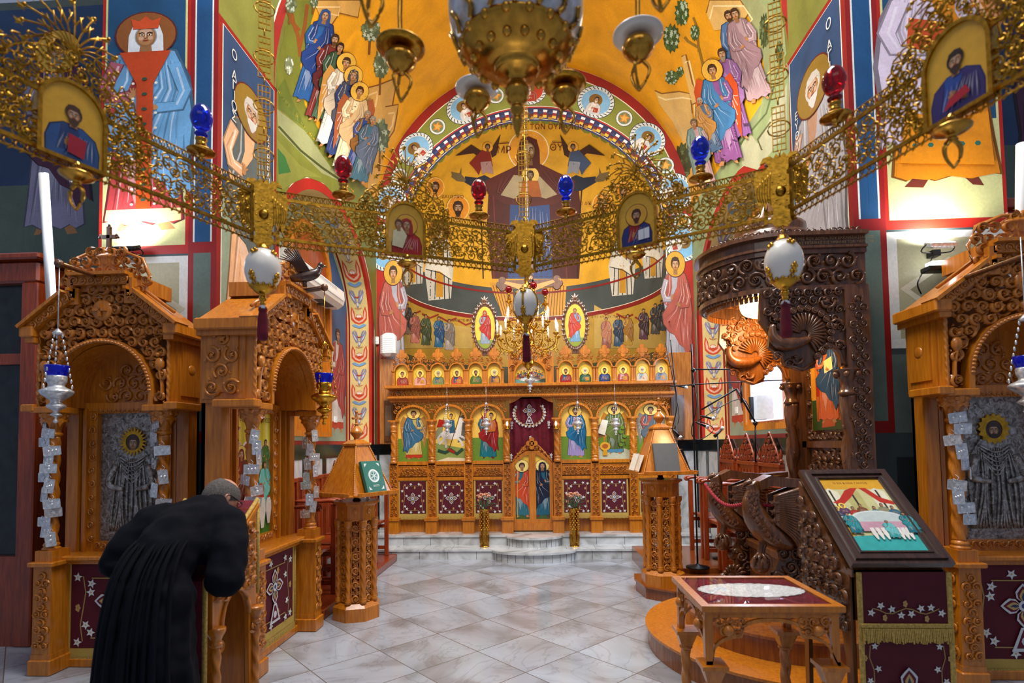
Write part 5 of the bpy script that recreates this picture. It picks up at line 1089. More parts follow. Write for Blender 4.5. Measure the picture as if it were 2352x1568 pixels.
def kiosk(loc, rz, label, hw, mt='honey', depth=.34, icon_fn=None, frame_mat=None, cross=True, flank=True, cloth=True, twist_r=.042, cw=None, colx=None, seed=1, plinth_r=0, body_hw=None):
    K = thing('icon_shrine', label, 'icon shrine', loc, rz); fm = frame_mat or mt; cx_ = colx or hw-.09
    zb, ze, zt = 2.10, 2.70, 3.08; nf = lambda x, y, z: (x, y, z)
    bw = body_hw or hw-.02
    # lower body
    b = m(mt); b.bx(-bw, bw, .13, depth, 0, .86); b.bx(-bw-.02, bw+.02, .08, depth, 0, .07, .008); b.bx(-bw-.03, bw+.03, .02, depth, .86, .90, .01); b.bx(-bw, bw, .06, depth, .83, .86); b.build('base', parent=K)
    b = m(mt)
    for s in (-1, 1):
        b.bx(s*(bw-.0), s*(bw-.1), .2, depth, .9, zb); b.bx(s*(bw-.12), s*(bw-.15), .22, depth, .9, zb); b.bx(s*(bw-.17), s*(bw-.19), .25, depth, .9, zb)
    b.bx(-bw, bw, depth-.03, depth, .9, zb); b.build('back_posts', parent=K)
    for s in (-1, 1):
        p = m(mt); x = s*cx_; q = .075
        p.bx(x-q-.02, x+q+.02, -q-.02, .14, 0, .12, .008); p.bx(x-q-.005, x+q+.005, -q-.005, .13, .12, .16); p.bx(x-q, x+q, -q, .13, .16, .84); p.bx(x-q-.03, x+q+.03, -q-.03, .14, .84, .875, .006); p.bx(x-q+.005, x+q-.005, -q+.005, .1, .875, .96)
        frieze(p, x-q+.012, x+q-.012, .2, .8, -q, .02, seed=seed+s); frieze(p, -q+.015, .12, .2, .8, 0, .02, fr=lambda u, yy, z, x=x, q=q, s=s: (x+s*q-s*yy, u, z), seed=seed+4)
        p.build('plinth', parent=K)
        p = m(mt); p.T = Matrix.Translation((x, 0, 0)); p.lathe((0, 0, 0), [(.06, .96), (.062, .975), (.05, .985), (.056, 1.0), (.045, 1.02)], 16); twist(p, (0, 0), twist_r, 1.02, 1.86, 18, (.17, 3, None), 70)
        p.lathe((0, 0, 0), [(.042, 1.86), (.056, 1.875), (.056, 1.89), (.045, 1.9), (.05, 1.93)], 16); p.build('column', parent=K)
        p = m(mt); p.T = Matrix.Translation((x, 0, 0)); p.lathe((0, 0, 0), [(.048, 1.92), (.06, 1.96), (.085, 2.0), (.09, 2.03), (.1, 2.05)], 12)
        for k in range(8): a = k*pi/4+pi/8; leaf(p, lambda u, yy, z, a=a: (u*cos(a+pi/2)+(.075-yy)*cos(a), u*sin(a+pi/2)+(.075-yy)*sin(a), z), 0, 1.99, .05, pi/2, 0, .02, 4); p.ball((.085*cos(a), .085*sin(a), 2.035), .02, 7)
        p.box((0, 0, 2.075), (.22, .22, .05), 0, .006); p.build('capital', parent=K)
    # gable front
    ar, az = .40, 2.2; top = zt; sh = .2
    outl = [(-hw, zb), (-hw, ze), (-hw*.45, zt-.12), (-.2, zt-.12), (-.2, zt-.02), (.2, zt-.02), (.2, zt-.12), (hw*.45, zt-.12), (hw, ze), (hw, zb)]
    archp = [(ar, zb)]+[(ar*cos(pi*i/28), az+ar*sin(pi*i/28)) for i in range(29)]+[(-ar, zb)]
    g = m(mt); rim = [(p[0]*.955, zb+.03+(p[1]-zb-.03)*.955) for p in outl]; g.prism(outl+rim[::-1], -.07, -.03); a2 = [(ar+.035, zb)]+[((ar+.035)*cos(pi*i/28), az+(ar+.035)*sin(pi*i/28)) for i in range(29)]+[(-ar-.035, zb)]; g.prism(a2+archp[::-1], -.105, -.02)
    for i in range(46): a = pi*(i+.5)/46; pyr(g, nf, (ar+.012)*cos(a), az+(ar+.012)*sin(a), .016, -.1, .025, 4)
    # vault of the arch
    vs = []
    for (x, z) in archp: vs += [(x*.985, -.028, az+(z-az)*.985 if z > zb else zb+.004), (x*.985, depth-.06, az+(z-az)*.985 if z > zb else zb+.004)]
    g.add(vs, [(2*i, 2*i+2, 2*i+3, 2*i+1) for i in range(len(archp)-1)], True); g.bx(-hw+.004, -ar-.002, -.02, depth-.01, zb+.003, zb+.02); g.bx(hw-.004, ar+.002, -.02, depth-.01, zb+.003, zb+.02)
    g.prism([(p[0], p[1]) for p in archp], depth-.07, depth-.05); carve(g, lambda p: p[0]**2+(p[1]-az)**2 < .3**2 and p[1] > zb+.06, (-.36, .36, zb+.05, 2.6), .13, depth-.07, .03, None, 'lsg', .13, seed); g.bx(-ar, ar, depth-.12, depth-.06, zb-.02, zb+.05)
    g.prism([(p[0]*.97, zb+.03+(p[1]-zb-.03)*.97) for p in outl], depth-.035, depth-.015); g.build('arch_front', parent=K)
    c = m(mt); tp = lambda p: p[0]**2+(p[1]-az)**2 > (ar+.05)**2 and inside(p, outl)
    carve(c, tp, (-hw+.02, hw-.02, zb+.02, zt), .098, -.05, .05, None, 'lgsl', .2, seed+1, .22)
    carve(c, tp, (-hw+.05, hw-.05, zb+.05, zt), .14, -.03, .035, None, 'ls', .16, seed+2, .2)
    c.lathe((0, -.06, 2.86), [(.085, 0), (.085, -.03), (.07, -.04), (0.001, -.045)][::-1], 20, 'Y'); 
    for a in range(4): c.box((0.03*cos(a*pi/2), -.11, 2.86+.03*sin(a*pi/2)), (.022 if a % 2 else .05, .02, .05 if a % 2 else .022))
    for s in (-1, 1):
        # bird with a long tail at either side of the arch
        x = s*(hw-.075); c.ball((x, -.08, 2.42), .03, 10, (.04, .03, .055)); c.ball((x-s*.012, -.085, 2.495), .02, 8); c.tube([(x-s*.025, -.09, 2.495), (x-s*.05, -.09, 2.485)], [.008, .002], 5); c.tube([(x, -.07, 2.39), (x+s*.015, -.07, 2.28), (x+s*.02, -.07, 2.16)], [.03, .022, .026], 7, True, .5)
        twist(c, (s*(hw-.012), -.065), .014, zb, ze-.02, 10, (.2, 2, 110))
    c.build('vine_carving', parent=K)
    # sides and roof
    for s in (-1, 1):
        b = m(fm); b.bx(s*(hw-.025), s*hw, -.03, depth, zb, ze)
        if flank: 
            b.bx(s*hw, s*(hw+.012), 0, depth-.02, zb+.03, ze-.04); b.bx(s*(hw+.012), s*(hw+.024), .05, depth-.06, zb+.08, ze-.09)
            if flank == 'carved': carve(b, None, (.02, depth-.03, zb+.05, ze-.05), .13, 0, .03, lambda u, yy, z, s=s: (s*(hw+.02)-s*yy, u, z), 'lgs', .15, seed+7)
            else: b.lathe((s*(hw+.022), depth/2, (zb+ze)/2), [(.001, .01), (.03, .008), (.045, .002), (.045, -.01)] if s > 0 else [(.045, .01), (.045, -.002), (.03, -.008), (.001, -.01)], 16, 'X')
        b.build('side_panel', parent=K)
    b = m(mt)
    def beam(x0, z0, x1, z1, yb=-.12):
        L = hypot(x1-x0, z1-z0); a = atan2(z1-z0, x1-x0); nx, nz = -sin(a), cos(a)
        b.prism([(x0-nx*.02, z0-nz*.02), (x1-nx*.02, z1-nz*.02), (x1+nx*.05, z1+nz*.05), (x0+nx*.05, z0+nz*.05)], yb, -.02); b.prism([(x0+nx*.05, z0+nz*.05), (x1+nx*.05, z1+nz*.05), (x1+nx*.075, z1+nz*.075), (x0+nx*.075, z0+nz*.075)], yb-.04, -.0)
        carve(b, None, (0, L, -.015, .045), .07, yb, .015, lambda u, yy, z: (x0+(x1-x0)*u/L+nx*z, yy, z0+(z1-z0)*u/L+nz*z), 's', .16, seed)
    beam(-hw-.06, ze-.02, -hw*.45, zt-.12); beam(hw*.45, zt-.12, hw+.06, ze-.02); beam(-hw*.45, zt-.12, -.22, zt-.12+.0); beam(.22, zt-.12, hw*.45, zt-.12); beam(-.24, zt, .24, zt)
    for s in (-1, 1):
        b.bx(s*.19, s*.3, -.1, -.02, zt-.17, zt-.04); b.bx(s*.22, s*.27, -.12, -.02, zt-.12, zt+.03); b.bx(s*(hw-.02), s*(hw+.1), -.14, depth, ze-.05, ze+.04, .01); b.bx(s*(hw-.02), s*(hw+.06), -.12, depth, ze-.09, ze-.05)
        vs = [(s*(hw+.06), -.02, ze+.03), (s*hw*.45, -.02, zt-.08), (s*hw*.45, depth, zt-.08), (s*(hw+.06), depth, ze+.03)]; b.add(vs+[(v[0], v[1], v[2]-.03) for v in vs], [(0, 1, 2, 3), (7, 6, 5, 4), (0, 3, 7, 4), (1, 5, 6, 2), (3, 2, 6, 7)])
        b.bx(s*(hw-.02), s*(hw+.09), -.12, depth*.6, zb-.04, zb+.02, .008)
    b.bx(-.27, .27, -.02, depth, zt-.05, zt+.07); b.prism([(-hw-.05, ze-.06), (-hw-.05, ze), (-hw*.45, zt-.1), (-.2, zt-.02), (.2, zt-.02), (hw*.45, zt-.1), (hw+.05, ze), (hw+.05, ze-.06), (hw*.45, zt-.22), (-hw*.45, zt-.22)], depth-.012, depth+.002); b.build('cornice', parent=K)
    c = m(mt); pr = [(-hw-.02, ze+.08), (-hw-.02, ze+.14), (-hw*.6, ze+.32), (-.36, zt+.06), (-.3, zt+.2), (-.12, zt+.27), (.12, zt+.27), (.3, zt+.2), (.36, zt+.06), (hw*.6, ze+.32), (hw+.02, ze+.14), (hw+.02, ze+.08), (hw*.45, zt-.04), (.25, zt+.06), (-.25, zt+.06), (-hw*.45, zt-.04)]
    carve(c, lambda p: inside(p, pr), (-hw, hw, ze+.05, zt+.3), .085, -.03, .05, None, 'lgs', .26, seed+3, .12); 
    for i in range(len(pr)//2-2): a, d = pr[i+1], pr[i+2]; 
    c.tube([(p[0], -.05, p[1]) for p in pr[1:11]], .014, 6); c.lathe((0, -.03, 0), [(.09, zt+.06), (.08, zt+.1), (.09, zt+.2), (.11, zt+.22), (.1, zt+.24), (.04, zt+.27)], 14, sq=.5); c.build('crest', parent=K)
    if cross:
        c = m('walnut'); z = zt+.27; c.bx(-.014, .014, -.045, -.02, z, z+.2); c.bx(-.06, .06, -.045, -.02, z+.11, z+.138)
        for (dx, dz) in ((-.065, .124), (.065, .124), (0, .205)):
            for (ex, ez) in ((0, .014), (.012, -.004), (-.012, -.004)): c.ball((dx+ex, -.033, z+dz+ez), .012, 7)
        c.lathe((0, -.033, 0), [(.03, z), (.02, z+.02), (.012, z+.04)], 10); c.build('cross_finial', parent=K)
    # icon frame
    iw, z0, z1 = .29, .98, 2.06; b = m(mt); b.prism([(-iw-.12, .9), (iw+.12, .9), (iw+.12, zb), (-iw-.12, zb)], depth-.11, depth-.04, hole=[(-iw, z0), (-iw, z1), (iw, z1), (iw, z0)])
    for s in (-1, 1): frieze(b, s*(iw+.035)-.03, s*(iw+.035)+.03, z0, z1, depth-.11, .018, seed=seed+9); b.bx(s*(iw+.07), s*(iw+.09), depth-.14, depth-.1, .9, zb)
    frieze(b, -iw, iw, z0-.055, z0-.005, depth-.11, .018, seed=seed); frieze(b, -iw, iw, z1+.005, z1+.04, depth-.11, .018, seed=seed); b.build('icon_frame', parent=K)
    if icon_fn: icon_fn(K, iw, z0, z1, depth-.06)
    return K
def hcloth(parent_loc, rz, label, w, z0, z1, yoff=0, grp=None):
    e = thing('embroidered_cloth', label, 'cloth', parent_loc, rz, group=grp)
    b = m('embroidery'); h = z1-z0; n = 40; b.cc = hx('520219')
    wav = lambda u: .0015*sin(u*26)
    vs = []
    for i in range(n+1): u = -w/2+w*i/n; vs += [(u, wav(u), z0), (u, wav(u), z1), (u, wav(u)+.006, z0), (u, wav(u)+.006, z1)]
    b.add(vs, [(4*i, 4*i+4, 4*i+5, 4*i+1) for i in range(n)]+[(4*i+2, 4*i+3, 4*i+7, 4*i+6) for i in range(n)], True)
    P = Paint(b, lambda u, v, l: Vector((u, wav(u)-l-.001, z0+v)), .04, .0002); P.k = 6; podea(P, w, h, True); b.build('cloth_panel', parent=e)
    b = m('gold_fringe'); fringe(b, lambda x, y, z: (x, y, z), -w/2, w/2, z0+.02, .06); b.tube([(-w/2, -.004, z1), (w/2, -.004, z1)], .01, 6)
    for s in (-1, 1): b.tube([(s*w/2, wav(s*w/2)-.003, z0), (s*w/2, wav(s*w/2)-.003, z1)], .011, 6)
    b.build('gold_trim', parent=e); return e
def silver_icon(K, iw, z0, z1, y, kind=0):
    b = m('relief_silver'); b.bx(-iw, iw, y-.0, y+.02, z0, z1); cz = z0+(z1-z0)*.72
    # embossed robe
    hs = .05
    body = [(-.1, cz-.02), (-.17, cz-.12), (-.21, cz-.3), (-.19, z0+.25), (-.2, z0+.06), (.2, z0+.06), (.19, z0+.3), (.22, cz-.3), (.16, cz-.1), (.1, cz-.02)]
    b.prism(body, y-.015, y)
    rnd = random.Random(3)
    for i in range(16):
        t = i/15; x0 = -.12+.24*t; x1 = -.19+.38*t; b.tube([(x0, y-.017, cz-.08-.06*abs(t-.5)), ((x0+x1)/2+.03*sin(i), y-.026, (cz+z0)/2), (x1, y-.017, z0+.08)], [.006, .011, .008], 5)
    for i in range(6): b.tube([(-.12+.01*i, y-.02, cz-.06-.03*i), (0, y-.032, cz-.12-.035*i), (.12-.01*i, y-.02, cz-.06-.03*i)], .008, 5)
    for s in (-1, 1): b.tube([(s*.14, y-.02, cz-.14), (s*.19, y-.035, cz-.3), (s*.06, y-.045, cz-.34)], [.03, .03, .018], 7)
    for i in range(40):
        a = rnd.random(); x = (rnd.random()*2-1)*iw*.94; z = z0+.04+(z1-z0-.08)*rnd.random()
        if abs(x) > .21 or z > cz+.2: leaf(b, lambda u, yy, zz: (u, yy, zz), x, z, .022, a*6, y, .008, 4)
    b.build('silver_cover', parent=K)
    b = m('gold'); pts = []
    if kind == 0:
        for i in range(44): a = 6.283*i/44; r = .125 if i % 2 == 0 else .085; pts.append((r*cos(a), cz+.06+r*sin(a)))
    else:
        for i in range(32): a = 6.283*i/32; r = .12 if i % 2 == 0 else .1; pts.append((r*cos(a), cz+.06+r*sin(a)))
    hole = [(.062*cos(6.283*i/20), cz+.055+.07*sin(6.283*i/20)) for i in range(20)]
    b.prism(pts, y-.02, y-.008, hole=hole); b.build('gold_halo', parent=K)
    b = m('icon_paint'); b.cc = hx('3a2416'); b.prism([(.066*cos(6.283*i/20), cz+.055+.074*sin(6.283*i/20)) for i in range(20)], y-.016, y-.01); P = Paint(b, lambda u, v, l: Vector((u, y-.016-l, v)), None, .0002); face(P, 0, cz+.045, .055, halo=None, beard='2a1810' if kind else None, skin='a87848', hair='3a2416'); b.build('painted_face', parent=K)
K1 = kiosk((-3.47, 4.2, 0), 0, 'tall carved wooden shrine with a silver covered icon at the left edge', .55, icon_fn=lambda K, iw, a, c, y: silver_icon(K, iw, a, c, y, 0), seed=11)
hcloth((-3.47, 4.2+.115-.02, 0), 0, 'dark red grapevine cloth hanging under the silver icon of the left shrine', .82, .06, .87)
K3 = kiosk((3.47, 4.1, 0), 0, 'tall carved honey wooden shrine with a silver covered icon at the right edge', .57, icon_fn=lambda K, iw, a, c, y: silver_icon(K, iw, a, c, y, 1), seed=23, cross=False, frame_mat='honey')
hcloth((3.47, 4.1+.095, 0), 0, 'dark red grapevine cloth hanging under the silver icon of the right shrine', .86, .06, .87)
def cana(K, iw, z0, z1, y):
    w_ = .36; b = m('icon_paint'); b.cc = hx('3f7a2c'); b.bx(-w_, w_, y-.02, y, z0, z1); P = Paint(b, lambda u, v, l: Vector((u, y-.02-l, z0+v)), None, .00005); H = z1-z0
    P.poly([(-w_, .38), (w_, .38), (w_, H), (-w_, H)], 'e0b878'); P.poly([(-w_, .82), (w_, .82), (w_, H), (-w_, H)], 'e0cc3a'); 
    for i in range(9): P.poly([(-w_+i*.08, .8+.02*(i % 2)), (-w_+i*.08+.045, .78), (-w_+i*.08+.05, H), (-w_+i*.08, H)], 'f0e070' if i % 2 else 'c8b428')
    P.poly([(-.2, .38), (.08, .38), (.08, .74), (-.2, .74)], 'b8b030'); P.ell(-.06, .74, .14, .1, 'f0e8d8', 18, 0, 0, 180); P.ell(-.06, .74, .115, .085, '9a3018', 18, 0, 0, 180)
    for x in (.14, .2, .27): P.poly([(x, .5), (x+.025, .5), (x+.025, .72), (x, .72)], '8a5a28')
    P.k = 20; saint(P, -.2, .1, .68, '8a1c14', '5a2014', veil='6a1a14', wide=1.1, halo='e8c860'); P.k = 90
    saint(P, .2, .4, .46, '3a6a2c', None, wide=1.1, halo=None); P.k = 150; saint(P, .18, .16, .5, '3aa090', '6ac0b0', wide=1.3, halo=None, flip=-1, hair='5a3010'); P.k = 220; saint(P, -.0, .12, .42, '3a9ac8', '7ac4e0', wide=1.2, halo=None); P.k = 280
    p = P.sub(.1, .38, 1, 1); p.ell(0, 0, .06, .075, 'b0402a')
    for x, zz, s in ((-.14, .12, 1), (.03, .07, 1.1), (.13, .05, 1.15), (.24, .08, 1)): P.k = 300; P.poly([(x-.02*s, zz), (x+.02*s, zz), (x+.05*s, zz+.13*s), (x+.045*s, zz+.2*s), (x+.02*s, zz+.24*s), (x-.02*s, zz+.24*s), (x-.045*s, zz+.2*s), (x-.05*s, zz+.13*s)], 'd8d0c0'); P.ell(x, zz+.245*s, .022*s, .01, 'b03020')
    write(P, 'Ο ΕΝ ΚΑΝΑ ΓΑΜΟΣ', 0, H-.08, .055, '3a1a08'); b.build('painted_icon', parent=K)
K2 = kiosk((-2.25, 4.68, 0), pi/2, 'carved wooden shrine facing the nave with a bright wedding feast icon', .64, icon_fn=cana, flank='carved', seed=37, depth=.36, colx=.54, body_hw=.62)
hcloth((-2.25-.095, 4.68, 0), pi/2, 'dark red grapevine cloth with gold border under the wedding feast icon', .80, .10, .86)
# tall zigzag post of the side shrine
# votive plaques
tags((-3.47-.46, 4.2), .05, 1.0, 1.98, 14, 'left column of the left edge shrine', 3)
tags((-3.47+.46, 4.2), .05, 1.25, 1.98, 7, 'right column of the left edge shrine', 4)
tags((-2.25, 4.68-.54), .05, 1.28, 1.86, 7, 'near column of the wedding icon shrine', 5, -pi/2+.5)
tags((-2.25, 4.68+.54), .05, 1.06, 1.88, 12, 'far column of the wedding icon shrine', 6, -pi/2+.5)
tags((3.47-.48, 4.1), .05, 1.12, 1.92, 10, 'left column of the right edge shrine', 7, -pi/2)
# ================================================================ LECTERNS
def octo(r, z, rot=pi/8): return [(r*cos(rot+i*pi/4), r*sin(rot+i*pi/4), z) for i in range(8)]
def octprism(b, r0, r1, z0, z1): b.add(octo(r0, z0)+octo(r1, z1), [tuple(range(7, -1, -1)), tuple(range(8, 16))]+[(i, (i+1) % 8, 8+(i+1) % 8, 8+i) for i in range(8)], False)
def lectern(loc, rz, label, mt='honey'):
    K = thing('lectern', label, 'lectern', loc, rz); R = .235
    b = m(mt); octprism(b, R+.01, R+.01, 0, .13); octprism(b, R+.01, R-.03, .13, .17); b.build('base', parent=K)
    b = m(mt); octprism(b, R-.035, R-.035, 1.0, 1.14); octprism(b, R-.035, R-.01, 1.14, 1.165); octprism(b, R+.005, R+.005, 1.165, 1.19)
    for i in range(8):
        a = i*pi/4; b.T = Matrix.Rotation(a+pi/2, 4, 'Z') @ Matrix.Translation((0, -(R-.035)*cos(pi/8), 0)); b.lathe((0, 0, 1.09), [(.001, -.012), (.012, -.01), (.02, -.006), (.026, -.008), (.028, 0)], 14, 'Y')
        hw = .085; b.prism([(-hw, 1.0), (-hw, .93)]+[(-hw+.02, .93)]+[(-(hw-.02)*cos(pi*k/10), .95+.045*sin(pi*k/10)) for k in range(11)]+[(hw-.02, .93), (hw, .93), (hw, 1.0)], .0, .03)
    b.T = Matrix.Identity(4); b.build('head', parent=K)
    for i in range(8):
        a = i*pi/4; b = m(mt); fr = None; b.T = Matrix.Rotation(a+pi/2, 4, 'Z') @ Matrix.Translation((0, -(R-.05)*cos(pi/8), 0)); w_ = .042
        carve(b, None, (-w_, w_, .18, .96), .078, 0, .016, None, 'ss', .2, i, .1); carve(b, None, (-w_, w_, .18, .96), .045, .006, .012, None, 'ls', .2, i+9, .1)
        for s in (-1, 1): b.bx(s*w_-.004, s*w_+.004, -.008, .012, .17, .96)
        b.build('pierced_panel', parent=K)
    for i in range(8):
        a = i*pi/4+pi/8; b = m(mt); b.T = Matrix.Translation(((R-.045)*cos(a), (R-.045)*sin(a), 0)); b.lathe((0, 0, 0), [(.034, .17), (.034, .2), (.026, .215), (.03, .225)], 12); twist(b, (0, 0), .024, .22, .9, 14, (.17, 3, 62), 80); b.lathe((0, 0, 0), [(.024, .9), (.032, .91), (.026, .925), (.04, .95), (.042, 1.0)], 12); b.build('twisted_column', parent=K)
    # four sided pyramid head for books
    b = m('iron'); b.lathe((0, 0, 1.19), [(.045, 0), (.03, .02), (.03, .07)], 12); b.build('pivot', parent=K)
    b = m(mt); z0, z1, r0, r1 = 1.27, 1.76, .255, .085
    sq = lambda r, z: [(-r, -r, z), (r, -r, z), (r, r, z), (-r, r, z)]
    b.add(sq(r0, z0)+sq(r1, z1), [(3, 2, 1, 0), (4, 5, 6, 7)]+[(i, (i+1) % 4, 4+(i+1) % 4, 4+i) for i in range(4)], False); b.add(sq(r0+.025, z0-.02)+sq(r0+.025, z0), [(3, 2, 1, 0), (4, 5, 6, 7)]+[(i, (i+1) % 4, 4+(i+1) % 4, 4+i) for i in range(4)], False)
    for i in range(4):
        c, s = [(-1, -1), (1, -1), (1, 1), (-1, 1)][i]; n = 24; pts = [(c*(r0+(r1-r0)*t/n), s*(r0+(r1-r0)*t/n), z0+(z1-z0)*t/n) for t in range(n+1)]; b.tube(pts, .01, 6)
        for t in range(n): b.ball(pts[t], .0125, 5)
    for k in range(4): b.T = Matrix.Rotation(k*pi/2, 4, 'Z'); b.bx(-r0-.02, r0+.02, -r0-.075, -r0+.0, z0-.02, z0-.002, .004); b.bx(-r0-.02, r0+.02, -r0-.085, -r0-.07, z0-.02, z0+.022, .004)
    b.T = Matrix.Identity(4); b.add(sq(.1, z1)+sq(.1, z1+.02)+sq(.05, z1+.06), [(3, 2, 1, 0), (8, 9, 10, 11)]+[(k*4+i, k*4+(i+1) % 4, k*4+4+(i+1) % 4, k*4+4+i) for k in range(2) for i in range(4)], False); b.build('book_rest', parent=K)
    b = m(mt); b.T = Matrix.Translation((0, 0, z1)) @ Matrix.Scale(1.3, 4) @ Matrix.Translation((0, 0, -z1)); b.lathe((0, 0, z1+.04), [(.03, 0), (.022, .02), (.045, .05), (.05, .07), (.03, .1), (.012, .12), (.02, .13), (.01, .14)], 14); z = z1+.19; b.box((0, 0, z+.03), (.014, .014, .1)); b.box((0, 0, z+.03), (.07, .014, .014))
    for d in ((-.035, .03), (.035, .03), (0, .08)): b.ball((d[0], 0, z+d[1]), .013, 7)
    b.build('finial', parent=K); return K
L1 = lectern((-1.93, 5.62, 0), radians(60), 'octagonal pierced wood lectern with green book, standing on the floor at left')
L2 = lectern((1.37, 6.38, .14), radians(4), 'octagonal pierced wood lectern with dark books, on the platform at right')
def book_on(Lc, side, w, h, th, mat, label, emblem=False, tilt_extra=0, name='book'):
    K = thing(name, label, 'book', (0, 0, 0)); b = m(mat); r0, r1, z0, z1 = .255, .085, 1.27, 1.76
    slope = atan2(z1-z0, r0-r1); ang = pi/2-slope
    T = Matrix.Translation(Lc.location) @ Matrix.Rotation(Lc.rotation_euler[2]+side*pi/2, 4, 'Z') @ Matrix.Translation((0, -r0-.026, z0+.006)) @ Matrix.Rotation(-ang, 4, 'X')
    K.matrix_world = T; K.location = T.to_translation(); K.rotation_euler = T.to_euler()
    b.bx(-w/2, w/2, -th, -th+.004, 0, h); b.bx(-w/2, w/2, -.004, 0, 0, h); b.bx(-w/2-.003, -w/2+.003, -th, 0, 0, h); b.build('cover', parent=K)
    b = m('page'); b.bx(-w/2+.004, w/2-.008, -th+.004, -.004, .006, h-.006); b.build('pages', parent=K)
    if emblem:
        b = m('icon_paint'); P = Paint(b, lambda u, v, l: Vector((u, -th-l, v)), None, .0002); c = 'd8e0d8'; P.ell(0, h*.52, .07, .07, c, 28); P.ell(0, h*.52, .052, .052, '1e6a5a', 28); P.ell(0, h*.52, .047, .047, c, 24); P.ell(0, h*.52, .044, .044, '1e6a5a', 24)
        for k in range(6): a = k*pi/3+pi/2; P.line([(0, h*.52), (.042*cos(a), h*.52+.042*sin(a))], .008, c, k=9)
        P.k = 10
        for sx in (-1, 1):
            for sz in (0, 1): x = sx*(w/2-.03); z = h-.03 if sz else .03; P.line([(x, z-(.03 if sz else -.03)), (x, z), (x-sx*.03, z)], .009, c, k=10); P.ell(x-sx*.01, z-(.01 if sz else -.01), .01, .01, c, 8, k=11)
        for i in range(2): P.line([(-.04, h*.22-i*.012), (.04, h*.22-i*.012)], .004, c, k=12)
        b.build('cover_emblem', parent=K); b = m('rope_red'); b.tube([(.03, -th, .01), (.04, -th-.015, -.03), (.03, -th-.01, -.05)], .003, 4); b.build('ribbon', parent=K)
    return K
book_on(L1, 0, .25, .33, .035, 'book_green', 'green book with white wheel emblem leaning on the left lectern', True)
book_on(L1, 2, .26, .34, .03, 'rope_red', 'red book seen edge on at the far left of the left lectern')
book_on(L1, 1, .24, .33, .03, 'rope_red', 'red book seen edge on at the right of the left lectern')
book_on(L2, 0, .27, .33, .03, 'book_grey', 'slate grey book leaning flat on the front of the right lectern')
book_on(L2, 3, .25, .2, .06, 'page', 'pale thick book leaning on the left side of the right lectern')
book_on(L2, 1, .25, .26, .03, 'iron', 'dark book leaning on the right side of the right lectern')
# ================================================================ PLATFORMS
K = thing('choir_platform', 'low brown wooden platform under the right lectern and choir chairs', 'platform', (1.9, 7.3, 0))
b = m('floorwood'); slab(b, [(1.34, 8.33), (1.36, 6.85), (2.62, 6.85), (2.62, 8.33)], 0, .2); wpart(b, 'upper_deck', K)
b = m('floorwood'); slab(b, [(1.14, 6.85), (1.1, 6.6), (1.15, 6.25), (1.42, 6.05), (2.5, 5.98), (2.5, 6.84)], 0, .12); slab(b, [(1.12, 6.85), (1.08, 6.6), (1.135, 6.235), (1.41, 6.03), (2.5, 5.96), (2.5, 6.84)], .12, .14); wpart(b, 'lower_step', K)
K = thing('throne_platform', 'curved two step wooden platform behind the low table', 'platform', (2.05, 4.75, 0))
def disc(cx, cy, r, a0=90, a1=300, n=30): return [(cx+r*cos(radians(a0+(a1-a0)*i/n)), cy+r*sin(radians(a0+(a1-a0)*i/n))) for i in range(n+1)]
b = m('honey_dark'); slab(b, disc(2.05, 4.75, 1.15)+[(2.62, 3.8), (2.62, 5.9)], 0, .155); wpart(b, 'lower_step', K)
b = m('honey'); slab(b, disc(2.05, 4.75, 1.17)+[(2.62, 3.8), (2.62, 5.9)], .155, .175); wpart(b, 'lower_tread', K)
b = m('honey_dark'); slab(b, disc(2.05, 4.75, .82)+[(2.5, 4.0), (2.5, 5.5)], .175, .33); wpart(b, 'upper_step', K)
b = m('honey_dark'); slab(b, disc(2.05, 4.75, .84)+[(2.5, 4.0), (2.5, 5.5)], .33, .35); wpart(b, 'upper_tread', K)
# ================================================================ THRONE
K = thing('bishop_throne', 'dark walnut throne with carved round canopy, peacock brackets and glowing lamp', 'throne', (2.2, 5.0, .35))
TY0, TY1 = 4.45, 5.5; wn = 'walnut'
b = m(wn)
for y in (TY0+.02, TY1-.02): b.bx(2.44, 2.63, y-.04, y+.04, .35, 2.95)
b.bx(2.58, 2.63, TY0, TY1, .35, 2.95); b.bx(2.54, 2.6, TY0+.06, TY1-.06, 1.68, 1.74); b.bx(2.54, 2.6, TY0+.06, TY1-.06, 1.40, 1.44); b.bx(2.54, 2.58, TY0+.06, TY0+.14, 1.4, 2.9); b.bx(2.54, 2.58, TY1-.14, TY1-.06, 1.4, 2.9)
carve(b, None, (2.455, 2.615, .4, 2.9), .075, TY0-.02, .02, None, 'll', .14, 2, .1); wpart(b, 'back_frame', K)
fx = lambda u, y, z: (2.58+y, u, z)
b = m(wn); carve(b, None, (TY0+.15, TY1-.15, 1.45, 1.67), .11, 0, .04, fx, 'lgs', .18, 3, .2); carve(b, None, (TY0+.15, TY1-.15, 1.75, 1.82), .07, 0, .03, fx, 'ls', .18, 3, .2)
for y in (TY0+.18, TY1-.18): carve(b, None, (y-.035, y+.035, 1.8, 2.75), .075, 0, .03, fx, 'ls', .18, 3, .2)
wpart(b, 'back_carving', K)
b = m('icon_paint'); b.cc = hx('d8942a'); zs = 2.5; pts = arched(TY0+.23, TY1-.23, 1.84, zs, 2.78)
b.prism(pts, -.02, 0, fr=fx); P = Paint(b, lambda u, v, l: Vector((2.56-l, -u, v)), None, .0003); c0 = -(TY0+TY1)/2
P.poly([(c0-.29, 1.84), (c0+.29, 1.84), (c0+.29, 2.12), (c0-.29, 2.12)], '2e4a1c')
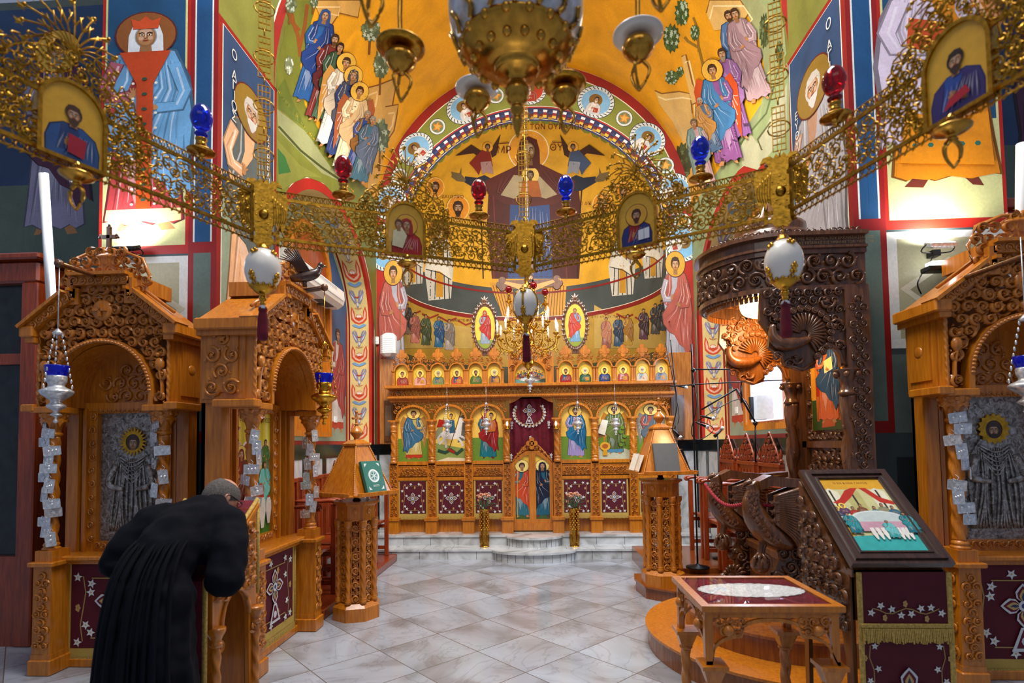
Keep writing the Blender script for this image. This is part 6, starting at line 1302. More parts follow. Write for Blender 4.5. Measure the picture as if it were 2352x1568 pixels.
P.poly([(c0-.2, 1.92), (c0-.16, 1.92), (c0-.14, 2.4), (c0-.22, 2.45)], 'b8601c'); P.poly([(c0+.2, 1.92), (c0+.16, 1.92), (c0+.14, 2.4), (c0+.22, 2.45)], 'b8601c'); P.poly([(c0-.2, 2.15), (c0+.2, 2.15), (c0+.2, 2.3), (c0-.2, 2.3)], 'a82418'); P.poly([(c0-.22, 2.3), (c0+.22, 2.3), (c0+.2, 2.5), (c0-.2, 2.5)], 'c8742a'); P.poly([(c0-.12, 1.86), (c0+.1, 1.87), (c0+.12, 1.94), (c0-.1, 1.94)], 'b8501c')
saint(P, c0, 1.9, .83, 'd0602c', '1a4a74', wide=1.5, beard='4a2410', hair='4a2410', halo='e8b850', book='f0e090'); wpart(b, 'throne_icon', K)
# peacock bracket panels
def peacock(y, mat):
    b = m(mat); g = lambda u, yy, z: (u, y+yy, z)
    out = [(1.80, 2.97), (2.44, 2.97), (2.44, 2.36), (2.40, 2.33)]+[(2.30+.10*cos(radians(a)), 2.37+.13*sin(radians(a))) for a in range(0, 181, 20)]+[(2.2, 2.33), (2.1, 2.30), (1.96, 2.36), (1.95, 2.42), (1.84, 2.5), (1.86, 2.6), (1.78, 2.72), (1.79, 2.86)]
    b.prism([(a, c) for a, c in out], y, y+.05)
    fc = (2.12, 2.6)
    for i in range(21): a = radians(-58+i*11); b.tube([(fc[0]+.03*cos(a), y-.01, fc[1]+.03*sin(a)), (fc[0]+.11*cos(a), y-.025, fc[1]+.11*sin(a)), (fc[0]+.17*cos(a), y-.012, fc[1]+.17*sin(a))], [.006, .011, .009], 5)
    for i in range(15):
        a = radians(-62+i*16); c = (fc[0]+.205*cos(a), y-.012, fc[1]+.205*sin(a)); b.lathe(c, [(.001, -.012), (.012, -.016), (.014, -.01), (.02, -.014), (.026, -.012), (.03, .01)], 12, 'Y')
    b.tube([(2.16, y-.03, 2.56), (2.05, y-.04, 2.52), (1.93, y-.04, 2.52), (1.87, y-.04, 2.57), (1.86, y-.04, 2.65), (1.89, y-.04, 2.72), (1.87, y-.04, 2.76)], [.02, .045, .055, .04, .026, .02, .024], 10); b.tube([(1.87, y-.04, 2.76), (1.83, y-.04, 2.75)], [.015, .003], 6)
    for (cx, cz, r, h) in ((1.9, 2.42, .05, 1), (2.3, 2.86, .07, -1), (2.36, 2.66, .06, 1), (1.98, 2.89, .05, 1), (2.05, 2.4, .05, -1), (2.38, 2.5, .045, 1)):
        b.tube([(cx+r*(1-t*.09)*cos(h*t*.75), y-.02, cz+r*(1-t*.09)*sin(h*t*.75)) for t in range(10)], [.014-.001*t for t in range(10)], 6); leaf(b, g, cx, cz, r*.45, cx*9, -.01, .03)
    carve(b, lambda p: inside(p, out) and hypot(p[0]-fc[0], p[1]-fc[1]) > .24, (1.8, 2.44, 2.33, 2.97), .085, y, .03, None, 'ls', .18, 5, .3)
    b.tube([(2.44, y-.01, 2.34)]+[(2.30+.105*cos(radians(a)), y-.01, 2.37+.135*sin(radians(a))) for a in range(0, 181, 15)]+[(2.1, y-.01, 2.31), (1.96, y-.01, 2.36)], .014, 6); return b
wpart(peacock(TY0, wn), 'peacock_bracket', K); wpart(peacock(TY1-.05, 'honey_dark'), 'peacock_bracket', K)  # far bracket in a lighter wood: orange lamplight put into its colour
for y in (TY0+.03, TY1-.03):
    b = m(wn); b.T = Matrix.Translation((2.46, y, 0)); b.lathe((0, 0, 0), [(.08, .35), (.08, .5), (.06, .52), (.07, .56)], 12); twist(b, (0, 0), .052, .56, 2.1, 14, (.25, 2, 16), 90); b.lathe((0, 0, 0), [(.05, 2.1), (.07, 2.12), (.055, 2.15), (.05, 2.2), (.075, 2.27), (.1, 2.31)], 12)
    for k in range(6): a = k*pi/3; b.ball((.085*cos(a), .085*sin(a), 2.27), .025, 7)
    for k in range(26): a = k*1.3; leaf(b, lambda u, yy, z, a=a: (u*cos(a+pi/2)+(.05-yy)*cos(a), u*sin(a+pi/2)+(.05-yy)*sin(a), z), 0, .6+k*.057, .03, a, 0, .02)
    b.build('carved_column', parent=K).matrix_parent_inverse = Matrix.Translation(-Vector(K.location))
# canopy
cc = (2.02, 4.98); cr = .53; b = m(wn)
def cring(r0, r1, z0, z1, n=40):
    o = [(cc[0]+r1*cos(radians(90+180*i/n)), cc[1]+r1*sin(radians(90+180*i/n))) for i in range(n+1)]; o = [(2.63, cc[1]+r1)]+o+[(2.63, cc[1]-r1)]
    i_ = [(cc[0]+r0*cos(radians(90+180*i/n)), cc[1]+r0*sin(radians(90+180*i/n))) for i in range(n+1)]; i_ = [(2.63, cc[1]+r0)]+i_+[(2.63, cc[1]-r0)]
    k = len(o); vs = [(x, y, z0) for x, y in o]+[(x, y, z1) for x, y in o]+[(x, y, z0) for x, y in i_]+[(x, y, z1) for x, y in i_]; fs = []
    for i in range(k-1): fs += [(i, i+1, k+i+1, k+i), (2*k+i+1, 2*k+i, 3*k+i, 3*k+i+1), (k+i, k+i+1, 3*k+i+1, 3*k+i), (i+1, i, 2*k+i, 2*k+i+1)]
    b.add(vs, fs, False)
cring(cr-.05, cr-.015, 2.97, 3.3); cring(cr-.06, cr+.015, 2.95, 2.99); cring(cr-.05, cr+.01, 3.25, 3.29); cring(cr-.05, cr+.03, 3.29, 3.31); cring(cr-.04, cr+.0, 3.31, 3.39); cring(cr-.04, cr+.05, 3.39, 3.42)
slab(b, [(2.63, cc[1]+cr-.04)]+[(cc[0]+(cr-.04)*cos(radians(90+180*i/30)), cc[1]+(cr-.04)*sin(radians(90+180*i/30))) for i in range(31)]+[(2.63, cc[1]-cr+.04)], 3.05, 3.08); wpart(b, 'canopy', K)
b = m(wn)
def wrap(r): 
    L1_ = 2.63-cc[0]; arcL = pi*r
    def f(u, yy, z):
        rr = r-yy
        if u < L1_: return (2.63-u, cc[1]-rr, z)
        if u < L1_+arcL: a = radians(270)-(u-L1_)/r; return (cc[0]+rr*cos(a), cc[1]+rr*sin(a), z)
        return (cc[0]+(u-L1_-arcL), cc[1]+rr, z)
    return f, 2*L1_+arcL
f_, TL = wrap(cr-.01); carve(b, None, (0.02, TL-.4, 3.0, 3.25), .125, 0, .04, f_, 'lgsf', .17, 6, .1); wpart(b, 'canopy_carving', K); b = m(wn); carve(b, None, (0.0, TL-.4, 3.42, 3.475), .05, .03, .015, f_, 'l', .2, 7, .1)
wpart(b, 'canopy_cresting', K); b = m(wn)
n = int(TL/.042)
for i in range(n-6):
    x, y, z = f_((i+.5)*.042, .01, 2.945); b.ball((x, y, z), .018, 7); 
wpart(b, 'bead_moulding', K)
b = m('honey_dark'); P_ = None  # soffit wood lighter than the walnut, the lamp's orange light put into its colour
for i in range(n-6): x, y, z = f_((i+.5)*.042, .045, 2.93); b.box((x, y, 2.92), (.03, .012, .05), atan2(y-cc[1], x-cc[0])+pi/2 if x < cc[0] else 0)
for i in range(28):
    a = i*6.283/28; b.ball((cc[0]+.27*cos(a), cc[1]+.27*sin(a), 3.04), .014, 6); leaf(b, lambda u, yy, z: (u, z, 3.045+yy), cc[0]+.38*cos(a), cc[1]+.38*sin(a), .05, a, 0, .02)
wpart(b, 'canopy_soffit', K)
b = m('lamp_glow'); b.lathe((cc[0], cc[1], 0), [(.19, 3.0), (.19, 2.95), (.16, 2.9), (.09, 2.87), (.001, 2.86)][::-1], 24); wpart(b, 'ceiling_lamp', K)
b = m('gold'); b.lathe((cc[0], cc[1], 0), [(.25, 3.04), (.25, 3.01), (.19, 2.99), (.19, 3.04)], 24, cap=False); wpart(b, 'lamp_ring', K)
b = m(wn); b.lathe((2.1, 4.98, 0), [(.42, 3.4), (.4, 3.44), (.36, 3.46), (.36, 3.54), (.3, 3.56), (.3, 3.66), (.22, 3.7), (.12, 3.8), (.05, 3.88), (.03, 3.92)], 20); z = 3.92; b.bx(2.085, 2.115, 4.965, 4.995, z, z+.32); b.bx(2.0, 2.2, 4.965, 4.995, z+.18, z+.21)
for d in ((1.99, .195), (2.21, .195), (2.1, .34)): b.ball((d[0], 4.98, z+d[1]), .026, 8)
wpart(b, 'canopy_dome', K)
lt = m(wn); P = Paint(m('icon_paint'), lambda u, v, l: Vector((u, cc[1]-cr-.012-l, v)), None, .0004); write(P, 'ΕΠΙ ΜΕΛΕΤΗΣ ΚΟΥ ΔΩΡΕΑ ΤΟΥ ΕΚΚΛΗΣΙΑΣΜΑΤΟΣ', 2.32, 3.36, .03, 'b08a50'); write(P, 'ΣΤΑΘΗΝΕΑΣ ΜΠΑΦΑΣ ΕΙΣ ΜΝΗΜΗ ΤΩΝ ΠΑΠΠΩΝ', 2.32, 3.325, .03, 'b08a50'); wpart(P.mb, 'inscription', K)
light('throne_lamp', 'POINT', (cc[0]-.02, cc[1], 2.78), 18, (1.0, 0.78, 0.45), rad=.1)
# seat and eagle arms
b = m(wn); b.bx(1.95, 2.58, TY0+.1, TY1-.1, .75, .82, .01); b.bx(1.98, 2.5, TY0+.12, TY1-.12, .35, .75); wpart(b, 'seat', K)
b = m('velvet'); b.bx(2.0, 2.54, TY0+.14, TY1-.14, .82, .88, .02); b.bx(2.5, 2.56, TY0+.2, TY1-.2, .9, 1.38, .02); wpart(b, 'seat_cushion', K)
def eagle(y):
    b = m(wn); g = lambda u, yy, z: (u, y+yy, z); t = .035
    # breast, neck, head, beak
    b.tube([(2.0, y, .92), (1.86, y, .98), (1.74, y, 1.1), (1.69, y, 1.24), (1.71, y, 1.35), (1.69, y, 1.41)], [.06, .1, .1, .075, .055, .05], 14); b.tube([(1.69, y, 1.42), (1.645, y, 1.405), (1.62, y, 1.37)], [.03, .018, .003], 8)
    for i in range(40): 
        q = i/40; a = (i*2.4); z = .95+.4*q; x0 = 1.84-.17*min(1, q*1.7); leaf(b, lambda u, yy, zz: (u, y+yy, zz), x0+.03*sin(i*1.7), z, .03, -pi/2, -.07-.02*(1-q), .025, 4)
    # wing: fan of long feathers sweeping back
    for i in range(18):
        a = radians(-60+i*4.3); L = .46+.07*sin(i*.5); sx, sz = 1.84, 1.1+.012*i
        b.tube([(sx, y-.07, sz), (sx+.5*L*cos(a*.8), y-.085, sz+.5*L*sin(a*.8)+.03), (sx+L*cos(a), y-.06, sz+L*sin(a))], [.026, .034, .014], 6, True, .6)
        b.tube([(sx, y+.07, sz), (sx+.5*L*cos(a*.8), y+.085, sz+.5*L*sin(a*.8)+.03), (sx+L*cos(a), y+.06, sz+L*sin(a))], [.02, .03, .01], 5, True, .5)
    for i in range(18): leaf(b, g, 1.82+.035*(i % 6), 1.12+.07*(i//6), .035, -.4, -.08, .03, 4)
    # arm rail, gently curved
    b.prism([(1.73, 1.43), (1.82, 1.475), (1.95, 1.45), (2.15, 1.43), (2.36, 1.45), (2.36, 1.40), (2.15, 1.37), (1.95, 1.38), (1.82, 1.39), (1.74, 1.36)], y-.08, y+.08)
    # leg, claw on ball, scrolls
    b.tube([(1.8, y, 1.0), (1.76, y, .9), (1.75, y, .84)], [.05, .03, .035], 9); b.ball((1.74, y, .76), .075, 14)
    for i in range(4): a = -1+.65*i; b.tube([(1.75, y, .85), (1.74+.07*sin(a), y-.05, .82), (1.74+.085*sin(a), y-.06, .75)], [.02, .016, .006], 6)
    for (cx, cz, r, h) in ((1.95, .86, .1, 1), (2.08, .74, .09, -1), (1.86, .64, .08, 1), (1.98, .52, .1, -1), (2.2, .88, .08, 1), (2.2, .6, .1, 1), (1.85, .47, .07, 1)):
        b.tube([(cx+r*(1-t*.085)*cos(h*t*.7+cx*3), y-.0, cz+r*(1-t*.085)*sin(h*t*.7+cx*3)) for t in range(11)], [.034-.002*t for t in range(11)], 8)
    b.prism([(1.86, .37), (2.3, .37), (2.3, .95), (1.95, .95), (1.84, .7)], y-.015, y+.015); carve(b, None, (1.86, 2.3, .38, .9), .12, y-.015, .04, None, 'lsl', .18, 8, .1)
    # lion at the foot
    b.ball((1.80, y-.02, .44), .075, 12, (.07, .06, .08)); b.ball((1.735, y-.02, .445), .035, 9, (.04, .035, .035)); 
    for i in range(16): a = i*.39; b.tube([(1.82, y-.02, .46), (1.82+.09*cos(a), y-.07, .46+.1*sin(a)), (1.85+.11*cos(a), y-.05, .44+.13*sin(a))], [.02, .018, .004], 5)
    for s in (-1, 1): b.tube([(1.85, y+s*.04, .4), (1.76, y+s*.05, .38), (1.69, y+s*.05, .37)], [.035, .028, .024], 8)
    return b
wpart(eagle(TY0+.06), 'eagle_armrest', K); wpart(eagle(TY1-.06), 'eagle_armrest', K)
e = thing('barrier_rope', 'twisted dark red rope strung across the eagle arms of the throne', 'rope', (1.7, 5.0, 1.2))
b = m('rope_red'); n = 90; A = Vector((1.60, 5.5, 1.37)); B = Vector((2.42, 4.36, 1.27)); pts = []
A2 = Vector((1.575, 5.36, 1.34)); M_ = Vector((1.64, 4.55, 1.24))
for i in range(n+1):
    t = i/n; 
    if t < .5: q = A2.lerp(M_, t*2); q.z -= .09*sin(pi*t*2)
    else: q = M_.lerp(B, (t-.5)*2); q.y -= .03*sin(pi*(t-.5)*2); q.z -= .02*sin(pi*(t-.5)*2)
    pts.append(q)
b.tube(pts, .011, 8)
for k in range(3):
    pp_ = []
    for i, q in enumerate(pts): a = i*.9+k*2.094; pp_.append(q+Vector((.009*cos(a), .009*cos(a)*.3, .009*sin(a))))
    b.tube(pp_, .0085, 6)
wpart(b, 'rope', e)
# ================================================================ LOW TABLE
TZ = .92; x0, x1 = W(1612, 1392, Z=TZ).x, W(1942, 1392, Z=TZ).x; y0 = W(1612, 1392, Z=TZ).y; y1 = W(1530, 1322, Z=TZ).y
K = thing('icon_table', 'low carved honey wood table with glass top over red velvet and lace', 'table', ((x0+x1)/2, (y0+y1)/2, 0))
b = m('honey'); fr0 = [(x0, y0), (x1, y0), (x1, y1), (x0, y1)]; b.bx(x0, x1, y0, y0+.045, TZ-.03, TZ); b.bx(x0, x1, y1-.045, y1, TZ-.03, TZ); b.bx(x0, x0+.045, y0+.045, y1-.045, TZ-.03, TZ); b.bx(x1-.045, x1, y0+.045, y1-.045, TZ-.03, TZ); b.bx(x0+.02, x1-.02, y0+.02, y1-.02, TZ-.05, TZ-.03, .004); b.bx(x0+.04, x1-.04, y0+.04, y1-.04, TZ-.03, TZ-.012); wpart(b, 'table_top', K)
b = m('velvet'); b.bx(x0+.045, x1-.045, y0+.045, y1-.045, TZ-.012, TZ-.010); tc_ = wpart(b, 'velvet_inlay', K)
b = m('pane_glass'); b.add([(x0+.045, y0+.045, TZ+.002), (x1-.045, y0+.045, TZ+.002), (x1-.045, y1-.045, TZ+.002), (x0+.045, y1-.045, TZ+.002)], [(0, 1, 2, 3)]); wpart(b, 'glass_top', K)
def apron(K, xa, xb, y, sgn=1, axis='x', c0=0):
    b = m('honey'); L = xb-xa; zt, zb = TZ-.05, TZ-.30
    g = (lambda u, yy, z: (xa+u, y+sgn*yy, z)) if axis == 'x' else (lambda u, yy, z: (y+sgn*yy, xa+u, z))
    def bot(u):
        t = abs(u/L-.5)*2
        if t > .9: return zb
        if t > .45: q = (t-.45)/.45; return zt-.115-.10*(1-sqrt(max(0, 1-q*q)))-.0 if q < 1 else zb
        q = t/.45; return zt-.035-.05*(1-sqrt(max(0, 1-q*q)))-.0
    N = 40; low = [(L*i/N, bot(L*i/N)) for i in range(N+1)]; up = [(0, zt), (L, zt)]
    rim = [(u, z) for u, z in low]; rim2 = [(u, z+.018) for u, z in low]
    b.prism(rim+rim2[::-1], -.006, .014, fr=g); e1 = .003 if axis == 'x' else .0; b.prism([(e1, zb-.003), (.04, zb-.003), (.04, zt+.002), (e1, zt+.002)], -.009+e1, .019, fr=g); b.prism([(L-.04, zb-.003), (L-e1, zb-.003), (L-e1, zt+.002), (L-.04, zt+.002)], -.009+e1, .019, fr=g); b.prism([(.04, zt-.015), (L-.04, zt-.015), (L-.04, zt+.001), (.04, zt+.001)], -.005, .012, fr=g)
    carve(b, lambda p: p[1] > bot(min(max(p[0], 0), L))+.02, (.04, L-.04, zb, zt-.01), .06, .0, .02, g, 'lgs', .22, 4, .15); carve(b, lambda p: p[1] > bot(min(max(p[0], 0), L))+.02, (.04, L-.04, zb, zt-.01), .085, .01, .012, g, 'ss', .14, 9, .15)
    for t in (.17, .83): 
        c = g(L*t, -.012, zt-.075); b.ball(c, .03, 12)
    wpart(b, 'carved_apron', K)
apron(K, x0+.02, x1-.02, y0+.03, 1, 'x'); apron(K, x0+.02, x1-.02, y1-.03, -1, 'x'); apron(K, y0+.03, y1-.03, x0+.03, 1, 'y'); apron(K, y0+.03, y1-.03, x1-.03, -1, 'y')
for x in (x0+.06, x1-.06):
    for y in (y0+.06, y1-.06):
        b = m('honey'); b.T = Matrix.Translation((x, y, 0)); b.box((0, 0, .025), (.11, .11, .05), 0, .006); b.lathe((0, 0, 0), [(.04, .05), (.034, .08), (.04, .09)], 12); twist(b, (0, 0), .027, .09, .5, 16, (.17, 3, 50), 60); b.lathe((0, 0, 0), [(.03, .5), (.04, .51), (.032, .525)], 12); sq = lambda r, z: [(-r, -r, z), (r, -r, z), (r, r, z), (-r, r, z)]
        b.add(sq(.03, .52)+sq(.055, .6), [(3, 2, 1, 0), (4, 5, 6, 7)]+[(i, (i+1) % 4, 4+(i+1) % 4, 4+i) for i in range(4)], False); b.box((0, 0, .61), (.13, .13, .02)); b.build('leg', parent=K).matrix_parent_inverse = Matrix.Translation(-Vector(K.location))
e = thing('lace_cloth', 'oval white lace doily lying under the glass of the low table', 'doily', (W(1724, 1352, Z=TZ).x, W(1724, 1352, Z=TZ).y, TZ-.008))
b = m('lace'); n = 72; rx = (W(1845, 1352, Z=TZ).x-W(1603, 1352, Z=TZ).x)/2; ry = (W(1724, 1336, Z=TZ).y-W(1724, 1367, Z=TZ).y)/2; pts = [((rx+.006*cos(i*9))*cos(6.283*i/n), (ry+.006*cos(i*9))*sin(6.283*i/n)) for i in range(n)]
b.add([(x, y, 0) for x, y in pts]+[(x, y, .003) for x, y in pts], [tuple(range(n, 2*n))]+[(i, (i+1) % n, n+(i+1) % n, n+i) for i in range(n)]); b.build('lace', parent=e)
# ================================================================ ICON STAND on the right
bl, br, tl, tr_ = W(1956, 1299, Y=3.0), W(2192, 1299, Y=3.0), W(1826, 1084, Y=3.56), W(2022, 1084, Y=3.56)
X0, X1 = bl.x, br.x; ZB, ZT = bl.z, tl.z; xm = (X0+X1)/2
e = thing('framed_icon', 'framed wedding feast icon lying on the slanted stand at right', 'icon', (xm, 3.0, ZB)); sl = hypot(.56, ZT-ZB); ang = atan2(.56, ZT-ZB); e.rotation_euler = (-ang, 0, 0)
w_ = (X1-X0)/2; b = m('walnut_black')
def rr_(x, z, y0, y1, hx_, hz): b.prism([(-x, z), (-x, sl-z), (x, sl-z), (x, z)], y0, y1, hole=[(-hx_, hz), (-hx_, sl-hz), (hx_, sl-hz), (hx_, hz)])
rr_(w_, 0, -.02, .015, w_-.03, .03); rr_(w_-.025, .025, -.032, .0, w_-.05, .05); rr_(w_-.05, .05, -.02, .0, w_-.085, .085); rr_(w_-.07, .07, -.026, .0, w_-.08, .08); b.build('frame', parent=e)
b = m('icon_paint'); a_ = w_-.08; b.cc = hx('d8a028'); b.bx(-a_, a_, -.012, 0, .08, sl-.08); P = Paint(b, lambda u, v, l: Vector((u, -.012-l, .08+v)), None, .00004); H = sl-.16
P.poly([(-a_+.02, 0), (a_-.0, 0), (a_, H-.09), (-a_+.02, H-.09)], 'c8c48c'); P.poly([(-a_, 0), (a_, 0), (a_, .13), (-a_, .11)], '3aa8a4')
for x, c in ((-.15, 'e0dcc0'), (-.03, 'b8b070'), (.12, 'dcd8bc')): P.poly([(x-.045, .22), (x+.045, .22), (x+.045, H-.11), (x, H-.08), (x-.045, H-.11)], c); P.poly([(x-.006, .32), (x+.006, .32), (x+.006, .47), (x-.006, .47)], '3a3028')
P.poly([(-.17, H-.2), (-.12, H-.17), (-.06, H-.1), (-.02, H-.08), (.02, H-.08), (-.05, H-.16), (-.12, H-.22)], 'b8301c'); P.poly([(.03, H-.08), (.07, H-.08), (.12, H-.16), (.19, H-.2), (.17, H-.22), (.1, H-.2)], 'b8301c'); write(P, 'Ο ΕΝ ΚΑΝΑ ΓΑΜΟΣ', 0, H-.045, .022, '6a2a10')
for i, x in enumerate((-.17, -.13, -.08, -.03, .04, .09, .14)): P.k = 12+i*26; bust(P, x, .26+.02*(i % 2), .07, ('2a4a6a', '5a3a5a', 'a83020', '7a4a2a', '3a7a8a', '8a8a6a', '3a6a80')[i], None, halo='f0d060' if i < 2 else None)
P.k = 220; P.ell(.02, .23, .15, .065, 'd8e0d8', 30); P.ell(.02, .232, .135, .054, 'c0ccc8', 28); P.poly([(-.13, .21), (.17, .21), (.15, .14), (-.1, .14)], 'c89aa8')
for x in (-.05, -.02, .01, .09, .115, .14): P.poly([(x-.01, .165), (x+.01, .165), (x+.013, .12), (x+.004, .08), (x-.004, .08), (x-.013, .12)], 'e8e4dc', k=P.k)
P.k += 2; saint(P, .05, .09, .13, '3aa0a0', '6ac0c0', wide=1.6, halo=None); P.k += 50
for x in (-.14, .17): saint(P, x, .12, .16, '1a6a78', '2a8a90', wide=1.5, halo=None)
b.build('painting', parent=e)
K = thing('icon_stand', 'dark wood slanted stand with carved side arch under the framed icon', 'stand', (xm, 3.3, 0))
b = m('walnut')
for s, x in ((-1, X0+.03), (1, X1-.03)):
    g = lambda u, yy, z, x=x, s=s: (x+s*yy*-1, u, z)
    b.prism([(3.06, .0), (3.12, .0), (3.12, .55)]+[(3.34-.2*cos(pi*k/14), .62+.2*sin(pi*k/14)) for k in range(15)]+[(3.56, .0), (3.6, 0), (3.6, ZT-.06), (3.06, ZB-.06)], -.012, .012, fr=g)
    t_ = lambda p: 3.07 < p[0] < 3.6 and p[1] < ZB-.08+(p[0]-3.06)*.85 and not (hypot(p[0]-3.34, p[1]-.62) < .24 or (p[1] < .62 and 3.1 < p[0] < 3.58))
    carve(b, t_, (3.06, 3.6, .55, ZT), .085, -.012, .03, lambda u, yy, z, x=x: (x+yy, u, z), 'lgs', .2, 3, .1)
b.bx(X0+.03, X1-.03, 3.06, 3.1, ZB-.3, ZB-.05); b.prism([(3.04, ZB-.03), (3.6, ZT-.03), (3.6, ZT-.05), (3.04, ZB-.05)], X0+.03, X1-.03, fr=lambda u, yy, z: (yy, u, z)); b.bx(X0+.05, X1-.05, 3.55, 3.59, .05, .12); b.bx(X0+.02, X1-.02, 3.04, 3.08, ZB-.07, ZB-.03); wpart(b, 'stand_body', K)
e = thing('embroidered_cloth', 'tasselled dark red runner with grapevine border draped over the slanted stand', 'cloth', (xm+.02, 3.03, 0)); w2 = .46
b = m('embroidery'); b.cc = hx('520219'); b.bx(-w2/2, w2/2, .0, .006, .02, ZB-.04); P = Paint(b, lambda u, v, l: Vector((u, -l, v)), None, .00012); P.k = 2
for s in (-1, 1): vine(P, [(s*(w2/2-.05+.014*sin(i*1.7)), .1+i*.062) for i in range(10)], .02, s)
vine(P, [(-.17+.034*i, .84+.015*cos(i*1.2)) for i in range(11)], .022, 1); cross_orn(P, 0, .42, .13, stand=True); b.build('cloth_panel', parent=e)
b = m('gold_fringe')
for s in (-1, 1): b.bx(s*w2/2-.014, s*w2/2+.014, -.006, .004, .02, ZB-.04, .003)
b.bx(-w2/2, w2/2, -.012, .0, .75, .775, .003); fringe(b, lambda x, y, z: (x, y-.01, z), -w2/2, w2/2, .752, .07); b.build('gold_fringe', parent=e)
# ================================================================ PERSON BOWING AT THE SLANTED DESK
PX = -1.84
K = thing('person', 'person in a long black cassock bowing over the slanted desk, seen from behind', 'person', (PX, 2.45, 0))
def loft(b, rings, n=40, folds_=(0, 9)):
    rings = [((c[0]+.02+(.03 if c[2] < 1.15 else 0), c[1], c[2]), rx*.74, ry*.85, t, am) for (c, rx, ry, t, am) in rings]
    vs = []; fs = []
    for k, (c, rx, ry, tilt, am) in enumerate(rings):
        # ring in plane spanned by x and a vector tilted from y towards z
        for i in range(n):
            a = 2*pi*i/n; f = 1+am*cos(folds_[1]*a+.4*sin(k*.3))+am*.5*cos(17*a+1)
            x = rx*cos(a)*f; y = ry*sin(a)*f; vs.append((c[0]+x, c[1]+y*cos(tilt), c[2]+y*sin(tilt)))
    m_ = len(rings)
    for k in range(m_-1):
        for i in range(n): j = (i+1) % n; fs.append((k*n+i, k*n+j, (k+1)*n+j, (k+1)*n+i))
    fs.append(list(range(n-1, -1, -1))); fs.append([(m_-1)*n+i for i in range(n)]); b.add(vs, fs, True)
b = m('cassock')
loft(b, [((.0, -.03, .02), .30, .25, 0, .05), ((0, -.03, .3), .285, .235, 0, .05), ((0, -.03, .6), .265, .215, 0, .045), ((0, -.03, .85), .25, .195, 0, .035), ((0, -.02, 1.0), .235, .18, -.1, .028), ((.01, .0, 1.1), .225, .165, -.35, .02), ((.01, .04, 1.17), .21, .15, -.6, .015),
         ((.015, .10, 1.24), .215, .15, -.8, .01), ((.02, .18, 1.31), .225, .15, -.95, .006), ((.02, .27, 1.37), .225, .14, -1.05, 0), ((.02, .36, 1.41), .2, .12, -1.1, 0), ((.02, .43, 1.43), .13, .09, -1.15, 0), ((.02, .48, 1.445), .075, .07, -1.2, 0), ((.02, .51, 1.45), .062, .06, -1.2, 0)])
# sleeves: upper arm, elbow, forearm to the desk edge
for s, el, ha in ((-1, (-.27, .18, 1.19), (-.12, .40, 1.235)), (1, (.30, .13, 1.12), (.14, .36, 1.235))):
    sh = (s*.155+.02, .33, 1.375); b.ball(sh, .095, 12)
    b.tube([sh, (sh[0]*.5+el[0]*.5+s*.03, (sh[1]+el[1])/2-.01, (sh[2]+el[2])/2+.02), el], [.1, .092, .085], 14); b.ball(el, .087, 12); b.tube([el, ((el[0]+ha[0])/2, (el[1]+ha[1])/2, (el[2]+ha[2])/2+.01), (ha[0]-s*-.0, ha[1]-.03, ha[2])], [.085, .078, .07], 14)
body = b.build('cassock', parent=K); rm = body.modifiers.new('remesh', 'REMESH'); rm.mode = 'VOXEL'; rm.voxel_size = .011; rm.use_smooth_shade = True
sm = body.modifiers.new('smooth', 'SMOOTH'); sm.iterations = 4; sm.factor = .6
dp = bpy.data.textures.new('cloth_folds', 'CLOUDS'); dp.noise_scale = .13; dp.noise_depth = 1
dm = body.modifiers.new('wrinkles', 'DISPLACE'); dm.texture = dp; dm.strength = .045; dm.mid_level = .5; dm.texture_coords = 'LOCAL'
# gathers falling from the waist
b = m('cassock'); ST = [(1.335, .085, .06, .150), (1.27, .045, .10, .158), (1.18, .0, .125, .168), (1.05, -.02, .150, .178), (.85, -.03, .172, .190), (.4, -.03, .205, .215), (.03, -.03, .222, .232)]
for i in range(21):
    if i in (3, 8, 9, 14, 18): continue
    a = radians(212+116*(i+.35*sin(i*2.1))/20); b.tube([(.045+rx*cos(a), yc+ry*sin(a), z-.02*(k == 0)*abs(cos(a))) for k, (z, yc, ry, rx) in enumerate(ST)], [(.003, .008, .010, .012, .014, .016, .016)[q]*(.8+.45*sin(i*1.9)) for q in range(7)], 7)
b.build('gathers', parent=K)
for s, c in ((-1, (-.1, .42, 1.245)), (1, (.12, .38, 1.245))):
    b = m('skin'); b.ball(c, .04, 10, (.038, .045, .016))
    for i in range(4): x = c[0]+(-.027+.018*i); L = (.065, .078, .08, .062)[i]; b.tube([(x, c[1]+.03, c[2]+.002), (x+s*-.004, c[1]+.03+L*.5, c[2]+.012), (x-s*.006, c[1]+.03+L, c[2]-.0)], [.0095, .0088, .0072], 7)
    b.tube([(c[0]-s*.03, c[1]-.005, c[2]), (c[0]-s*.055, c[1]+.02, c[2]+.004), (c[0]-s*.06, c[1]+.045, c[2])], [.012, .0105, .008], 7); b.build('hand', parent=K)
HT = Matrix.Translation((.025, .56, 1.475)) @ Matrix.Rotation(radians(-32), 4, 'Z') @ Matrix.Rotation(radians(-38), 4, 'X')
b = m('skin'); b.T = HT; b.ball((0, 0, 0), .1, 24, (.076, .098, .105)); b.ball((0, .035, -.055), .06, 16, (.056, .062, .06)); b.tube([(0, -.03, -.05), (0, -.06, -.13)], [.055, .06], 14)
b.ball((0, .1, -.01), .016, 8, (.013, .022, .02)); b.tube([(0, .092, .03), (0, .112, -.015)], [.007, .011], 7)
for s in (-1, 1): b.ball((s*.078, -.005, -.01), .02, 10, (.009, .018, .03)); b.tube([(s*.08, -.012, .012), (s*.088, -.022, .0), (s*.083, -.012, -.03)], .005, 6); b.ball((s*.03, .088, .018), .014, 8, (.016, .01, .008))
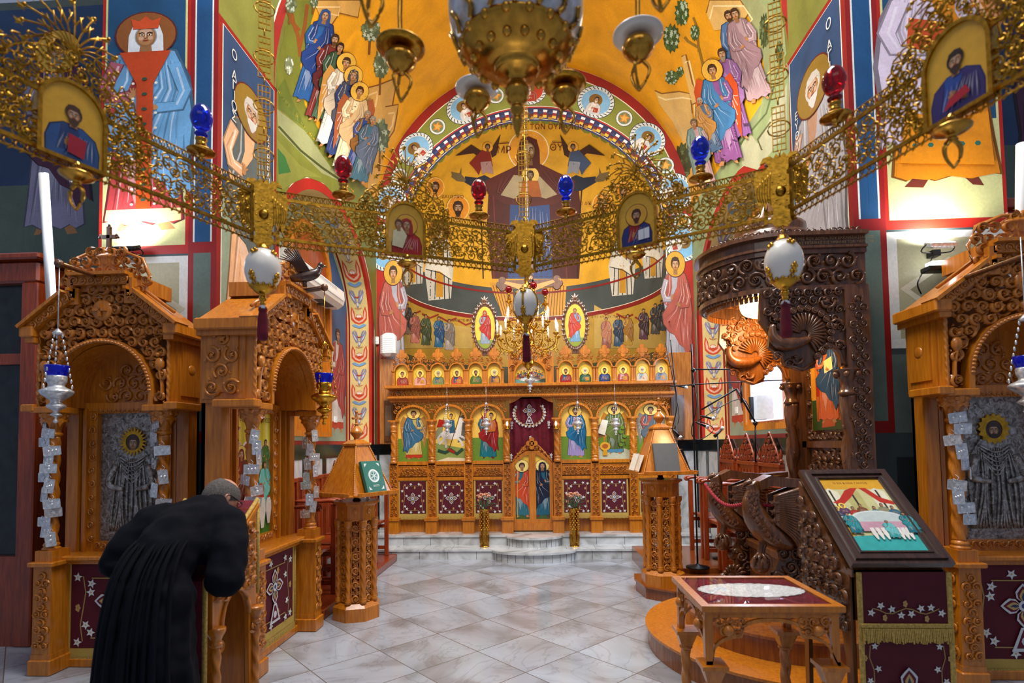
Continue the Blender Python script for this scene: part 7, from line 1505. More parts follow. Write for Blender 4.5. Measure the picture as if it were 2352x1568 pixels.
b.tube([(-.022, .096, -.052), (0, .1, -.05), (.022, .096, -.052)], .006, 6); b.build('head', parent=K)
b = m('hair_grey'); b.T = HT; vs = []
import itertools
n = 28; rings = []
for k in range(10):
    p = radians(-42+k*13)
    for i in range(n):
        a = 2*pi*i/n; back = .5-.5*sin(a); low = radians(-42)*(back)+radians(22)*(1-back); pp_ = max(p, low); r_ = 1.045+.01*sin(i*3+k); vs.append((.076*r_*cos(pp_)*cos(a), .098*r_*cos(pp_)*sin(a), .105*r_*sin(pp_)))
b.add(vs, [(k*n+i, k*n+(i+1) % n, (k+1)*n+(i+1) % n, (k+1)*n+i) for k in range(7) for i in range(n)], True); b.build('hair', parent=K)
b = m('iron'); b.T = HT
for s in (-1, 1): b.tube([(s*.035+.022*cos(a*pi/6), .102, .015+.018*sin(a*pi/6)) for a in range(13)], .002, 5); b.tube([(s*.058, .1, .02), (s*.08, .02, .018), (s*.085, -.02, .01)], .003, 5)
b.tube([(-.013, .103, .018), (.013, .103, .018)], .002, 5); b.build('glasses', parent=K)
# slanted desk under him
K = thing('slanted_desk', 'honey wood slanted icon desk with carved side arch beside the bowing person', 'stand', (-1.86, 2.9, 0)); dX0, dX1 = -2.12, -1.68
b = m('honey')
for s, x in ((-1, dX0), (1, dX1)):
    g = lambda u, yy, z, x=x, s=s: (x-s*yy*-1, u, z)
    out = [(2.70, 0), (2.75, 0), (2.75, .55)]+[(2.91-.13*cos(pi*k/14), .82+.16*sin(pi*k/14)) for k in range(15)]+[(3.07, 0), (3.12, 0), (3.12, 1.40), (2.70, 1.09)]
    inn_ = [(2.72, 1.0), (2.73, 1.07), (3.09, 1.34), (3.09, 1.0), (3.03, .97), (2.91, 1.03), (2.79, .97)]
    b.prism(out, -.012, .012, fr=g, hole=inn_) if 0 else b.prism(out, -.012, .012, fr=g)
    t_ = lambda p: 2.71 < p[0] < 3.11 and p[1] < 1.07+(p[0]-2.70)*.74 and hypot(p[0]-2.91, (p[1]-.82)) > .18 and not (p[1] < .82 and 2.76 < p[0] < 3.06)
    carve(b, t_, (2.71, 3.11, .7, 1.4), .07, -.012, .025, lambda u, yy, z, x=x, s=s: (x+s*-yy, u, z), 'lgs', .2, 3, .1)
    b.tube([(x+s*.015, 2.91-.135*cos(pi*k/14), .82+.165*sin(pi*k/14)) for k in range(15)], .012, 6)
b.bx(dX0, dX1, 2.70, 2.73, 1.0, 1.09); b.bx(dX0, dX1, 3.09, 3.12, 1.1, 1.40); b.bx(dX0, dX1, 2.72, 3.1, .08, .14); b.bx(dX0+.02, dX1-.02, 3.06, 3.09, .14, 1.1); b.bx(dX0-.03, dX1+.03, 2.68, 3.14, 0, .08, .008); wpart(b, 'desk_body', K)
for x in (dX0, dX1):
    for y in (2.72, 3.1): b = m('honey'); b.T = Matrix.Translation((x+(.02 if x > -1.8 else -.02), y, 0)); b.lathe((0, 0, 0), [(.035, .08), (.035, .14), (.026, .16)], 12); twist(b, (0, 0), .022, .16, .74, 14, (.18, 3, 62), 70); b.lathe((0, 0, 0), [(.022, .74), (.034, .76), (.026, .78), (.045, .82), (.045, .84)], 12); b.build('twisted_column', parent=K).matrix_parent_inverse = Matrix.Translation(-Vector(K.location))
b = m('honey'); b.add([(dX0-.02, 2.68, 1.09), (dX1+.02, 2.68, 1.09), (dX1+.02, 3.14, 1.425), (dX0-.02, 3.14, 1.425), (dX0-.02, 2.68, 1.065), (dX1+.02, 2.68, 1.065), (dX1+.02, 3.14, 1.40), (dX0-.02, 3.14, 1.40)], [(0, 1, 2, 3), (7, 6, 5, 4), (0, 4, 5, 1), (1, 5, 6, 2), (2, 6, 7, 3), (3, 7, 4, 0)]); wpart(b, 'slanted_top', K)
e = thing('velvet_cover', 'dark red velvet cover with gold edging draped over the slanted desk', 'cloth', (-1.86, 2.9, 1.3))
b = m('velvet'); b.add([(dX0, 2.67, 1.09), (dX1, 2.67, 1.09), (dX1, 3.15, 1.44), (dX0, 3.15, 1.44), (dX0, 2.67, 1.083), (dX1, 2.67, 1.083), (dX1, 3.15, 1.433), (dX0, 3.15, 1.433)], [(0, 1, 2, 3), (7, 6, 5, 4), (0, 4, 5, 1), (1, 5, 6, 2), (2, 6, 7, 3), (3, 7, 4, 0)]); b.bx(dX0, dX1, 2.655, 2.668, .45, 1.09); b.bx(dX0, dX1, 3.15, 3.158, .9, 1.44); wpart(b, 'velvet', e)
b = m('gold_fringe')
for x in (dX0, dX1):
    for A_, B_ in (((x, 2.657, .45), (x, 2.657, 1.095)), ((x, 2.657, 1.095), (x, 3.155, 1.448)), ((x, 3.155, 1.448), (x, 3.157, .9))): b.tube([A_, B_], .012, 6)
fringe(b, lambda x, y, z: (x, 2.66+y, z), dX0, dX1, .46, .05); wpart(b, 'gold_edging', e)
# ================================================================ RING CHANDELIER
C_ = W(1205, 575, Y=3.0); L_ = W(605, 485, Y=2.44); R_ = W(1795, 462, Y=2.40)
ML = W(165, 235, Y=1.72); MR = W(2205, 200, Y=1.66)
zc = (C_.z+L_.z+R_.z)/3
LL = 2*ML-L_; RR = 2*MR-R_
RING = thing('ring_chandelier', 'large pierced gold ring chandelier with icons, glass cups and eagle corner plates', 'chandelier', (C_.x, 1.6, zc))
def wp(b, name, par=None): return wpart(b, name, RING) if par is None else b.build(name, parent=par)
H = .205
def rpanel(A, B, icon_cols, seed):
    A = Vector((A.x, A.y, zc)); B = Vector((B.x, B.y, zc)); d = (B-A); L = d.length; u = d.normalized(); nrm = Vector((-u.y, u.x, 0)); 
    g = lambda x, y, z: A+u*x+nrm*y+Vector((0, 0, z)); g2 = lambda x, y, z: tuple(g(x, y, z))
    b = m('gold_leaf'); e = .055
    for z0, z1 in ((-H/2, -H/2+.014), (H/2-.014, H/2)): b.prism([(e, z0), (L-e, z0), (L-e, z1), (e, z1)], -.004, .004, fr=g2)
    for x in (e, L-e-.016, ): b.prism([(x, -H/2-.02), (x+.016, -H/2-.02), (x+.016, H/2+.03), (x, H/2+.03)], -.004, .004, fr=g2)
    for x in (0, L-e): 
        for z in (-H/2+.02, H/2-.03): b.prism([(x, z), (x+e, z), (x+e, z+.016), (x, z+.016)], -.004, .004, fr=g2)
    wp(b, 'band_frame')
    b = m('gold_leaf'); iw = .105; xc = L/2
    for s0, s1 in ((e+.016, xc-iw), (xc+iw, L-e-.016)):
        carve(b, None, (s0, s1, -H/2+.014, H/2-.014), .056, 0, .008, g2, 'sls', .13, seed, .1); carve(b, None, (s0, s1, -H/2+.02, H/2-.02), .075, .002, .006, g2, 'sss', .09, seed+5, .1)
        rnd = random.Random(seed)
        for i in range(26): x = s0+(s1-s0)*rnd.random(); z = (rnd.random()-.5)*H*.8; b.tube([g(x, 0, z), g(x+.05*(rnd.random()-.5), 0, z+.05*(rnd.random()-.5)), g(x+.09*(rnd.random()-.5), 0, z+.07*(rnd.random()-.5))], .003, 4)
    # small pierced edges above and below
    n = int((L-2*e)/.03)
    for i in range(n):
        x = e+.015+i*.03
        for z, r in ((-H/2-.012, .0125), (H/2+.014, .0135)):
            b.tube([g(x+r*cos(t*pi/4), 0, z+r*sin(t*pi/4)) for t in range(9)], .0028, 4)
        b.tube([g(x, 0, H/2), g(x, 0, H/2+.028)], .0025, 4); b.tube([g(x-.0, 0, -H/2-.034), g(x+.015, 0, -H/2-.022)], .003, 4)
    b.tube([g(e, 0, H/2+.029), g(L-e, 0, H/2+.029)], .003, 4); b.tube([g(e, 0, -H/2-.026), g(L-e, 0, -H/2-.026)], .003, 4); wp(b, 'pierced_band')
    # arched surround
    b = m('gold_leaf'); zi = .04; tf = lambda p: .115 < hypot(p[0]-xc, p[1]-zi) < .235 and p[1] > -H/2+.02 or (p[1] < zi and .105 < abs(p[0]-xc) < .2)
    carve(b, tf, (xc-.24, xc+.24, -H/2+.02, zi+.24), .05, .0, .012, g2, 'sls', .13, seed+1, .0); carve(b, tf, (xc-.24, xc+.24, -H/2, zi+.24), .065, .004, .01, g2, 'lls', .1, seed+2, .0)
    for r in (.118, .225): b.tube([g(xc-r*cos(t*pi/20), 0, zi+r*sin(t*pi/20)) for t in range(21)], .004, 5)
    rnd = random.Random(seed+3)
    for i in range(16): a = pi*(i+.5)/16; b.tube([g(xc+.225*cos(a), 0, zi+.225*sin(a)), g(xc+.255*cos(a+.05), -.01, zi+.255*sin(a+.05)), g(xc+.25*cos(a-.07), 0, zi+.25*sin(a-.07))], .0035, 4)
    # spray on top
    T0 = Vector((xc, 0, zi+.235))
    for i in range(11):
        a = pi/2+(i-5)*.26; L2 = .19-.012*abs(i-5); p0 = (xc, zi+.235); p1 = (xc+L2*.5*cos(a), zi+.235+L2*.5*sin(a)); p2 = (xc+L2*cos(a+.1*(i-5)), zi+.235+L2*sin(a+.1*(i-5))); b.tube([g(p0[0], 0, p0[1]), g(p1[0], -.01, p1[1]), g(p2[0], 0, p2[1])], .0035, 4)
        for q in (-.5, .5): b.tube([g(p1[0], -.01, p1[1]), g(p1[0]+.045*cos(a+q), -.015, p1[1]+.045*sin(a+q))], .003, 4); 
        b.ball(g(p2[0], 0, p2[1]), .007, 6); leaf(b, g2, p2[0]-.01, p2[1]-.012, .016, a, 0, .005, 4)
    wp(b, 'arched_surround')
    # icon
    b = m('gold_leaf'); pts = arched(xc-.102, xc+.102, -H/2-.01, zi+.02, zi+.13); inn = arched(xc-.09, xc+.09, -H/2+.002, zi+.02, zi+.118); b.prism(pts, -.02, .012, hole=inn[::-1], fr=g2); fo = wp(b, 'icon_border')
    b = m('icon_paint'); b.cc = hx('d8a52c'); b.prism(inn, -.012, .008, fr=g2); P = Paint(b, lambda U, v, l: Vector(g2(xc+U, -.012-l, v)), None, .0001); o = W(1176, 1000, Y=1)
    icon_cols(P); wp(b, 'icon')
    return g, L, xc
def cup(g, x, z, mat, r=.043):
    b = m('brass'); c = g(x, 0, z); b.lathe(c, [(.01, -.0), (.012, .02), (.05, .032), (.054, .04), (.03, .045), (.014, .055), (.022, .066), (.018, .078), (.024, .09), (.016, .1)], 18); 
    cu = wp(b, 'lamp_dish'); b = m(mat); b.lathe(c, [(.012, .098), (.024, .106), (.026, .114), (.014, .122), (.02, .13), (r*.8, .145), (r, .175), (r*.96, .195), (r*.7, .222), (r*.3, .238), (.001, .241)], 22); wp(b, 'glass_ball')
def loopcup(c, s=1.0, name='hanging_cup'):
    b = m('brass'); b.lathe(c, [(.006*s, .05*s), (.014*s, .035*s), (.008*s, .025*s), (.045*s, .01*s), (.05*s, 0), (.03*s, -.012*s), (.012*s, -.02*s), (.016*s, -.03*s)], 16)
    for s2 in (-1, 1): b.tube([(c[0]+s2*.0, c[1], c[2]-.025*s), (c[0]+s2*.022*s, c[1], c[2]-.05*s), (c[0]+s2*.02*s, c[1], c[2]-.085*s), (c[0], c[1], c[2]-.115*s)], [.007*s, .007*s, .005*s, .004*s], 7)
    return wp(b, name)
def ic_mary(P): p = P.sub(0, -H/2, .19, .19); bust(p, .02, 0, .92, 'a01414', 'b01818', veil='a01414', halo='d8a030'); p.k = 70; p.poly([(-.38, .2), (-.1, .15), (.02, .5), (-.12, .72), (-.34, .6)], 'd8d0a8'); face(p, -.2, .78, .12, halo=None, hair='5a3018')
def ic_christ(P): p = P.sub(0, -H/2, .19, .19); bust(p, 0, 0, .92, 'a01c18', '1c2c74', beard='4a2410', hair='4a2410', halo='d8a030'); p.k = 70; p.poly([(.05, .12), (.34, .14), (.34, .42), (.05, .38)], 'e0e4ec'); p.line([(.2, .13), (.2, .4)], .01, '5a5a6a')
def ic_a(P): p = P.sub(0, -H/2, .19, .19); bust(p, 0, 0, .95, '1c3a70', '24508a', beard='4a3020', hair='4a2c18', halo=None); p.k = 70; p.poly([(-.1, .12), (.16, .08), (.2, .42), (-.08, .46)], 'a01830')
def ic_b(P): p = P.sub(0, -H/2, .19, .19); bust(p, 0, 0, .95, '2a4a9a', '34286a', beard='3a2418', hair='2a1a14', halo=None); p.k = 70; p.poly([(-.2, .1), (.22, .2), (.16, .34), (-.1, .26)], 'b01c30')
gl, Ll, _ = rpanel(L_, C_, ic_mary, 31); gr, Lr, _ = rpanel(C_, R_, ic_christ, 47); gL2, LL2, _ = rpanel(LL, L_, ic_a, 53); gR2, LR2, _ = rpanel(R_, RR, ic_b, 61)
cup(gl, Ll*.27, H/2+.02, 'red_glass'); cup(gl, Ll*.80, H/2+.02, 'red_glass'); cup(gr, Lr*.20, H/2+.02, 'blue_glass'); cup(gr, Lr*.74, H/2+.02, 'blue_glass')
cup(gL2, LL2*.80, H/2+.02, 'blue_glass'); cup(gR2, LR2*.2, H/2+.02, 'red_glass')
for g, L in ((gl, Ll), (gr, Lr), (gL2, LL2), (gR2, LR2)): loopcup(g(L/2-.0, -.04, -H/2-.06), 1.0)
def post(Pt, egg_px, egg_r, label):
    x, y = Pt.x, Pt.y; z = zc; vx = Vector((x, y, 0)).normalized(); ux = Vector((vx.y, -vx.x, 0)); g2 = lambda a, yy, c: tuple(Vector((x, y, z))+ux*a*1.3-vx*.03+vx*yy+Vector((0, 0, c)))
    b = m('gold_leaf'); half = [(0, .15), (.012, .17), (.02, .15), (.03, .165), (.052, .16), (.062, .135), (.045, .14), (.035, .12), (.05, .1), (.075, .11), (.082, .06), (.078, 0), (.07, -.06), (.062, -.08), (.055, -.04), (.048, -.07), (.04, -.03), (.03, -.06), (.025, -.1), (.045, -.13), (.03, -.135), (.015, -.16), (0, -.15)]
    b.prism([(a, c) for a, c in half]+[(-a, c) for a, c in half[1:-1]][::-1], -.005, .005, fr=g2)
    for s in (-1, 1):
        for k in range(6): b.tube([g2(s*(.03+.008*k), -.008, .09-.01*k), g2(s*(.034+.008*k), -.01, 0), g2(s*(.032+.007*k), -.008, -.05+.004*k)], .0022, 4)
    b.lathe(g2(0, -.008, 0), [(.001, -.012), (.02, -.006), (.022, .006)], 14, 'Y')
    for i in range(26): a = i*2.4; r = .06*(i/26)**.5; pyr(b, g2, r*cos(a), 1.3*r*sin(a)-.0, .004, -.006, .003, 4)
    wp(b, 'eagle_plate')
    b = m('gold_leaf'); zz = .18; 
    while z+zz < 5.0:
        for s in (-1, 1): b.prism([(s*.018, zz), (s*.021, zz), (s*.021, zz+.2), (s*.018, zz+.2)], -.003, .003, fr=g2); b.prism([(s*.005, zz), (s*.0075, zz), (s*.0075, zz+.2), (s*.005, zz+.2)], -.003, .003, fr=g2)
        for k in range(8): b.prism([(-.021, zz+.028*k), (.021, zz+.028*k), (.021, zz+.028*k+.003), (-.021, zz+.028*k+.003)], -.003, .003, fr=g2)
        b.tube([g2(0, 0, zz-.03), g2(0, 0, zz)], .004, 5); b.tube([g2(.034*cos(t*pi/6), 0, zz+.1+.034*sin(t*pi/6)) for t in range(13)], .0035, 5); zz += .235
    wp(b, 'strap_chain')
    e = W(egg_px[0], egg_px[1], Y=y-.02); e = Vector((x-vx.x*.03, y-vx.y*.03, e.z)); rx, rz = egg_r
    b = m('gold'); zt = z-.15
    n = max(2, int((zt-(e.z+rz))/.022))
    for i in range(n): b.ball((e.x, e.y, e.z+rz+.02+(zt-e.z-rz-.02)*(i+.5)/n), .008, 6, (.006, .004, .011) if i % 2 else (.004, .006, .011))
    wp(b, 'egg_chain')
    E_ = thing('ostrich_egg', label, 'ornament', e, group=None); b = m('chalk'); b.ball((0, 0, 0), rx, 32, (rx, rx, rz)); b.build('egg', parent=E_)
    b = m('gold'); b.lathe((0, 0, 0), [(.012, rz+.02), (.02, rz+.012), (.03, rz*.97), (.035, rz*.93), (.03, rz*.9)], 14); b.lathe((0, 0, 0), [(rx*.62, -rz*.80), (rx*.66, -rz*.84), (rx*.4, -rz-.008), (.012, -rz-.02), (.018, -rz-.035), (.01, -rz-.05), (.014, -rz-.06), (.004, -rz-.07)], 20)
    for k in range(12): a = k*pi/6; b.ball((rx*.66*cos(a), rx*.66*sin(a), -rz*.8), .008, 6)
    for k in range(4):
        a = k*pi/2-pi/2+.35*(x > 0)-.2; P0 = lambda t, da=0: (rx*1.03*cos(t)*cos(a+da), rx*1.03*cos(t)*sin(a+da), rz*1.03*sin(t))
        for t, da in ((-.75, 0), (-.6, .12), (-.6, -.12), (-.5, 0), (-.4, .1), (-.4, -.1), (-.3, 0), (.85, 0), (.75, .2), (.75, -.2), (.65, 0)): b.ball(P0(t, da), .0085, 6)
        if rx < .07: b.tube([P0(-1.2+.24*q) for q in range(11)], .006, 5)
    b.build('gold_mounts', parent=E_)
    b = m('velvet'); z0 = -rz-.07; b.lathe((0, 0, 0), [(.012, z0), (.02, z0-.015), (.017, z0-.03), (.02, z0-.05), (.023, z0-.15), (.0, z0-.152)], 12, tw=(.12, 9, 0)); b.build('tassel', parent=E_)
    b = m('card_white'); b.lathe((0, 0, 0), [(.006, z0+.005), (.015, z0-.002), (.02, z0-.014)], 10); b.build('tassel_cap', parent=E_)
post(C_, (1205, 700), (.066, .092), 'white ostrich egg with red tassel hanging from the middle corner of the ring')
post(L_, (603, 620), (.08, .1), 'white ostrich egg with red tassel hanging from the left corner of the ring')
post(R_, (1797, 603), (.078, .1), 'white ostrich egg with red tassel hanging from the right corner of the ring')
# ================================================================ CENTRAL HANGING LAMP
hx_, hy = -.055, 1.6; hz = W(1205, 20, Y=1.6).z
HUB = thing('hanging_lamp', 'huge polished brass and silver hanging lamp at the top centre', 'oil lamp', (hx_, hy, hz)); r = .205
b = m('silver'); b.lathe((hx_, hy, hz), [(r*.6, .3), (r*.5, .26), (r*.7, .2), (r*.97, .06), (r, 0), (r*.97, -.05), (r*.9, -.09), (r*.8, -.12)], 48); wpart(b, 'bowl', HUB)
b = m('brass'); b.lathe((hx_, hy, hz), [(r*.82, -.115), (r*.83, -.125), (r*.7, -.152), (r*.5, -.178), (r*.34, -.19), (r*.32, -.2), (r*.2, -.21), (.02, -.225), (.03, -.24), (.038, -.26), (.03, -.285), (.016, -.3), (.022, -.315), (.012, -.335), (.016, -.35), (.003, -.4)], 40, tw=(.012, 16, 0))
for k in range(16):
    a = k*pi/8; 
    for (rr, zz, q) in ((r*.8, -.125, .014), (r*.62, -.165, .014)): b.ball((hx_+rr*cos(a+zz), hy+rr*sin(a+zz), hz+zz), q, 8)
    b.tube([(hx_+r*.86*cos(a), hy+r*.86*sin(a), hz-.12), (hx_+r*.92*cos(a+.08), hy+r*.92*sin(a+.08), hz-.095), (hx_+r*.97*cos(a), hy+r*.97*sin(a), hz-.065)], .007, 6)
wpart(b, 'bowl_ornament', HUB); b = m('brass'); b.tube([(hx_, hy, hz+.28), (hx_, hy, 6.5)], .02, 8); b.lathe((hx_, hy, hz), [(.05, .45), (.08, .5), (.04, .56)], 16); wpart(b, 'stem', HUB)
for k in range(8):
    a = pi/8+k*pi/4; R2 = .43; c = Vector((hx_+R2*cos(a), hy+R2*sin(a), 3.05)); b = m('brass')
    b.tube([(hx_+.15*cos(a), hy+.15*sin(a), hz+.25), (hx_+.3*cos(a), hy+.3*sin(a), hz+.36), (hx_+.42*cos(a), hy+.42*sin(a), hz+.25), (c.x, c.y, c.z+.06)], [.012, .011, .01, .008], 8)
    b.lathe(c, [(.008, .09), (.02, .07), (.012, .05), (.04, .03), (.052, .01), (.048, -.01), (.03, -.03), (.012, -.045)], 22)
    for q in range(3): g_ = q*2.094; b.tube([(c.x+.012*cos(g_), c.y+.012*sin(g_), c.z-.04), (c.x+.035*cos(g_), c.y+.035*sin(g_), c.z-.07), (c.x+.022*cos(g_), c.y+.022*sin(g_), c.z-.11), (c.x, c.y, c.z-.14)], [.006, .006, .005, .006], 6)
    ar_ = wpart(b, 'lamp_arm', HUB); b = m('gold_leaf' if k % 2 else 'chalk'); b.lathe(c, [(.055, .04), (.082, .045), (.082, .05), (.05, .052)], 28); b.build('drip_disc', parent=ar_)
    if True: bpy.data.objects[-1] if 0 else None
# ================================================================ SMALL FAR CHANDELIER
cx, cy = W(1212, 760, Y=7.6).x, 7.6; K = thing('chandelier', 'small gilt candle chandelier hanging before the icon screen', 'chandelier', (cx, cy, 3.3)); s = 7.6/1250
zz_ = lambda py: W(1212, py, Y=7.6).z
b = m('gold'); b.lathe((cx, cy, 0), [(.01, zz_(870)), (.03, zz_(860)), (.012, zz_(850)), (.07, zz_(840)), (.085, zz_(832)), (.07, zz_(822)), (.02, zz_(815)), (.06, zz_(800)), (.09, zz_(780)), (.04, zz_(765)), (.03, zz_(740)), (.07, zz_(725)), (.03, zz_(710)), (.025, zz_(680)), (.06, zz_(665)), (.02, zz_(650)), (.03, zz_(630)), (.01, zz_(610))], 20); b.tube([(cx, cy, zz_(612)), (cx, cy, 8.4)], .006, 5); wpart(b, 'stem', K)
def carm(a, R0, z0, zr, lab, red=None):
    b = m('gold'); c, s_ = cos(a), sin(a); P_ = [(0.03, z0+.03), (R0*.3, z0-.06), (R0*.6, z0-.1), (R0*.9, z0-.05), (R0, z0+.03), (R0, zr)]
    b.tube([(cx+q*c, cy+q*s_, z) for q, z in P_], .009, 6); 
    for (q, z, rr) in ((R0*.45, z0-.03, .05), (R0*.8, z0+.02, .035), (R0*.3, z0+.04, .03), (R0*.62, z0+.07, .04), (R0*.95, z0-.09, .035), (R0*.55, z0-.15, .045)): b.tube([(cx+(q+rr*(1-t*.09)*cos(t*.8))*c, cy+(q+rr*(1-t*.09)*cos(t*.8))*s_, z+rr*(1-t*.09)*sin(t*.8)) for t in range(9)], .006, 5)
    b.lathe((cx+R0*c, cy+R0*s_, zr), [(.01, -.03), (.04, -.005), (.045, .005), (.02, .01), (.014, .02)], 12); ar = wpart(b, 'candle_arm', K)
    off = Matrix.Translation(-Vector(K.location))
    if red: b = m('gold'); b.lathe((cx+R0*c, cy+R0*s_, zr), [(.018, .02), (.012, .09), (.02, .12)], 8); b.build('cup_stem', parent=ar); b = m('red_glass'); b.ball((cx+R0*c, cy+R0*s_, zr+.17), .05, 14); b.build('red_glass_ball', parent=ar)
    else: b = m('page'); b.lathe((cx+R0*c, cy+R0*s_, zr), [(.013, .02), (.013, .13)], 10); b.build('candle', parent=ar); b = m('bulb_glow'); b.lathe((cx+R0*c, cy+R0*s_, zr), [(.006, .13), (.016, .15), (.012, .175), (.001, .21)], 8); b.build('flame_bulb', parent=ar)
for k in range(10): carm(k*pi/5+.2, .43, zz_(790), zz_(772), 'l')
for k in range(8): carm(k*pi/4+.5, .30, zz_(745), zz_(742), 'm')
for k in range(4): carm(k*pi/2+.35, .27, zz_(705), zz_(695), 'u', red=True)
for k in range(24): a = k*pi/12; R3 = (.2, .34, .12)[k % 3]; b = m('clear_glass'); b.ball((cx+R3*cos(a), cy+R3*sin(a), zz_((805, 812, 822)[k % 3])), .02, 6, (.012, .012, .035)); wpart(b, 'crystal_drop', K)
# ================================================================ WALL FITTINGS
def aligned(name, label, cat, lo, hi):
    return thing(name, label, cat, ((lo[0]+hi[0])/2, (lo[1]+hi[1])/2, lo[2]))
# air conditioner on the left wall
p0, p1 = W(640, 600, X=0-1), W(775, 690, X=0-1); ya, yb = 6.35, 8.2; zA = 3.87
K = thing('air_conditioner', 'long white air conditioner high on the left wall above the side shrine', 'air conditioner', (-3.15, (ya+yb)/2, zA))
b = m('white_plastic'); pr = [(-3.270, zA), (-3.110, zA-.0), (-3.020, zA+.06), (-3.000, zA+.14), (-3.010, zA+.27), (-3.070, zA+.32), (-3.270, zA+.32)]; b.prism(pr, ya, yb); b.sm = False; wpart(b, 'casing', K)
b = m('card_white'); b.bx(-3.210, -3.070, ya+.1, yb-.1, zA-.004, zA+.0); b.bx(-3.010, -2.998, ya+.06, yb-.06, zA+.12, zA+.13)
for i in range(9): b.bx(-3.012, -3.004, ya+.05, yb-.3, zA+.15+i*.013, zA+.154+i*.013)
wpart(b, 'grille', K); b = m('book_grey'); b.lathe((-3.210, yb-.38, zA-.01), [(.05, -.01), (.05, .0)], 18); b.bx(-3.210, -3.090, yb-.65, yb-.2, zA-.012, zA-.004); wpart(b, 'outlet', K)
def boxthing(name, label, cat, c, d, mat, part='casing', extra=None, bev=.01, rz=0):
    K = thing(name, label, cat, c, rz); b = m(mat); b.box((0, 0, 0), d, 0, bev); b.build(part, parent=K)
    if extra: extra(K, d)
    return K
def grille(K, d):
    b = m('card_white')
    for i in range(7): b.bx(-d[0]*.35, d[0]*.35, -d[1]/2-.004, -d[1]/2, -d[2]*.3+i*d[2]*.09, -d[2]*.3+i*d[2]*.09+.008)
    b.build('grille', parent=K)
c = W(893, 792, Y=9.1); boxthing('wall_speaker', 'white rounded wall speaker left of the icon screen top', 'speaker', c, (.26, .2, .40), 'white_plastic', extra=grille, bev=.05)
c = W(865, 782, Y=9.37); boxthing('junction_box', 'small white junction box on the red band beside the wall speaker', 'box', c, (.08, .04, .14), 'white_plastic', extra=lambda K, d: (lambda b: (b.bx(-.02, .02, -.024, -.02, -.02, .02), b.build('cover', parent=K)))(m('card_white')))
for (px, py, X, t) in ((771, 963, -3.28, 'left niche wall below the painted soldier'), (1691, 942, 3.07, 'right niche wall behind the microphone boom')):
    c = W(px, py, X=X); K = thing('light_switch', 'white light switch on the '+t, 'switch', c); b = m('white_plastic'); b.bx(-.01, .01, -.05, .05, -.05, .05, .003); b.build('plate', parent=K); b = m('card_white'); b.bx(-.014, .014, -.02, .02, -.02, .02, .003); b.build('rocker', parent=K)
# floodlights on the pier faces
def flood(px, py, label, en, up=True):
    c = W(px, py, Y=4.52); K = thing('floodlight', label, 'floodlight', c); b = m('dark_iron' if up else 'silver'); b.T = Matrix.Rotation(radians(25), 4, 'X'); b.bx(-.1, .1, -.05, .05, -.015, .015, .004)
    for i in range(6): b.bx(-.08+i*.03, -.07+i*.03, -.05, .05, -.03, -.015)
    b.build('housing', parent=K); b = m('flood_glow'); b.T = Matrix.Rotation(radians(25), 4, 'X'); b.bx(-.085, .085, -.04, .04, .015, .018); b.build('lamp_glass', parent=K)
    b = m('dark_iron'); b.tube([(-.11, 0, 0), (-.11, .05, -.05), (.11, .05, -.05), (.11, 0, 0)], .006, 5); b.bx(-.03, .03, .04, .12, -.08, -.03); b.tube([(0, .06, -.06), (-.06, .03, -.13), (.0, .06, -.2), (.05, .1, -.12)], .005, 5); b.build('bracket', parent=K)
    light('floodlight_lamp', 'SPOT', (c.x, c.y-.03, c.z+.07), en, (1.0, .97, .9), spot=radians(150), rad=.06, look=(c.x, YP+.25, c.z+1.0))
    return c
flood(290, 568, 'small floodlight on the left pier shining up at the painted queen', 40)
flood(2160, 560, 'upper silver floodlight on the right pier shining up at the painted saint', 60, False)
c = W(2160, 612, Y=4.50); K = thing('floodlight', 'lower black floodlight with looped cable on the right pier', 'floodlight', c); b = m('iron'); b.bx(-.12, .12, -.05, .06, -.04, .0, .006); b.build('housing', parent=K); b = m('flood_glow'); b.bx(-.09, .09, -.045, .04, .0, .035); b.build('lamp_tube', parent=K); b = m('iron'); b.tube([(.1, .05, -.02), (.17, .05, -.1), (.1, .06, -.17), (.02, .1, -.2)], .006, 5); b.tube([(-.1, .05, -.02), (-.15, .05, -.12), (-.11, .07, -.2)], .006, 5); b.build('cable', parent=K)
# vertical white lamp tubes
def tube_lamp(pt, pb, Y, w, label):
    a = W(*pt, Y=Y); c = W(*pb, Y=Y); K = thing('tall_lamp', label, 'lamp', c); d = a-c; b = m('white_plastic'); b.tube([(0, 0, 0), d], w, 8); b.build('housing', parent=K); b = m('tube_glow'); o = Vector((w*.9, -w*.3, 0)); b.tube([o, d+o], w*.55, 10); b.build('tube', parent=K); return K
tube_lamp((100, 400), (118, 690), 4.35, .035, 'tall white tube lamp rising behind the left edge shrine'); tube_lamp((2346, 330), (2344, 640), 4.3, .035, 'tall white tube lamp at the far right edge')
light('tube_light', 'POINT', (-3.75, 4.1, 3.6), 9, (.75, .85, 1.0), rad=.15)
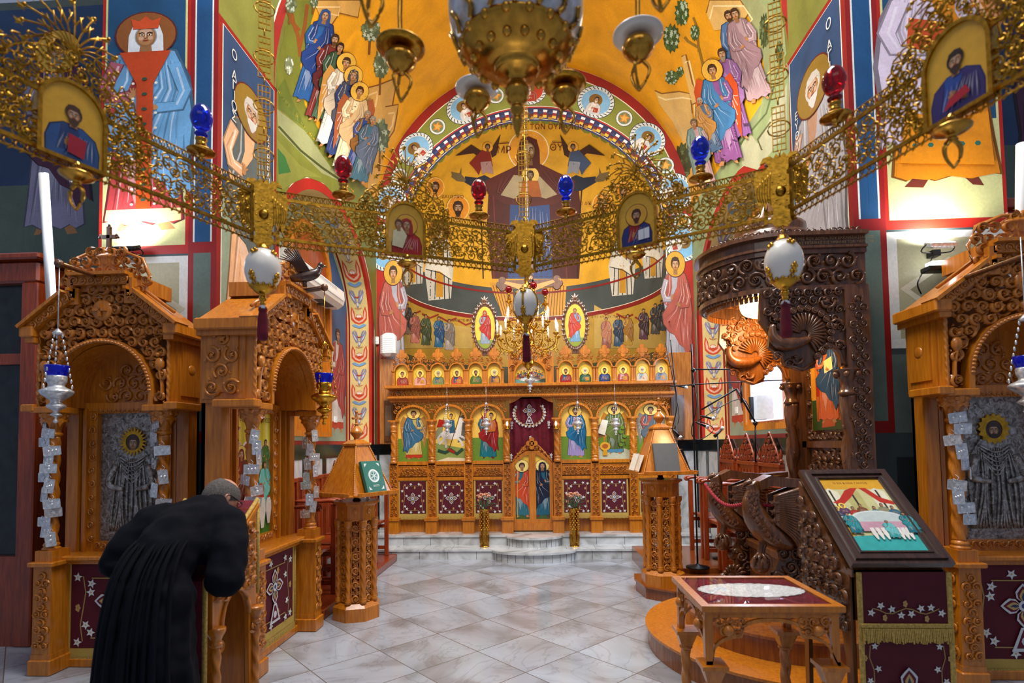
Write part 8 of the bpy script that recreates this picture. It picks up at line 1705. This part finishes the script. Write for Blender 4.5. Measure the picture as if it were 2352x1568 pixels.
# dark wood cabinet far left
K = thing('confessional_cabinet', 'dark wood glazed cabinet at the far left edge of the picture', 'cabinet', (-4.85, 4.7, 0)); b = m('redwood'); X1 = W(88, 600, Y=4.7).x
b.bx(-5.6, X1, 4.7, 5.2, 3.3, 3.5, .02); b.bx(-5.6, X1+.06, 4.64, 5.2, 3.5, 3.56, .015); b.bx(X1-.16, X1, 4.7, 5.2, 0, 3.3, .01); b.bx(-5.6, X1-.16, 4.72, 5.15, 0, .8); b.bx(-5.6, X1-.16, 4.74, 4.8, 2.55, 2.65); wpart(b, 'frame', K); b = m('black_marble'); b.bx(-5.6, X1-.16, 4.78, 4.8, .8, 3.3); wpart(b, 'glass', K)
K = thing('wood_cabinet', 'dark wood cabinet edge at the far right of the picture', 'cabinet', (4.4, 4.9, 0)); b = m('redwood'); b.bx(3.95, 5.2, 4.8, 5.2, 0, 3.7, .02); b.bx(3.9, 5.2, 4.74, 5.2, 3.7, 3.78, .01); wpart(b, 'body', K)
# lamp brackets and votive lamps at the shrines
def beam(pts, label, r=.018, mat='walnut'):
    K = thing('lamp_bracket', label, 'bracket', pts[0]); b = m(mat); b.tube([Vector(p)-Vector(pts[0]) for p in pts], r, 8); b.ball(Vector(pts[-1])-Vector(pts[0]), r*1.6, 10); b.build('arm', parent=K); return K
a = W(215, 632, Y=4.07); e_ = W(135, 605, Y=3.55); beam([a, (a+e_)/2, e_], 'dark wooden lamp bracket on top of the left edge shrine')
lp = silver_lamp(130, 895, 'silver votive lamp with blue glass hanging before the left edge shrine', 3.55, 1.15, 'silver', 'blue_glass', group='blue glass votive lamps of the shrines', ztop=W(130, 606, Y=3.55).z-W(130, 895, Y=3.55).z)
a = W(2210, 640, Y=3.98); e_ = W(2352, 588, Y=3.5); beam([a, e_, e_+(e_-a)*.35], 'dark wooden lamp bracket on top of the right edge shrine')
a = Vector((-2.3, 4.7, 3.16)); e_ = W(745, 660, X=-1.95); K = beam([a, (a+e_)/2+Vector((0, 0, -.02)), e_], 'dark carved lamp bracket with a dove on the wedding icon shrine', .022)
dv = W(700, 635, X=-2.08); 
K = thing('carved_dove', 'dark carved wooden dove with raised wings perched on the shrine bracket', 'carved dove', dv); b = m('walnut_black'); dr = (e_-a).normalized(); uu = Vector((dr.x, dr.y, 0)).normalized(); sd = Vector((-uu.y, uu.x, 0)); Pd = lambda f, s_, z: uu*f+sd*s_+Vector((0, 0, z))
b.tube([Pd(-.16, 0, -.02), Pd(-.08, 0, -.02), Pd(0, 0, 0), Pd(.08, 0, .03), Pd(.115, 0, .07), Pd(.13, 0, .1)], [.02, .035, .05, .046, .03, .026], 12); b.ball(Pd(.135, 0, .11), .03, 10); b.tube([Pd(.15, 0, .11), Pd(.19, 0, .1)], [.012, .002], 6)
for i in range(5): b.tube([Pd(-.1, 0, -.02), Pd(-.28, (i-2)*.025, -.02+.005*i)], [.02, .012], 5)
b.tube([Pd(0, 0, -.03), Pd(.0, 0, -.09)], .02, 7); b.build('body', parent=K)
for s_ in (-1, 1):
    b = m('walnut_black')
    for i in range(9): b.tube([Pd(.05-.012*i, s_*.03, .03), Pd(-.02-.012*i, s_*(.06+.0*i), .14-.004*i), Pd(-.09-.015*i, s_*.07, .30-.022*i)], [.014, .018, .004], 5, True, .5)
    b.build('wing', parent=K)
q = W(735, 905, X=-1.95); K = silver_lamp(0, 0, 'gilt votive lamp with blue glass hanging from the dove bracket', 5, 1.25, 'gold', 'blue_glass', group='blue glass votive lamps of the shrines', ztop=e_.z-q.z) if 0 else None
def lamp_at(p, label, s, metal, ztop):
    global W
    W0 = W; W = lambda px, py, X=None, Y=None, Z=None: p
    try: return silver_lamp(0, 0, label, 0, s, metal, 'blue_glass', group='blue glass votive lamps of the shrines', ztop=ztop)
    finally: W = W0
lamp_at(Vector((e_.x, e_.y, q.z)), 'gilt votive lamp with blue glass hanging from the dove bracket', 1.35, 'gold', e_.z-q.z)
rl = Vector(W(2352, 588, Y=3.5)); lamp_at(Vector((W(2362, 868, Y=3.45).x, 3.45, W(2350, 880, Y=3.45).z)), 'silver votive lamp with blue glass at the right picture edge', 1.15, 'silver', .9)
# ================================================================ STALLS AND CHAIRS
def stall(loc, rz, label, mt='redwood', w=.62, tall=True, crest=False):
    K = thing('choir_stall', label, 'stall', loc, rz)
    for s in (-1, 1):
        b = m(mt); b.bx(s*w/2-.025, s*w/2+.025, -.48, -.42, 0, 1.0, .006); b.bx(s*w/2-.02, s*w/2+.02, -.03, .03, 0, 1.25); b.bx(s*w/2-.018, s*w/2+.018, -.42, -.03, .42, .47); b.bx(s*w/2-.018, s*w/2+.018, -.42, -.03, .1, .15); b.build('side_frame', parent=K)
        b = m(mt); b.tube([(s*w/2, .02, 1.04), (s*w/2, -.25, 1.03), (s*w/2, -.42, 1.04), (s*w/2, -.5, 1.02)], [.03, .03, .04, .05], 8, True, .6); b.tube([(s*w/2, -.5+.045*(1-t*.1)*cos(t*.8), 1.02+.045*(1-t*.1)*sin(t*.8)) for t in range(9)], .018, 6); b.build('armrest', parent=K)
    b = m(mt); b.bx(-w/2, w/2, -.42, .02, .5, .54, .006); b.build('seat', parent=K); b = m(mt); b.bx(-w/2, w/2, -.01, .02, .2, 1.25); b.bx(-w/2-.02, w/2+.02, -.03, .03, 1.25, 1.3, .006)
    for i in range(5): b.bx(-w/2+.05+i*w/5.5, -w/2+.05+i*w/5.5+.06, -.02, -.01, .6, 1.2)
    b.build('backrest', parent=K)
    if crest:
        b = m(mt); carve(b, lambda p: p[1] < 1.62-abs(p[0])*1.1 and abs(p[0]) < .22, (-.24, .24, 1.3, 1.66), .085, 0, .03, None, 'lsl', .26, 3, .0); b.prism([(-.1, 1.3), (-.1, 1.4), (0, 1.5), (.1, 1.4), (.1, 1.3)], -.01, .01); b.tube([(-.24, 0, 1.32), (-.2, 0, 1.42), (-.08, 0, 1.56), (0, 0, 1.64), (.08, 0, 1.56), (.2, 0, 1.42), (.24, 0, 1.32)], .014, 6)
        for s in (-1, 1): b.lathe((s*.29, 0, 1.3), [(.02, 0), (.025, .03), (.012, .05), (.02, .08), (.015, .12), (.002, .16)], 10)
        b.build('carved_crest', parent=K)
    return K
for i, (y, t) in enumerate(((5.80, 'nearest of the row'), (6.5, 'second of the row'), (7.2, 'third of the row'), (7.9, 'farthest of the row'))): stall((-2.80, y, .1), pi/2, 'red brown wooden choir stall along the left wall, '+t, w=.56)
K = thing('stall_platform', 'long low red brown platform under the left choir stalls', 'platform', (-2.5, 6.6, 0)); b = m('redwood'); b.bx(-2.84, -2.22, 5.48, 8.3, 0, .1, .01); wpart(b, 'platform_body', K)
for i, (y, t) in enumerate(((6.35, 'near'), (7.05, 'middle'), (7.75, 'far'))): stall((2.60, y, .2), -pi/2, 'carved wooden choir chair with pointed crest on the right, '+t+' one', 'redwood', .56, True, True)
# ================================================================ MICROPHONE BOOMS
def mic(parent, a, d, mat='iron'):
    d = Vector(d).normalized(); a = Vector(a); b = m(mat); b.tube([a, a+d*.12], [.012, .016], 10); b.tube([a+d*-.02, a], .008, 6); o = wpart(b, 'microphone', parent); b = m('silver'); b.ball(a+d*.14, .027, 12); b.build('microphone_head', parent=o); return o
K = thing('microphone_stand', 'black microphone stand with horizontal boom and two microphones right of the screen', 'microphone stand', (1.95, 6.95, .2))
YM = 6.9; v = lambda px, py: W(px, py, Y=YM)
b = m('dark_iron'); p = v(1592, 935); b.tube([Vector((p.x, YM, .2)), p, v(1588, 790)], .011, 8); b.lathe((p.x, YM, .2), [(.14, 0), (.14, .012), (.03, .03), (.015, .05)], 20); b.tube([v(1540, 887), v(1640, 880), v(1810, 872)], .008, 7); b.tube([v(1592, 848), v(1720, 848)], .009, 7); b.ball(v(1592, 850), .03, 8); b.ball(v(1592, 885), .025, 8); wpart(b, 'boom_stand', K)
b = m('iron'); b.tube([v(1540, 780), v(1548, 860), v(1555, 930), v(1545, 990), v(1570, 1010)], .007, 6); wpart(b, 'cable', K); b = m('iron'); b.tube([v(1590, 850), v(1600, 930), v(1588, 990), v(1605, 1010), v(1640, 985), v(1604, 965)], .006, 6); b.tube([v(1604, 965), v(1700, 915), v(1730, 960)], .006, 6); wpart(b, 'cable', K)
mic(K, v(1612, 955), (.9, 0, -.25)); mic(K, v(1600, 970), (.8, 0, -.35)); mic(K, v(1545, 985), (.5, 0, -.6))
K = thing('microphone_boom', 'jointed black microphone arm with hanging cable in front of the lit window', 'microphone stand', (2.6, 6.3, 1.6)); YM = 6.6
b = m('dark_iron'); b.tube([v(1735, 970), v(1692, 893)], .012, 7); b.tube([v(1692, 893), v(1612, 940)], .01, 7); b.ball(v(1735, 972), .03, 8); b.tube([v(1735, 972), v(1735, 1060)], .01, 6); b.tube([v(1703, 835), v(1703, 925)], .006, 6); b.tube([v(1703, 885), v(1703, 925)], .014, 8); wpart(b, 'arm', K)
K = thing('microphone_stand', 'short black microphone clip stand against the marble wall panels', 'microphone stand', W(1646, 1080, Y=7.4)); YM = 7.4; b = m('iron'); b.tube([Vector((v(1648, 1000).x, 7.4, .2)), v(1648, 1000)], .01, 7); b.lathe((v(1648, 1000).x, 7.4, .2), [(.11, 0), (.11, .012), (.02, .03)], 16); b.tube([v(1640, 1002), v(1652, 992)], .018, 7); wpart(b, 'stand', K)
mic(K, v(1644, 1002), (.4, 0, .5))
K = thing('microphone_stand', 'thin black boom pole leaning across the right end of the icon screen', 'microphone stand', W(1545, 950, Y=7.6)); YM = 7.6; b = m('iron'); b.tube([v(1529, 788), v(1552, 900)], .007, 6); b.tube([v(1552, 900), v(1560, 960), v(1548, 985)], .006, 6); b.tube([v(1552, 900), W(1560, 1240, Y=7.6)], .008, 6); wpart(b, 'pole', K); mic(K, v(1552, 885), (.5, 0, -.1))
# things in the lit right window
for i, (px, t, mt, h) in enumerate(((1752, 'black binder standing on the right window sill', 'iron', .3), (1766, 'white binder standing on the right window sill', 'card_white', .3))):
    c = W(px, 968, X=2.92); K = thing('binder', t, 'binder', (2.86, c.y, 2.03)); b = m(mt); b.bx(-.1, .1, -.03 if i == 0 else -.06, .03 if i == 0 else .06, 0, h); b.build('cover', parent=K); b = m('page'); b.bx(-.09, .098, -.022, .022, .01, h+.004); b.build('pages', parent=K)
# holy picture frames and marble over the piers
b = m('black_marble')
for q in (-1, 1): 
    xa, xb = sorted((CX+q*VR, CX+q*AR)); b.bx(xa, xb, YA-.03, YA, 1.6, 1.78); b.bx(xa, xb, YA-.03, YA, 0, .12)
    b.mat('marble_white'); b.bx(xa+.05, xb-.05, YA-.025, YA, .12, 1.6); b.mat('black_marble'); b.bx(xa, xa+.05, YA-.03, YA, .12, 1.6); b.bx(xb-.05, xb, YA-.03, YA, .12, 1.6)
struct(b.build('trim_3'))
